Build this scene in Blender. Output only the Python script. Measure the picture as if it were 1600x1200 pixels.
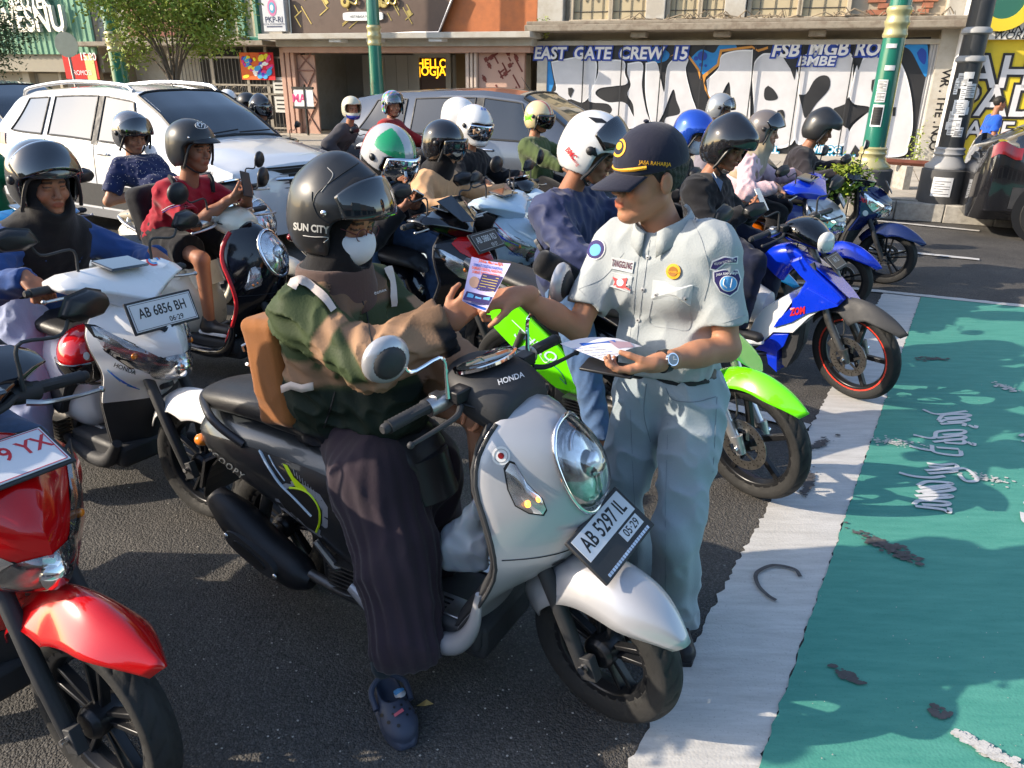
import bpy, bmesh, math, random
import numpy as np
from mathutils import Vector, Matrix
random.seed(7); np.random.seed(7)
for o in list(bpy.data.objects): bpy.data.objects.remove(o)
SC = bpy.context.scene
COL = SC.collection
rad = math.radians
# ------------------------------------------------------------------ camera
FPX = 1157.; PITCH = rad(22.4); ROLL = rad(0.66); CAMH = 1.75
_f = np.array([0, math.cos(PITCH), -math.sin(PITCH)]); _r0 = np.array([1., 0, 0]); _u0 = np.array([0, math.sin(PITCH), math.cos(PITCH)])
_r = _r0*math.cos(ROLL)+_u0*math.sin(ROLL); _u = -_r0*math.sin(ROLL)+_u0*math.cos(ROLL)
cam_d = bpy.data.cameras.new('camera'); cam = bpy.data.objects.new('camera', cam_d); COL.objects.link(cam)
cam_d.sensor_width = 36.0; cam_d.lens = 36.0*FPX/1600.; cam_d.clip_start = .05; cam_d.clip_end = 600
mw = Matrix.Identity(4)
for i in range(3):
    mw[i][0] = _r[i]; mw[i][1] = _u[i]; mw[i][2] = -_f[i]
mw[0][3] = 0; mw[1][3] = 0; mw[2][3] = CAMH
cam.matrix_world = mw
SC.camera = cam
def ray(x, y):
    d = _f+_r*((x-800)/FPX)-_u*((y-600)/FPX); return d/np.linalg.norm(d)
def gnd(x, y, z=0.):
    d = ray(x, y); t = (z-CAMH)/d[2]; return np.array([0, 0, CAMH])+d*t
def atY(x, y, Y):
    d = ray(x, y); return np.array([0, 0, CAMH])+d*(Y/d[1])
# ------------------------------------------------------------------ light
SUN_EL = 27.; SUN_TRAVEL = rad(6.)          # light travels towards +X, turned a little to +Y
W = bpy.data.worlds.new('World'); SC.world = W; W.use_nodes = True
_n = W.node_tree.nodes; _l = W.node_tree.links
_bg = _n.get('Background') or _n.new('ShaderNodeBackground')
_sky = _n.new('ShaderNodeTexSky'); _sky.sky_type = 'NISHITA'; _sky.sun_disc = False
tv = Vector((math.cos(SUN_TRAVEL)*math.cos(rad(SUN_EL)), math.sin(SUN_TRAVEL)*math.cos(rad(SUN_EL)), -math.sin(rad(SUN_EL))))
_sky.sun_elevation = rad(SUN_EL); _sky.sun_rotation = math.atan2(-tv.x, -tv.y)
_sky.air_density = 1.0; _sky.dust_density = 1.2; _sky.ozone_density = 1.0
_l.new(_sky.outputs[0], _bg.inputs[0]); _bg.inputs[1].default_value = 0.15
sd = bpy.data.lights.new('sun', 'SUN'); so = bpy.data.objects.new('sun', sd); COL.objects.link(so)
sd.energy = 3.5; sd.angle = rad(.5); sd.color = (1.0, .86, .68)
so.rotation_euler = tv.to_track_quat('-Z', 'Y').to_euler()
SC.view_settings.view_transform = 'Standard'; SC.view_settings.look = 'None'; SC.view_settings.gamma = 1
SC.view_settings.use_curve_mapping = False
SC.view_settings.exposure = 1.12
SC.render.engine = 'CYCLES'
SC.cycles.max_bounces = 6; SC.cycles.transparent_max_bounces = 8
SC.cycles.caustics_reflective = False; SC.cycles.caustics_refractive = False

# ------------------------------------------------------------------ materials
def s2l(c):
    return tuple(((x/255.)/12.92 if x <= 10 else (((x/255.)+.055)/1.055)**2.4) for x in c)
_mc = {}
def mat(name, col=(.5, .5, .5), rough=.5, metal=0., coat=0., noise=0., nscale=8., bump=0., bscale=60., kind='', spec=.5, emit=0., trans=0., ior=1.45, sss=0., vcol=False, sheen=0., col2=None, alpha=1.0):
    if name in _mc: return _mc[name]
    m = bpy.data.materials.new(name); m.use_nodes = True; nt = m.node_tree; N = nt.nodes; L = nt.links
    p = N.get('Principled BSDF')
    p.inputs['Roughness'].default_value = rough; p.inputs['Metallic'].default_value = metal
    p.inputs['Coat Weight'].default_value = coat; p.inputs['Coat Roughness'].default_value = .04
    p.inputs['Specular IOR Level'].default_value = spec; p.inputs['IOR'].default_value = ior
    p.inputs['Transmission Weight'].default_value = trans
    if sheen: p.inputs['Sheen Weight'].default_value = sheen
    if sss:
        p.inputs['Subsurface Weight'].default_value = sss; p.inputs['Subsurface Radius'].default_value = (.012, .005, .003); p.inputs['Subsurface Scale'].default_value = 1.0
    c4 = (*col, 1)
    tc = N.new('ShaderNodeTexCoord')
    src = None
    if vcol:
        a = N.new('ShaderNodeVertexColor'); a.layer_name = 'Col'; src = a.outputs[0]
    if noise or col2:
        nz = N.new('ShaderNodeTexNoise'); nz.inputs['Scale'].default_value = nscale; nz.inputs['Detail'].default_value = 6; nz.inputs['Roughness'].default_value = .62
        L.new(tc.outputs['Object'], nz.inputs['Vector'])
        if col2:
            mx = N.new('ShaderNodeMix'); mx.data_type = 'RGBA'
            rp = N.new('ShaderNodeValToRGB'); rp.color_ramp.elements[0].position = .42; rp.color_ramp.elements[1].position = .6
            L.new(nz.outputs[0], rp.inputs[0]); L.new(rp.outputs[0], mx.inputs[0])
            mx.inputs[6].default_value = c4; mx.inputs[7].default_value = (*col2, 1)
            src = mx.outputs[2]
        if noise:
            mr = N.new('ShaderNodeMapRange'); mr.inputs[1].default_value = .3; mr.inputs[2].default_value = .7; mr.inputs[3].default_value = 1-noise; mr.inputs[4].default_value = 1+noise
            L.new(nz.outputs[0], mr.inputs[0])
            hs = N.new('ShaderNodeVectorMath'); hs.operation = 'SCALE'
            if src is not None: L.new(src, hs.inputs[0])
            else: hs.inputs[0].default_value = col
            L.new(mr.outputs[0], hs.inputs[3]); src = hs.outputs[0]
            rr = N.new('ShaderNodeMapRange'); rr.inputs[1].default_value = .3; rr.inputs[2].default_value = .7; rr.inputs[3].default_value = max(.02, rough*.8); rr.inputs[4].default_value = min(1, rough*1.25)
            L.new(nz.outputs[0], rr.inputs[0]); L.new(rr.outputs[0], p.inputs['Roughness'])
    if src is not None: L.new(src, p.inputs['Base Color'])
    else: p.inputs['Base Color'].default_value = c4
    if emit:
        p.inputs['Emission Color'].default_value = c4; p.inputs['Emission Strength'].default_value = emit
    if bump:
        bn = N.new('ShaderNodeTexNoise'); bn.inputs['Scale'].default_value = bscale; bn.inputs['Detail'].default_value = 5
        L.new(tc.outputs['Object'], bn.inputs['Vector'])
        if kind == 'weave':
            wv = N.new('ShaderNodeTexWave'); wv.inputs['Scale'].default_value = bscale*2; wv.inputs['Distortion'].default_value = 2
            L.new(tc.outputs['Object'], wv.inputs['Vector'])
        b = N.new('ShaderNodeBump'); b.inputs['Strength'].default_value = bump; b.inputs['Distance'].default_value = .004
        L.new(bn.outputs[0], b.inputs['Height']); L.new(b.outputs[0], p.inputs['Normal'])
    if alpha < 1: p.inputs['Alpha'].default_value = alpha
    _mc[name] = m
    return m
def paint(name, rgb, rough=.25, metal=0., coat=.8, **k):
    return mat('paint_'+name, s2l(rgb), rough, metal, coat, noise=.04, nscale=5, **k)
def cloth(name, rgb, rough=.85, **k):
    k.setdefault('noise', .1); k.setdefault('nscale', 14); k.setdefault('bump', .25); k.setdefault('bscale', 120)
    return mat('cloth_'+name, s2l(rgb), rough, spec=.25, sheen=.15, **k)
M_rub = mat('rubber_tyre', (.018, .018, .018), .75, noise=.25, nscale=20, bump=.3, bscale=90)
M_pl = mat('plastic_black', (.014, .014, .016), .42, noise=.15, nscale=9)
M_plm = mat('plastic_matte_dark', (.03, .031, .034), .6, noise=.12, nscale=12, bump=.12, bscale=400)
M_rimb = mat('alloy_black', (.022, .023, .026), .32, metal=.5, noise=.15)
M_chr = mat('chrome', (.8, .8, .82), .08, metal=1.)
M_alu = mat('aluminium', (.42, .42, .43), .35, metal=1., noise=.12, nscale=30)
M_stl = mat('steel_dark', (.16, .155, .15), .42, metal=.9, noise=.2, nscale=30)
M_disc = mat('brake_steel', (.42, .4, .37), .3, metal=1., noise=.15, nscale=50)
M_white = mat('plain_white', (.72, .73, .74), .5, noise=.03)
M_blk = mat('plain_black', (.01, .01, .011), .5)
M_leath = mat('seat_vinyl', (.02, .02, .021), .42, noise=.15, bump=.25, bscale=260)
M_amb = mat('amber_lamp', (1., .32, .03), .3, emit=3.0)
M_ambp = mat('amber_plastic', (.8, .22, .02), .15, coat=.5)
M_redl = mat('red_lamp', (.22, .008, .01), .12, coat=.8)
M_refl = mat('lamp_reflector', (.75, .76, .78), .16, metal=.9, noise=.2, nscale=30)
M_tin = mat('tint_glass', (.012, .016, .02), .04, coat=1., spec=.8)
M_skin = mat('skin', (.45, .22, .13), .5, vcol=True, noise=.07, nscale=22, sss=.15, bump=.12, bscale=260, spec=.35)
M_eye = mat('eye_white', (.6, .57, .54), .2, coat=.5)
M_iris = mat('iris_dark', (.015, .01, .008), .1, coat=1.)
M_hair = mat('hair_black', (.012, .010, .009), .55, bump=.6, bscale=300)
def glass(name='clear_lens', col=(1, 1, 1), rough=.02, f=.85):
    if name in _mc: return _mc[name]
    m = bpy.data.materials.new(name); m.use_nodes = True; N = m.node_tree.nodes; L = m.node_tree.links
    out = N.get('Material Output'); N.remove(N.get('Principled BSDF'))
    t = N.new('ShaderNodeBsdfTransparent'); t.inputs[0].default_value = (*col, 1)
    g = N.new('ShaderNodeBsdfGlossy'); g.inputs['Roughness'].default_value = rough; g.inputs[0].default_value = (1, 1, 1, 1)
    fr = N.new('ShaderNodeFresnel'); fr.inputs[0].default_value = 1.5
    mr = N.new('ShaderNodeMapRange'); mr.inputs[3].default_value = 1-f; mr.inputs[4].default_value = 1.
    L.new(fr.outputs[0], mr.inputs[0])
    mx = N.new('ShaderNodeMixShader'); L.new(mr.outputs[0], mx.inputs[0]); L.new(t.outputs[0], mx.inputs[1]); L.new(g.outputs[0], mx.inputs[2]); L.new(mx.outputs[0], out.inputs[0])
    _mc[name] = m; return m
M_lens = glass(); M_smoke = glass('smoke_visor', (.10, .10, .11), .06, .90); M_carg = glass('car_glass_tint', (.16, .18, .2), .02, .8)
M_clearv = glass('clear_visor', (.8, .8, .8), .03, .93)
M_mir = mat('mirror_glass', (.75, .78, .82), .02, metal=1.)

# ------------------------------------------------------------------ mesh buffer
class B:
    def __init__(s): s.v = []; s.f = []; s.m = []; s.n = 0
    def add(s, V, F, mi=0):
        V = np.asarray(V, float).reshape(-1, 3); s.v.append(V)
        for fc in F: s.f.append([i+s.n for i in fc]); s.m.append(mi)
        s.n += len(V); return s
    def V(s): return np.concatenate(s.v) if s.v else np.zeros((0, 3))
    def xf(s, M):
        M = np.array(M); s.v = [v@M[:3, :3].T+M[:3, 3] for v in s.v]; return s
    def box(s, c, d, R=None, mi=0, tp=(1, 1)):
        x, y, z = [q/2 for q in d]; tx, ty = tp
        V = np.array([[-x, -y, -z], [x, -y, -z], [x, y, -z], [-x, y, -z], [-x*tx, -y*ty, z], [x*tx, -y*ty, z], [x*tx, y*ty, z], [-x*tx, y*ty, z]])
        if R is not None: V = V@np.array(R)[:3, :3].T
        return s.add(V+np.array(c), [(0, 3, 2, 1), (4, 5, 6, 7), (0, 1, 5, 4), (1, 2, 6, 5), (2, 3, 7, 6), (3, 0, 4, 7)], mi)
    def grid(s, G, cu=False, cv=False, mi=0, flip=False, cap0=False, cap1=False):
        G = np.asarray(G, float); nu, nv = G.shape[:2]; F = []
        for i in range(nu if cu else nu-1):
            for j in range(nv if cv else nv-1):
                a = i*nv+j; b = ((i+1) % nu)*nv+j; c = ((i+1) % nu)*nv+(j+1) % nv; d = i*nv+(j+1) % nv
                F.append((a, d, c, b) if flip else (a, b, c, d))
        if cap0: F.append(tuple(range(nv)) if not flip else tuple(range(nv))[::-1])
        if cap1: F.append(tuple((nu-1)*nv+j for j in range(nv))[::-1] if not flip else tuple((nu-1)*nv+j for j in range(nv)))
        return s.add(G.reshape(-1, 3), F, mi)
    def tube(s, P, r, n=10, mi=0, cap=True, smooth=0):
        P = np.asarray(P, float)
        if np.isscalar(r): r = [r]*len(P)
        if smooth: P, r = spl(P, smooth), np.interp(np.linspace(0, 1, smooth), np.linspace(0, 1, len(r)), r)
        T = np.gradient(P, axis=0); T /= np.linalg.norm(T, axis=1)[:, None]+1e-9
        u = np.cross(T[0], [0, 0, 1.]);
        if np.linalg.norm(u) < .05: u = np.cross(T[0], [0, 1., 0])
        u /= np.linalg.norm(u); G = []
        for k in range(len(P)):
            u = u-T[k]*(u@T[k]); u /= np.linalg.norm(u)+1e-9; w = np.cross(T[k], u)
            a = np.linspace(0, 2*np.pi, n, endpoint=False)
            G.append(P[k]+r[k]*(np.cos(a)[:, None]*u+np.sin(a)[:, None]*w))
        return s.grid(np.array(G), cv=True, mi=mi, cap0=cap, cap1=cap)
    def lathe(s, prof, c=(0, 0, 0), axis='y', n=32, mi=0, closed=False, a0=0, a1=2*np.pi):
        prof = np.asarray(prof, float)   # (r, h)
        full = abs(a1-a0-2*np.pi) < 1e-6
        a = np.linspace(a0, a1, n, endpoint=not full)
        if closed: prof = np.vstack([prof, prof[:1]])
        R = prof[:, 0][None, :]; Hh = np.broadcast_to(prof[:, 1][None, :], (n, len(prof)))
        ca = np.cos(a)[:, None]*R; sa = np.sin(a)[:, None]*R
        if axis == 'y': G = np.stack([ca, Hh, sa], -1)
        elif axis == 'z': G = np.stack([ca, sa, Hh], -1)
        else: G = np.stack([Hh, ca, sa], -1)
        return s.grid(G+np.array(c), cu=full, mi=mi, flip=(axis != 'y'))
    def prism(s, O, h0, h1, plane='xz', mi=0, taper=1.):
        O = np.asarray(O, float); n = len(O); c = O.mean(0); O2 = c+(O-c)*taper
        def mk(Q, h):
            if plane == 'xz': return np.stack([Q[:, 0], np.full(n, h), Q[:, 1]], -1)
            if plane == 'yz': return np.stack([np.full(n, h), Q[:, 0], Q[:, 1]], -1)
            return np.stack([Q[:, 0], Q[:, 1], np.full(n, h)], -1)
        F = [tuple(range(n))[::-1], tuple(range(n, 2*n))]+[(i, (i+1) % n, n+(i+1) % n, n+i) for i in range(n)]
        return s.add(np.vstack([mk(O, h0), mk(O2, h1)]), F, mi)
    def ell(s, c, r, n=16, m=10, R=None, mi=0):
        th = np.linspace(0, 2*np.pi, n, endpoint=False); ph = np.linspace(-np.pi/2+.05, np.pi/2-.05, m)
        G = np.stack([np.cos(ph)[:, None]*np.cos(th)*r[0], np.cos(ph)[:, None]*np.sin(th)*r[1], (np.sin(ph)[:, None]+0*th)*r[2]], -1)
        if R is not None: G = G@np.array(R)[:3, :3].T
        return s.grid(G+np.array(c), cv=True, mi=mi, cap0=True, cap1=True)
    def merge(s, o):
        for V, in zip(o.v): pass
        s.add(o.V(), o.f, 0); s.m[-len(o.m):] = o.m; return s
def spl(P, n):
    """Catmull-Rom resample to n points"""
    P = np.asarray(P, float)
    if len(P) < 3: return np.array([P[0]+(P[-1]-P[0])*t for t in np.linspace(0, 1, n)])
    Q = np.vstack([2*P[0]-P[1], P, 2*P[-1]-P[-2]]); out = []
    for t in np.linspace(0, len(P)-1-1e-6, n):
        i = int(t); u = t-i; a, b, c, d = Q[i:i+4]
        out.append(.5*((2*b)+(-a+c)*u+(2*a-5*b+4*c-d)*u*u+(-a+3*b-3*c+d)*u**3))
    return np.array(out)
def cint(x, xs, ys):
    """smooth interpolation of table"""
    xs = np.asarray(xs, float); ys = np.asarray(ys, float)
    m = np.gradient(ys, xs); x = np.clip(x, xs[0], xs[-1]); i = np.clip(np.searchsorted(xs, x, side='right')-1, 0, len(xs)-2)
    h = xs[i+1]-xs[i]; t = (x-xs[i])/h
    return (2*t**3-3*t**2+1)*ys[i]+(t**3-2*t**2+t)*h*m[i]+(-2*t**3+3*t**2)*ys[i+1]+(t**3-t**2)*h*m[i+1]
def obj(name, b, mats, parent=None, smooth=38, bevel=0, solid=0, sub=0, label=None, kind=None, cols=None, off=None, seg=2):
    V = b.V()
    if off is not None: V = V-np.array(off)
    me = bpy.data.meshes.new(name); me.from_pydata(V.tolist(), [], b.f)
    if not isinstance(mats, (list, tuple)): mats = [mats]
    for m in mats: me.materials.append(m)
    if len(mats) > 1 or any(b.m): me.polygons.foreach_set('material_index', b.m)
    if cols is not None:
        ca = me.color_attributes.new('Col', 'FLOAT_COLOR', 'POINT')
        ca.data.foreach_set('color', np.hstack([cols, np.ones((len(cols), 1))]).astype(np.float32).ravel())
    me.update()
    if smooth:
        me.shade_smooth()
        if smooth < 180 : me.set_sharp_from_angle(angle=rad(smooth))
    o = bpy.data.objects.new(name, me); COL.objects.link(o)
    if parent is not None: o.parent = parent
    if bevel:
        md = o.modifiers.new('bevel', 'BEVEL'); md.width = bevel; md.segments = seg; md.limit_method = 'ANGLE'; md.angle_limit = rad(35); md.harden_normals = False
    if solid:
        md = o.modifiers.new('solid', 'SOLIDIFY'); md.thickness = abs(solid); md.offset = -1 if solid > 0 else 1
    if sub:
        md = o.modifiers.new('sub', 'SUBSURF'); md.levels = sub; md.render_levels = sub
    if label: o['label'] = label
    if kind: o['kind'] = kind
    return o
def thing(name, label, cat, loc=(0, 0, 0), rotz=0., lean=0., group=None):
    o = bpy.data.objects.new(name, None); COL.objects.link(o); o.empty_display_size = .1
    o.matrix_world = Matrix.Translation(Vector(loc))@Matrix.Rotation(rotz, 4, 'Z')@Matrix.Rotation(lean, 4, 'X')
    o['label'] = label; o['category'] = cat
    if group: o['group'] = group
    return o
def tag(o, label, cat, group=None):
    o['label'] = label; o['category'] = cat
    if group: o['group'] = group
    return o
def struct(o): o['kind'] = 'structure'; return o
_tx = {}
def text2d(body, size=1., align='CENTER', bold=0.0, xs=1.0, shear=0., space=1.0):
    k = (body, align, bold, space)
    if k not in _tx:
        cu = bpy.data.curves.new('t', 'FONT'); cu.body = body; cu.align_x = align; cu.align_y = 'CENTER'; cu.offset = bold; cu.resolution_u = 3; cu.space_character = space
        o = bpy.data.objects.new('t', cu); COL.objects.link(o)
        dg = bpy.context.evaluated_depsgraph_get(); me = o.evaluated_get(dg).to_mesh()
        V = np.array([v.co[:] for v in me.vertices]).reshape(-1, 3); F = [tuple(p.vertices) for p in me.polygons]
        o.evaluated_get(dg).to_mesh_clear(); bpy.data.objects.remove(o); bpy.data.curves.remove(cu)
        _tx[k] = (V, F)
    V, F = _tx[k]; V = V.copy()*size; V[:, 0] = V[:, 0]*xs+V[:, 1]*shear
    return V, F
def put_text(b, body, size, O, U, Vv, mi=0, off=.0008, **k):
    """text in the plane through O spanned by unit vectors U (reading), Vv (up)"""
    V, F = text2d(body, size, **k); O = np.array(O, float); U = np.array(U, float); Vv = np.array(Vv, float)
    U = U/np.linalg.norm(U); Vv = Vv/np.linalg.norm(Vv); N = np.cross(U, Vv)
    b.add(O+V[:, :1]*U+V[:, 1:2]*Vv+N*off, F, mi)
def map_text(b, body, size, fn, mi=0, ang=0., o=(0, 0), **k):
    """text mapped by fn(a,b)->3D"""
    V, F = text2d(body, size, **k); c, s = math.cos(ang), math.sin(ang)
    b.add([fn(o[0]+x*c-y*s, o[1]+x*s+y*c) for x, y, _ in V], F, mi)
def patch(b, fn, O, rings=4, off=0., dome=0., mi=0, p=2.):
    """surface conforming patch with star shaped outline O in (a,b); fn(a,b,off)->3D"""
    O = np.asarray(O, float); c = O.mean(0); G = []
    for k in range(rings, 0, -1):
        t = k/rings; G.append([fn(*(c+(q-c)*t), off+dome*(1-t**p)) for q in O])
    G.append([fn(*c, off+dome)]*len(O))
    G = np.array(G); nv = len(O); n = rings
    V = np.vstack([G[:n].reshape(-1, 3), G[n][:1]]); F = []
    for i in range(n-1):
        for j in range(nv): F.append((i*nv+j, i*nv+(j+1) % nv, (i+1)*nv+(j+1) % nv, (i+1)*nv+j))
    for j in range(nv): F.append(((n-1)*nv+j, (n-1)*nv+(j+1) % nv, n*nv))
    b.add(V, F, mi); return b
def ring_pts(a, b, n=28, c=(0, 0), ex=2., rot=0.):
    t = np.linspace(0, 2*np.pi, n, endpoint=False); x = a*np.sign(np.cos(t))*abs(np.cos(t))**(2/ex); y = b*np.sign(np.sin(t))*abs(np.sin(t))**(2/ex)
    cr, sr = math.cos(rot), math.sin(rot)
    return np.stack([c[0]+x*cr-y*sr, c[1]+x*sr+y*cr], -1)

# ------------------------------------------------------------------ signed distance modelling
def cap(P, a, b, ra, rb=None):
    if rb is None: rb = ra
    a = np.asarray(a, np.float32); b = np.asarray(b, np.float32); ba = b-a
    h = np.clip(((P-a)@ba)/(ba@ba+1e-9), 0, 1)
    return np.linalg.norm(P-a-h[:, None]*ba, axis=1)-(ra+(rb-ra)*h)
def els(P, c, r, R=None):
    q = P-np.asarray(c, np.float32)
    if R is not None: q = q@np.asarray(R, np.float32)
    r = np.asarray(r, np.float32); k0 = np.linalg.norm(q/r, axis=1)+1e-6; k1 = np.linalg.norm(q/(r*r), axis=1)+1e-6
    return k0*(k0-1)/k1
def rbx(P, c, s, rr, R=None):
    q = P-np.asarray(c, np.float32)
    if R is not None: q = q@np.asarray(R, np.float32)
    d = abs(q)-(np.asarray(s, np.float32)-rr)
    return np.linalg.norm(np.maximum(d, 0), axis=1)+np.minimum(d.max(1), 0)-rr
def smin(a, b, k):
    if k <= 0: return np.minimum(a, b)
    h = np.clip(.5+.5*(b-a)/k, 0, 1); return b*(1-h)+a*h-k*h*(1-h)
def smax(a, b, k): return -smin(-a, -b, k)
def folds(P, s=1., seed=0, ax=None):
    r = np.random.RandomState(seed); o = np.zeros(len(P), np.float32)
    for i in range(4):
        k = r.randn(3); k /= np.linalg.norm(k)
        if ax is not None: k = k-np.asarray(ax)*(k@ax)*.75; k /= np.linalg.norm(k)+1e-6
        k2 = r.randn(3)*9; f = (30+26*i)*s
        o += np.sin(P@(k*f).astype(np.float32)+1.8*np.sin(P@k2.astype(np.float32)+r.rand()*6)+r.rand()*6)/(1+.45*i)
    return 1-np.abs(o)**.8*.85
def sdmesh(f, lo, hi, h):
    lo = np.asarray(lo, float); hi = np.asarray(hi, float); n = np.ceil((hi-lo)/h/4).astype(int)*4+1
    ax = [lo[i]+h*np.arange(n[i]) for i in range(3)]
    nc = (n-1)//4+1; axc = [ax[i][::4] for i in range(3)]
    C = np.stack(np.meshgrid(*axc, indexing='ij'), -1).reshape(-1, 3).astype(np.float32)
    vc = f(C).reshape(nc)
    near = (abs(vc) < h*4*1.9)
    nb = np.zeros(nc-1, bool)
    for dx in (0, 1):
        for dy in (0, 1):
            for dz in (0, 1): nb |= near[dx:nc[0]-1+dx, dy:nc[1]-1+dy, dz:nc[2]-1+dz]
    V = np.repeat(np.repeat(np.repeat(vc[:-1, :-1, :-1], 4, 0), 4, 1), 4, 2)
    V = np.pad(V, ((0, 1), (0, 1), (0, 1)), mode='edge').astype(np.float32)
    mk = np.repeat(np.repeat(np.repeat(nb, 4, 0), 4, 1), 4, 2); mk = np.pad(mk, ((0, 1), (0, 1), (0, 1)))
    for a in range(3):
        sh = np.roll(mk, 1, a); idx = [slice(None)]*3; idx[a] = 0; sh[tuple(idx)] = False; mk |= sh
    I = np.argwhere(mk); P = (lo+I*h).astype(np.float32)
    V[tuple(I.T)] = f(P)
    ins = V < 0
    s = np.zeros(np.array(V.shape)-1, np.int8); 
    for dx in (0, 1):
        for dy in (0, 1):
            for dz in (0, 1): s += ins[dx:n[0]-1+dx, dy:n[1]-1+dy, dz:n[2]-1+dz]
    act = (s > 0) & (s < 8) & mk[:-1, :-1, :-1]
    A = np.argwhere(act); ids = -np.ones(act.shape, int); ids[tuple(A.T)] = np.arange(len(A))
    acc = np.zeros((len(A), 3)); cnt = np.zeros(len(A))
    cr = [(0, 0, 0), (1, 0, 0), (0, 1, 0), (1, 1, 0), (0, 0, 1), (1, 0, 1), (0, 1, 1), (1, 1, 1)]
    for a in range(8):
        for b in range(a+1, 8):
            d = np.array(cr[b])-np.array(cr[a])
            if abs(d).sum() != 1 or d.min() < 0: continue
            va = V[tuple((A+cr[a]).T)]; vb = V[tuple((A+cr[b]).T)]; x = (va < 0) != (vb < 0)
            t = np.where(x, va/(va-vb+1e-12), 0)
            acc += np.where(x[:, None], np.array(cr[a])+t[:, None]*d, 0); cnt += x
    Vt = lo+(A+acc/np.maximum(cnt, 1)[:, None])*h
    F = []
    for a in range(3):
        b_, c_ = [(1, 2), (2, 0), (0, 1)][a]
        sl0 = [slice(0, n[i]) for i in range(3)]; sl1 = list(sl0); sl0[a] = slice(0, n[a]-1); sl1[a] = slice(1, n[a])
        X = ins[tuple(sl0)] != ins[tuple(sl1)]; E = np.argwhere(X)
        E = E[(E[:, b_] > 0) & (E[:, c_] > 0) & (E[:, b_] < n[b_]-1) & (E[:, c_] < n[c_]-1)]
        e = np.zeros(3, int); q = []
        for (ob, oc) in ((-1, -1), (0, -1), (0, 0), (-1, 0)):
            d = np.zeros(3, int); d[b_] = ob; d[c_] = oc; q.append(ids[tuple((E+d).T)])
        Q = np.stack(q, 1); ok = (Q >= 0).all(1); Q = Q[ok]; E = E[ok]
        fl = ins[tuple(E.T)]
        Q[~fl] = Q[~fl][:, ::-1]; F.append(Q)
    F = np.vstack(F)
    return Vt, F.tolist()
def sdb(b, f, lo, hi, h, mi=0):
    V, F = sdmesh(f, lo, hi, h); b.add(V, F, mi); return b
def frame(x, up=(0, 0, 1)):
    """3x3, columns = forward, left, up"""
    x = np.array(x, float); x /= np.linalg.norm(x); y = np.cross(up, x); y /= np.linalg.norm(y)+1e-9; z = np.cross(x, y)
    return np.stack([x, y, z], 1)
def nrm(v): v = np.asarray(v, float); return v/(np.linalg.norm(v)+1e-9)
# =================================================================== SETTING
def nodes_of(name):
    m = bpy.data.materials.new(name); m.use_nodes = True; return m, m.node_tree.nodes, m.node_tree.links
def ramp(N, L, src, stops):
    r = N.new('ShaderNodeValToRGB'); e = r.color_ramp.elements
    while len(e) < len(stops): e.new(.5)
    for k, (p, c) in enumerate(stops): e[k].position = p; e[k].color = (*c, 1) if len(c) == 3 else c
    L.new(src, r.inputs[0]); return r.outputs[0]
def noise_n(N, L, vec, sc, det=6, rg=.6):
    n = N.new('ShaderNodeTexNoise'); n.inputs['Scale'].default_value = sc; n.inputs['Detail'].default_value = det; n.inputs['Roughness'].default_value = rg; L.new(vec, n.inputs['Vector']); return n.outputs[0]
def mixc(N, L, f, a, b):
    x = N.new('ShaderNodeMix'); x.data_type = 'RGBA'
    for s, v in ((0, f), (6, a), (7, b)):
        if hasattr(v, 'is_output') or hasattr(v, 'links'): L.new(v, x.inputs[s])
        elif s == 0: x.inputs[0].default_value = v
        else: x.inputs[s].default_value = (*v, 1)
    return x.outputs[2]
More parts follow.
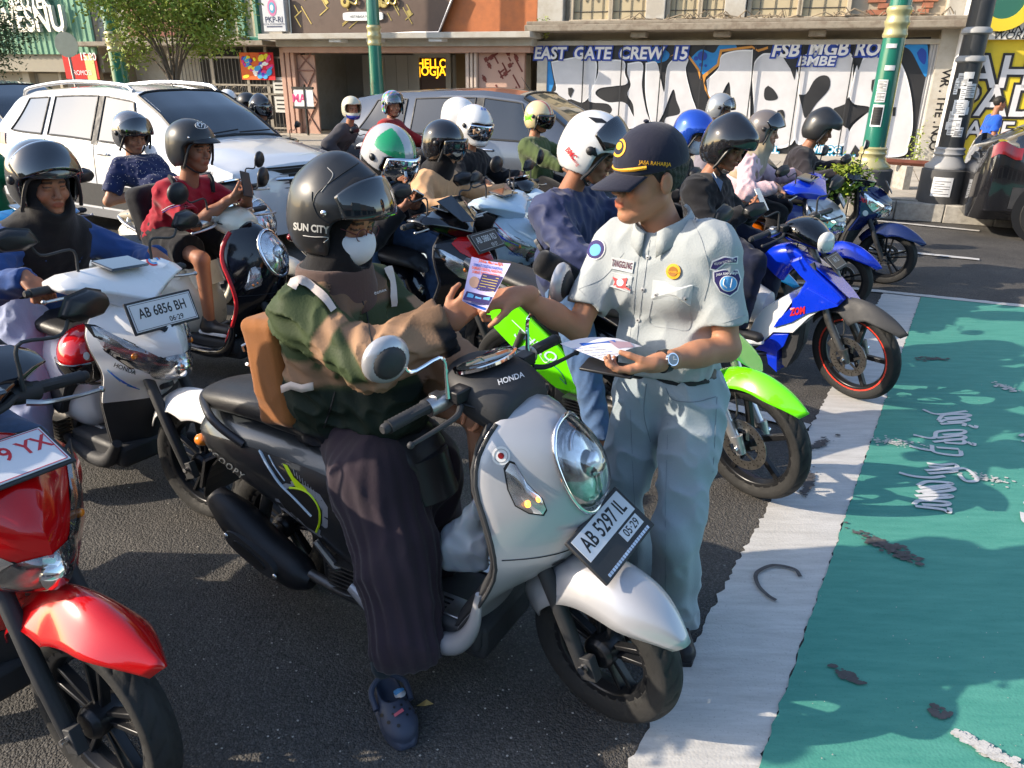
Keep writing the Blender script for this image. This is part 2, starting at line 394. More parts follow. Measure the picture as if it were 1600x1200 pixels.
def asphalt():
    m, N, L = nodes_of('asphalt'); p = N['Principled BSDF']; tc = N.new('ShaderNodeTexCoord'); v = tc.outputs['Object']
    vo = N.new('ShaderNodeTexVoronoi'); vo.inputs['Scale'].default_value = 165; L.new(v, vo.inputs['Vector'])
    vo2 = N.new('ShaderNodeTexVoronoi'); vo2.inputs['Scale'].default_value = 80; L.new(v, vo2.inputs['Vector'])
    base = ramp(N, L, vo.outputs['Color'], [(.0, (.075, .072, .069)), (.55, (.125, .119, .112)), (.93, (.19, .18, .168)), (1., (.32, .31, .29))])
    big = ramp(N, L, noise_n(N, L, v, 1.3, 8), [(.3, (.66, .66, .67)), (.7, (1.22, 1.2, 1.17))])
    mx = N.new('ShaderNodeVectorMath'); mx.operation = 'MULTIPLY'; L.new(base, mx.inputs[0]); L.new(big, mx.inputs[1])
    dk = ramp(N, L, vo.outputs['Distance'], [(.0, (1, 1, 1)), (.55, (.55, .55, .55))])
    m2 = N.new('ShaderNodeVectorMath'); m2.operation = 'MULTIPLY'; L.new(mx.outputs[0], m2.inputs[0]); L.new(dk, m2.inputs[1])
    vc_ = N.new('ShaderNodeTexVoronoi'); vc_.feature = 'DISTANCE_TO_EDGE'; vc_.inputs['Scale'].default_value = .42; nw = N.new('ShaderNodeTexNoise'); nw.inputs['Scale'].default_value = 3; L.new(v, nw.inputs['Vector']); va = N.new('ShaderNodeVectorMath'); va.operation = 'ADD'; L.new(v, va.inputs[0]); L.new(nw.outputs['Color'], va.inputs[1]); L.new(va.outputs[0], vc_.inputs['Vector'])
    crk = ramp(N, L, vc_.outputs[0], [(.0, (.72, .72, .72)), (.004, (1, 1, 1))]); m3 = N.new('ShaderNodeVectorMath'); m3.operation = 'MULTIPLY'; L.new(m2.outputs[0], m3.inputs[0]); L.new(crk, m3.inputs[1]); m2 = m3
    stain = ramp(N, L, noise_n(N, L, v, .9, 4), [(.52, (0, 0, 0)), (.66, (.5, .5, .5))])
    L.new(mixc(N, L, stain, m2.outputs[0], (.035, .034, .034)), p.inputs['Base Color']); p.inputs['Roughness'].default_value = .82
    p.inputs['Specular IOR Level'].default_value = .35
    h = N.new('ShaderNodeMath'); h.operation = 'ADD'; L.new(vo.outputs['Distance'], h.inputs[0]); L.new(vo2.outputs['Distance'], h.inputs[1])
    b = N.new('ShaderNodeBump'); b.inputs['Strength'].default_value = .65; b.inputs['Distance'].default_value = .006; b.invert = True
    L.new(h.outputs[0], b.inputs['Height']); L.new(b.outputs[0], p.inputs['Normal']); return m
def roadpaint(name, c0, c1, wear=.60, worn=(.085, .08, .075)):
    m, N, L = nodes_of(name); p = N['Principled BSDF']; tc = N.new('ShaderNodeTexCoord')
    mp = N.new('ShaderNodeMapping'); mp.inputs['Rotation'].default_value = (0, 0, rad(31)); mp.inputs['Scale'].default_value = (.45, 3., 1); L.new(tc.outputs['Object'], mp.inputs[0])
    st = noise_n(N, L, mp.outputs[0], 9, 9, .7)
    col = mixc(N, L, ramp(N, L, st, [(.34, (0, 0, 0)), (.66, (1, 1, 1))]), c0, c1)
    w = noise_n(N, L, mp.outputs[0], 3.4, 12, .72); wf = ramp(N, L, w, [(wear, (0, 0, 0)), (wear+.05, (1, 1, 1))])
    n3 = noise_n(N, L, tc.outputs['Object'], 160, 3, .6); sp = ramp(N, L, n3, [(.60, (0, 0, 0)), (.70, (.5, .5, .5))])
    col = mixc(N, L, sp, col, tuple(x*.6 for x in c0)); L.new(mixc(N, L, wf, col, worn), p.inputs['Base Color'])
    p.inputs['Roughness'].default_value = .7; p.inputs['Specular IOR Level'].default_value = .3
    vo = N.new('ShaderNodeTexVoronoi'); vo.inputs['Scale'].default_value = 105; L.new(tc.outputs['Object'], vo.inputs['Vector'])
    b = N.new('ShaderNodeBump'); b.inputs['Strength'].default_value = .2; b.inputs['Distance'].default_value = .004; b.invert = True
    L.new(vo.outputs['Distance'], b.inputs['Height']); L.new(b.outputs[0], p.inputs['Normal']); return m
M_asph = asphalt(); M_wp = roadpaint('road_paint_white', (.42, .41, .39), (.56, .55, .53), .70); M_gp = roadpaint('road_paint_green', (.05, .235, .188), (.08, .295, .235), .69)
RD = np.array([math.cos(rad(-30.9)), math.sin(rad(-30.9))]); BD = np.array([-RD[1], RD[0]])
def flat(name, pts, z, m, parent=None, n=1, th=0.):
    b = B(); P = [(p[0], p[1], z) for p in pts]; b.add(P, [tuple(range(len(P)))]); return obj(name, b, m, parent, smooth=0)
def ragged(p, q, step=.03, amp=.006, seed=0):
    r = random.Random(seed); p = np.array(p[:2]); q = np.array(q[:2]); L_ = np.linalg.norm(q-p); n = int(L_/step); d = (q-p)/L_; nn = np.array([-d[1], d[0]])
    return [p+d*L_*k/n+nn*r.gauss(0, amp)*(0 < k < n) for k in range(n+1)]
b = B(); b.add([(-150, -40, 0), (150, -40, 0), (150, 200, 0), (-150, 200, 0)], [(0, 1, 2, 3)]); struct(obj('road', b, M_asph, smooth=0))
# stop line band
L0 = gnd(980, 1200)[:2]; L1 = gnd(1380, 457)[:2]; R0 = gnd(1186, 1200)[:2]; R1 = gnd(1440, 461)[:2]
L0e = L0-(L1-L0)*.45; R0e = R0-(R1-R0)*.45
struct(flat('stop_line', ragged(L0e, L1, .022, .005, 1)+ragged(R1, R0e, .022, .004, 2), .004, M_wp))
T1 = gnd(1600, 480)[:2]; E1 = R1+(T1-R1)/np.linalg.norm(T1-R1)*7.5
struct(flat('bike_box_marking', ragged(R0e, R1, .03, .003, 3)+[E1, E1-BD*9.5], .008, M_gp))
def stripe(name, a, bq, w, m=M_wp, z=.012):
    a = np.array(a[:2]); bq = np.array(bq[:2]); d = (bq-a)/np.linalg.norm(bq-a); nn = np.array([-d[1], d[0]])*w/2
    return struct(flat(name, ragged(a+nn, bq+nn, .06, .004, 5)+ragged(bq-nn, a-nn, .06, .004, 6), z, m))
a0 = gnd(1300, 449)[:2]; stripe('box_border_line', a0-(T1-a0)*.5, T1+(T1-a0)*2., .085)
a0 = gnd(1290, 338)[:2]; a1 = gnd(1530, 362)[:2]; stripe('lane_line', a0-(a1-a0)*2, a1, .10)
a0 = gnd(1330, 386)[:2]; a1 = gnd(1530, 407)[:2]; stripe('lane_line', a0, a1, .10)
a0 = gnd(1100, 627)[:2]; a1 = gnd(1262, 672)[:2]; stripe('lane_line', a0, a1, .10, z=.0045+.012)
# javanese style lettering painted on the green box: loops drawn as thick strokes
def stroke_flat(b, P, w, z):
    P = spl(P, max(8, len(P)*6)); T = np.gradient(P, axis=0); T /= np.linalg.norm(T, axis=1)[:, None]+1e-9; Nn = np.stack([-T[:, 1], T[:, 0]], 1)
    G = np.stack([np.c_[P+Nn*w/2, np.full(len(P), z)], np.c_[P-Nn*w/2, np.full(len(P), z)]], 1); b.grid(G)
def px_strokes(name, strokes, w, z, m):
    b = B()
    for S in strokes: stroke_flat(b, [gnd(x, y)[:2] for x, y in S], w, z); z += .00015
    return struct(obj(name, b, m, smooth=0))
Z = lambda L_: [(1200+x/4., 600+y/4.) for x, y in L_]
JS = [[(965, 170), (1060, 200), (1240, 180)], [(1060, 240), (1100, 205), (1240, 200), (1245, 212), (1100, 225)], [(1070, 250), (1110, 235), (1235, 225), (1240, 240), (1120, 250)], [(1075, 262), (1215, 255), (1220, 275)], [(1250, 268), (1290, 285), (1300, 272)],
      [(905, 330), (1000, 350), (1040, 345), (1060, 310), (1210, 300), (1215, 320), (1090, 330)], [(1050, 350), (1210, 335), (1215, 355), (1100, 362)], [(1030, 375), (1200, 360), (1215, 385), (1100, 380)], [(880, 400), (960, 420), (1030, 430)], [(1020, 395), (1040, 440), (1190, 460), (1200, 430)], [(1050, 410), (1190, 420)], [(1240, 375), (1280, 395), (1285, 382)],
      [(815, 568), (900, 590), (1010, 600), (1100, 590)], [(990, 510), (1080, 520), (1160, 515), (1165, 540), (1000, 530)], [(980, 555), (1130, 545), (1165, 560), (1000, 575)], [(1165, 545), (1230, 545), (1290, 590), (1295, 620), (1230, 620), (1190, 580)], [(930, 650), (1000, 625), (1140, 635), (1100, 650), (940, 665)], [(925, 690), (1130, 660), (1140, 680), (960, 700)], [(915, 715), (1120, 710), (1120, 725), (940, 735)], [(905, 770), (950, 745), (1115, 755), (1100, 775), (960, 770)], [(915, 780), (1080, 800), (1125, 820), (1130, 790)],
      [(1570, 340), (1600, 330), (1640, 345)], [(1580, 370), (1640, 385)], [(1590, 760), (1640, 770)], [(1585, 820), (1600, 880), (1660, 890)]]
M_wl = roadpaint('road_lettering_white', (.5, .5, .5), (.62, .62, .62), .78)
px_strokes('painted_lettering', [Z(s) for s in JS], .021, .012, M_wl)
M_stain = mat('tar_mark', (.075, .07, .07), .7, noise=.4, nscale=40)
px_strokes('tar_scrawl', [[(1250, 905), (1240, 893), (1210, 887), (1190, 893), (1180, 903), (1185, 920), (1200, 935), (1212, 942)]], .016, .0125, M_stain)
def blot(name, cx_, cy_, n, sx, sy, ang, m, seed, z=.013, rr=(.003, .012)):
    r = random.Random(seed); b = B(); c, s = math.cos(ang), math.sin(ang)
    for k in range(n):
        u, v = r.gauss(0, sx), r.gauss(0, sy); g = gnd(cx_+u*c-v*s, cy_+u*s+v*c); q = r.uniform(*rr); a = r.random()*6
        b.add([(g[0]+q*r.uniform(.6, 1.2)*math.cos(a+t)*1.5, g[1]+q*r.uniform(.6, 1.2)*math.sin(a+t), z+k*2e-5) for t in np.linspace(0, 6.28, 8)[:-1]], [tuple(range(7))])
    o = obj(name, b, m, smooth=0); o['kind'] = 'stuff'; return o
blot('dirt_patch', 1385, 858, 170, 24, 4, .45, M_stain, 1); blot('dirt_patch', 1262, 758, 120, 3.5, 9, .3, M_stain, 2); blot('dirt_patch', 1280, 697, 80, 10, 2.5, -.35, M_stain, 3)
blot('dirt_patch', 1322, 1060, 40, 11, 3, .5, M_stain, 4); blot('dirt_patch', 1465, 1115, 22, 9, 4, .4, M_stain, 5); blot('dirt_patch', 1455, 563, 60, 14, 1.5, .05, M_stain, 6)
blot('paint_chips', 1545, 1180, 300, 24, 3, .5, M_wp, 7); blot('paint_chips', 1395, 694, 130, 22, 3, .12, M_wp, 8, rr=(.002, .007)); blot('paint_chips', 1545, 752, 90, 20, 3, .2, M_wp, 9, rr=(.002, .008)); blot('paint_chips', 1570, 608, 60, 12, 2, .3, M_wp, 10)
# pebbles scattered over the asphalt
b = B(); r = random.Random(4); M_peb = mat('pebble', (.42, .40, .36), .8, noise=.3)
for k in range(260):
    x = r.uniform(150, 1080); y = r.uniform(760, 1199); g = gnd(x, y); q = r.uniform(.0012, .0034)
    b.ell((g[0], g[1], q*.4), (q*1.3, q, q*.7), n=6, m=4)
for k in range(120):
    x = r.uniform(1000, 1600); y = r.uniform(400, 1199); g = gnd(x, y); q = r.uniform(.001, .002); b.ell((g[0], g[1], .012+q*.4), (q*1.3, q, q*.7), n=6, m=4)
obj('pebbles', b, M_peb)['kind'] = 'stuff'
# ------------------------------------------------------------ kerb and pavement
M_conc = mat('concrete_kerb', (.36, .34, .30), .85, noise=.25, nscale=14, bump=.6, bscale=40)
M_pave = mat('paving_beige', (.40, .36, .30), .85, noise=.2, nscale=3, bump=.3, bscale=60)
k0 = gnd(1395, 343)[:2]; kd = (gnd(1508, 351)[:2]-k0); kd = np.array([math.cos(rad(-24)), math.sin(rad(-24))]); kn = np.array([-kd[1], kd[0]])
KH = .24
b = B(); P = [k0-kd*40+kn*.16, k0+kd*14+kn*.16, k0+kd*14+kn*40, k0-kd*40+kn*40]; b.add([(p[0], p[1], KH-.01) for p in P], [(0, 1, 2, 3)]); pav = struct(obj('pavement', b, M_pave, smooth=0))
for k in range(-44, 12):
    b = B(); c = k0+kd*(k*.6+.3)+kn*.09; b.box((c[0], c[1], KH/2), (.592, .18, KH), Matrix.Rotation(rad(-24), 3, 'Z')); obj('kerb_stone', b, M_conc, pav, bevel=.012, smooth=30)
# slabs with recessed joints near the poles
for i in range(-8, 14):
    for j in range(0, 6):
        c = k0+kd*(i*.8)+kn*(.6+j*.8); b = B(); b.box((c[0], c[1], KH), (.785, .785, .03), Matrix.Rotation(rad(-24), 3, 'Z')); obj('paving_slab', b, M_pave, pav, smooth=0)

# =================================================================== BUILDINGS along the wall plane
WA = rad(-20.); WO = gnd(1440, 249, .23)*np.array([1, 1, 0]); WD = np.array([math.cos(WA), math.sin(WA), 0]); WN = np.array([math.sin(WA), -math.cos(WA), 0])
def wq(px, py, out=0.):
    d = ray(px, py); c = np.array([0, 0, CAMH]); t = ((WO+WN*out-c)@WN)/(d@WN); p = c+d*t; return ((p-WO)@WD, p[2])
def bld(name, label, cat='building'): return thing(name, label, cat, loc=WO, rotz=WA)
def wbox(b, s0, s1, z0, z1, d0=0, d1=.1, mi=0):   # d = distance out of the wall towards the road (local -y)
    b.box(((s0+s1)/2, -(d0+d1)/2, (z0+z1)/2), (s1-s0, abs(d1-d0), z1-z0), mi=mi); return b
def pbox(px0, py0, px1, py1, d0=0, d1=.1, b=None):
    s0, z1 = wq(px0, (py0+py0)/2, d1); s1, _ = wq(px1, py0, d1); _, z0 = wq((px0+px1)/2, py1, d1); return wbox(b or B(), s0, s1, z0, z1, d0, d1)
def wpoly(b, pts, d, mi=0):
    q = [wq(x, y, d) for x, y in pts]; b.add([(s, -d, z) for s, z in q], [tuple(range(len(q)))], mi); return b
def wtext(b, body, px, py, size, d, mi=0, **k):
    s, z = wq(px, py, d); V, F = text2d(body, size, **k); b.add([(s+x, -d, z+y) for x, y, _ in V], F, mi); return b
M_pl_w = mat('plaster_white', (.50, .48, .43), .85, noise=.2, nscale=2.5, bump=.4, bscale=30, col2=(.36, .33, .28))
M_pl_b = mat('plaster_beige', (.42, .36, .27), .85, noise=.2, nscale=2, bump=.3, bscale=25)
M_dark = mat('dark_interior', (.03, .03, .032), .8)
M_roofc = mat('old_concrete', (.32, .28, .22), .9, noise=.4, nscale=5, bump=.6, bscale=20, col2=(.16, .13, .10))
M_grn = paint('pole_green', (25, 110, 92), .35); M_gold = paint('pole_gold', (176, 168, 120), .4, metal=.3)
sL = lambda x, y=200: wq(x, y)[0]
# --- graffiti building
g = bld('shuttered_shophouse', 'old shophouse with closed shutters under a big silver graffiti piece')
s0, s1 = sL(838), sL(1452); ztop = 2.50
b = B(); wbox(b, s0, s1, 0, 8, -6, -.14); obj('wall', b, M_pl_b, g, smooth=0)
M_sh = [mat('shutter_grey', (.40, .40, .41), .5, metal=.1, noise=.08, nscale=2)]
seams = [wq(x, 180)[0] for x in (855, 910, 968, 1028, 1090, 1168, 1240, 1318, 1385, 1452)]
for i in range(len(seams)-1):
    b = B(); u0, u1 = seams[i]+.012, seams[i+1]-.012; nn_ = int((u1-u0)/.055)
    xs = np.linspace(u0, u1, nn_*4+1); ys = -.012*(np.arange(len(xs)) % 4 >= 2)
    G = np.array([[(x, y, 0.02), (x, y, ztop)] for x, y in zip(xs, ys)]); b.grid(G, flip=False)
    obj('shutter_panel', b, M_sh[0], g, smooth=0)
b = B(); wbox(b, s0, s1, ztop, ztop+.10, -.05, .08); wbox(b, s0, seams[0]-.02, 0, ztop, -.13, .05); wbox(b, seams[0]-.02, s1, 0.0, .04, -.02, .06)
obj('shutter_frame', b, M_pl_w, g, smooth=0, bevel=.01)
# ledge
b = B(); zl = 2.77; wbox(b, s0-.1, s1+.2, zl, zl+.14, -.14, .75); wbox(b, s0-.1, s1+.2, zl+.14, zl+.22, -.14, .62)
for x in (998, 1125, 1270): s_ = sL(x, 60); wbox(b, s_-.1, s_+.25, zl-.12, zl, .1, .5)
obj('ledge', b, M_roofc, g, smooth=0, bevel=.02)
b = B(); r = random.Random(2)
for k in range(70):
    s_ = r.uniform(s0+2.2, s1); d_ = r.uniform(.05, .6); a = r.random()*3; l = r.uniform(.1, .45)
    b.tube([(s_, -d_, zl+.24), (s_+l*math.cos(a), -d_-l*.3*math.sin(a), zl+.24+r.uniform(0, .16)), (s_+l*1.7*math.cos(a), -d_, zl+.25)], r.uniform(.006, .02), n=5)
o = obj('debris', b, mat('dry_debris', (.25, .2, .14), .9, noise=.4), g); o['kind'] = 'stuff'
# upper windows
M_cur = mat('window_board', (.44, .37, .24), .8, noise=.12, nscale=1.5, bump=.2, bscale=20)
for x0, x1 in ((896, 950), (957, 1012), (1046, 1090), (1095, 1135), (1172, 1245), (1250, 1320)):
    a0, a1 = wq(x0, 30, 0)[0], wq(x1, 30, 0)[0]
    b = B(); wbox(b, a0, a1, zl+.28, 5.4, -.10, -.06); w_ = obj('window', b, M_cur, g, smooth=0)
    b = B(); wbox(b, a0-.09, a0, zl+.2, 5.5, -.13, .03); wbox(b, a1, a1+.09, zl+.2, 5.5, -.13, .03); wbox(b, a0-.09, a1+.09, zl+.17, zl+.28, -.13, .06); obj('frame', b, M_pl_b, w_, smooth=0, bevel=.01)
    b = B()
    for t in (.18, .5, .82): b.tube([(a0+(a1-a0)*t, .045, zl+.28), (a0+(a1-a0)*t, .045, 5.3)], .008, n=5)
    for z_ in (zl+.45, zl+.8, zl+1.2): b.tube([(a0, .045, z_), (a1, .045, z_)], .008, n=5)
    for t in (.34, .66): b.tube([(a0+(a1-a0)*(t-.12), .045, zl+.9), (a0+(a1-a0)*t, .045, zl+.65), (a0+(a1-a0)*(t+.12), .045, zl+.9)], .008, n=5)
    obj('grille', b, M_stl, w_)
for x0, x1 in ((840, 882), (1010, 1040), (1132, 1165)):
    a0, a1 = wq(x0, 20, 0)[0], wq(x1, 20, 0)[0]; b = B(); wbox(b, a0, a1, zl+.22, 5.6, -.13, .12); obj('pier', b, M_pl_w, g, smooth=0, bevel=.015)
M_brk = mat('old_brick', (.33, .13, .075), .85, noise=.3, nscale=8, bump=.5, bscale=30)
for i in range(5):
    for j in range(9):
        if random.random() < .25: continue
        a0 = wq(1352+j*11.5+(i % 2)*5, 30)[0]; b = B(); z_ = zl+.30+i*.115; wbox(b, a0, a0+.2, z_, z_+.095, -.14, -.09+random.random()*.03); obj('brick', b, M_brk, g, smooth=0)
# --- graffiti paint layers
DG = .016
M_g = dict(k=mat('spray_black', (.022, .022, .024), .5, noise=.15, nscale=2), w=mat('spray_silver', (.58, .58, .60), .42, noise=.07, nscale=3), W=mat('spray_white', (.78, .78, .79), .5), b=mat('spray_blue', (.02, .22, .55), .5, noise=.2, nscale=2), n=mat('spray_navy', (.02, .06, .35), .5), o=mat('spray_orange', (.6, .27, .05), .5), c=mat('spray_cyan', (.02, .3, .5), .5))
Z3 = lambda L_: [(800+x/4., y/4.) for x, y in L_]
Z4 = lambda L_: [(1200+x/4., y/4.) for x, y in L_]
mats_g = list(M_g.values()); ki = {k: i for i, k in enumerate(M_g)}
gb = B(); lay = [0]
def gp(pts, k, d=None):
    lay[0] += 1; wpoly(gb, pts, DG+lay[0]*.0012 if d is None else d, ki[k])
def gsm(pts, n=60): return [tuple(p) for p in spl(list(pts)+[pts[0]], n)][:-1]
gp(Z3([(212, 290), (1600, 262)])+Z4([(1020, 230), (985, 480), (960, 600), (930, 800), (905, 985), (0, 1010)])+Z3([(212, 900)]), 'k')
gp(Z3([(215, 384), (240, 384), (262, 520), (235, 600), (215, 620)]), 'b')
gp(gsm(Z3([(1110, 370), (1180, 310), (1260, 330), (1300, 280), (1380, 275), (1400, 300), (1300, 330), (1290, 400), (1210, 470), (1180, 450)])), 'b')
gp(gsm(Z4([(850, 290), (900, 260), (980, 250), (1000, 330), (985, 480), (900, 330)])), 'b')
gp(gsm(Z3([(820, 330), (900, 290), (980, 330), (960, 380), (860, 395)])), 'b')
for c_, r_ in (((1190, 350), 30), ((1180, 405), 12), ((1210, 410), 9), ((1150, 365), 14)): gp([(800+(c_[0]+r_*math.cos(t))/4, (c_[1]+r_*math.sin(t))/4) for t in np.linspace(0, 6.28, 17)[:-1]], 'n')
gp(gsm(Z4([(930, 330), (960, 300), (990, 330), (980, 400), (950, 380)])), 'n')
gp(Z3([(1190, 470), (1280, 400), (1300, 310), (1500, 285), (1535, 310), (1600, 290), (1600, 305), (1540, 325), (1500, 300), (1312, 325), (1300, 405), (1212, 480), (1200, 520), (1250, 620), (1245, 640), (1205, 560)]), 'o')
gp(Z3([(985, 355), (1040, 318), (1100, 335), (1170, 430), (1185, 500), (1175, 500), (1160, 440), (1095, 348), (1042, 332)]), 'o')
def ww(pts, n=60):
    P_ = gsm(pts, n); gp(P_, 'W'); c2 = np.mean(P_, 0); gp([tuple(c2+(np.array(p)-c2)*.955) for p in P_], 'w')
ww(Z3([(245, 385), (430, 352), (520, 372), (528, 455), (505, 560), (445, 640), (345, 625), (310, 780), (262, 780), (240, 600), (276, 560), (260, 470)]))
ww(Z3([(540, 378), (695, 378), (706, 460), (722, 520), (640, 535), (545, 550), (520, 590), (600, 640), (700, 640), (745, 700), (760, 800), (450, 800), (440, 720), (560, 735), (625, 700), (600, 650), (505, 640), (478, 610), (535, 470)]), 90)
ww(Z3([(722, 395), (815, 395), (812, 540), (838, 690), (872, 800), (775, 800), (758, 660), (722, 590), (742, 530), (722, 460)]))
ww(Z3([(835, 392), (902, 388), (925, 480), (952, 575), (972, 410), (1050, 350), (1102, 368), (1086, 440), (1120, 590), (1175, 800), (985, 800), (960, 745), (1052, 715), (1030, 630), (1006, 560), (940, 720), (885, 790), (850, 690), (832, 560)]), 90)
gp(Z3([(350, 550), (375, 548), (388, 562), (366, 612), (352, 590)]), 'k')
ww(Z3([(1215, 500), (1290, 425), (1310, 345), (1400, 315), (1495, 312), (1505, 330), (1490, 560), (1475, 900), (1370, 900), (1368, 640), (1360, 520), (1340, 530), (1300, 600), (1250, 615), (1225, 580)]))
ww(Z3([(1500, 480), (1515, 390), (1560, 340), (1600, 332)])+Z4([(60, 340), (150, 380), (190, 480), (190, 650), (150, 900), (-60, 900), (-90, 640)]))
ww(Z4([(190, 380), (260, 330), (420, 330), (525, 345), (520, 560), (470, 700), (500, 900), (180, 900), (190, 600)]))
ww(Z4([(525, 520), (560, 400), (640, 340), (780, 340), (850, 430), (895, 600), (905, 780), (880, 900), (840, 975), (600, 985), (470, 975), (520, 800), (640, 680), (540, 650), (505, 590)]), 90)
for P_ in ([(0, 535), (35, 560), (62, 610), (30, 628), (-20, 620), (-22, 560)], [(95, 360), (190, 370), (165, 500), (140, 430)], [(60, 690), (95, 690), (102, 740), (60, 800), (30, 790)], [(192, 590), (240, 585), (290, 500), (345, 470), (385, 490), (380, 560), (300, 650), (235, 740), (210, 660)], [(520, 350), (600, 345), (565, 440), (555, 400)], [(490, 600), (530, 660), (600, 690), (690, 690), (600, 710), (520, 770), (500, 800), (465, 780), (400, 690), (480, 650)],
           [(650, 500), (680, 495), (700, 540), (665, 585), (645, 560)], [(505, 975), (545, 905), (600, 975), (560, 1000)], [(780, 670), (800, 670), (795, 725), (778, 725)]):
    gp(gsm(Z4(P_), 30) if len(P_) > 4 and P_[0][0] != 780 else Z4(P_), 'k')
def tagtxt(body, px, py, size, main='W', back='n', **k):
    lay[0] += 1; wtext(gb, body, px, py, size, DG+lay[0]*.0012, ki[back], bold=.13, **k); lay[0] += 1; wtext(gb, body, px, py, size, DG+lay[0]*.0012, ki[main], bold=.03, **k)
tagtxt('EAST  GATE  CREW  15', 951, 84, .36, xs=1.0, shear=.1)
tagtxt('FSB', 1228, 79, .38, shear=.15); tagtxt('MGB', 1295, 77, .38, shear=.1); tagtxt('ROM', 1367, 77, .38, shear=.1, xs=.9); tagtxt('BMBE', 1276, 96, .26, shear=.15, xs=1.2)
tagtxt('WIROG', 1288, 234, .20, back='c'); tagtxt('JAMBON', 1310, 247, .18, back='c', xs=.95); tagtxt('ZL', 1208, 235, .2, back='c')
obj('graffiti', gb, mats_g, g, smooth=0)
for s_ in seams[1:-1]: b = B(); wbox(b, s_-.012, s_+.012, 0, ztop, DG+.09, DG+.115); obj('shutter_joint', b, M_plm, g, smooth=0)
# --- brown shop
g = bld('souvenir_shop', 'shop with brown patterned fascia, orange slats and pink doorway, lit name inside')
a0, a1 = sL(450), sL(838)
M_brn = mat('fascia_brown', (.10, .065, .05), .5, noise=.1); M_bras = mat('fascia_brass', (.5, .38, .14), .3, metal=.8)
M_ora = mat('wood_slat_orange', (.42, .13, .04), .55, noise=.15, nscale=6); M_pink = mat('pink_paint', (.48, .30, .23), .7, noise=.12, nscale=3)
zc = 2.64
b = B(); wbox(b, a0, a1, zc+.2, 7, -5, -.2); wbox(b, a0, a1, 0, zc, -5, -3.2); obj('wall', b, mat('grey_plaster', (.30, .29, .27), .8, noise=.1, nscale=2), g, smooth=0)
b = B(); wbox(b, a0, a1+.1, zc, zc+.13, -.3, .9); wbox(b, a0+.2, a1, zc-.16, zc, -.3, .45); obj('canopy', b, [M_pl_w], g, smooth=0, bevel=.01)
b = B(); wbox(b, a0+.3, a1-.1, zc-.30, zc-.16, -.3, .3); obj('lintel', b, M_pink, g, smooth=0)
for x in (548, 605, 700): s_ = sL(x, 70); b = B(); wbox(b, s_-.15, s_+.2, zc-.07, zc-.0, .45, .8); obj('downlight', b, M_white, g, smooth=0)
q = [wq(455, 57, .3), wq(686, 51, .3), wq(712, -14, .3), wq(450, -14, .3)]
b = B(); b.prism([(s, z) for s, z in q], -.3, -.2, 'xz'); obj('fascia_panel', b, M_brn, g, smooth=0)
b = B(); b.tube([(q[0][0], -.31, q[0][1]), (q[1][0], -.31, q[1][1]), (q[2][0], -.31, q[2][1])], .035, n=6); b.tube([(q[0][0], -.31, q[0][1]), (q[3][0], -.31, q[3][1])], .035, n=6); obj('fascia_trim', b, M_alu, g)
b = B(); r = random.Random(8); cs = math.cos(-.95)
for k in range(46):
    s_ = r.uniform(q[0][0]+.2, q[1][0]-.2); z_ = r.uniform(q[0][1]+.12, 4.4)
    if z_ > q[1][1]+.1 and s_ > q[1][0]+.3: continue
    L_ = r.uniform(.12, .5); a = -1.0 if r.random() < .65 else .57; dx, dz = L_*math.cos(a), L_*math.sin(a); w_ = .012
    b.box((s_, -.306, z_), (L_, .01, w_*2), Matrix.Rotation(-a, 3, 'Y'))
    if k % 3 == 0: b.box((s_+.05, -.306, z_+.06), (.14, .012, .10), Matrix.Rotation(1.0, 3, 'Y'))
obj('brass_inlay', b, M_bras, g, smooth=0)['kind'] = 'stuff'
b = B()
for cx_ in (540, 590, 600): 
    s_, z_ = wq(cx_, 3, .34); b.lathe([(.05, -.02), (.12, -.02), (.14, 0), (.12, .02), (.05, .02)], (s_, -.36, z_), 'y', 20, closed=True)
    b.tube([(s_+.14, -.36, z_), (s_+.3, -.36, z_-.06), (s_+.36, -.36, z_+.05), (s_+.28, -.36, z_+.1)], .03, n=8, smooth=10)
obj('gold_ornament', b, M_bras, g)
b = B(); s_, z_ = wq(567, 25.5, .34); b.prism(ring_pts(.58, .10, 24, (s_, z_), 6), -.36, -.3, 'xz'); pl = obj('name_plaque', b, M_white, g, smooth=30); b = B(); wtext(b, 'HEITABASA MERAPI', 566, 26, .085, .365); obj('lettering', b, M_blk, pl, smooth=0)
u0, u1 = wq(700, 20, .2)[0], wq(838, 20, .2)[0]; n_ = 46
for k in range(n_):
    s_ = u0-.35+(u1-u0+.35)*k/n_; zb = zc+.16 if s_ > q[1][0] else zc+.16
    b = B(); wbox(b, s_, s_+.06, zb, 6.5, .02 if s_ < q[2][0]+.3 else 0, .12); obj('slat', b, M_ora, g, smooth=0)
b = B(); wbox(b, u0-.4, u1+.05, zc+.14, 6.4, -.15, .0); obj('slat_backing', b, mat('slat_shadow', (.2, .06, .02), .8), g, smooth=0)
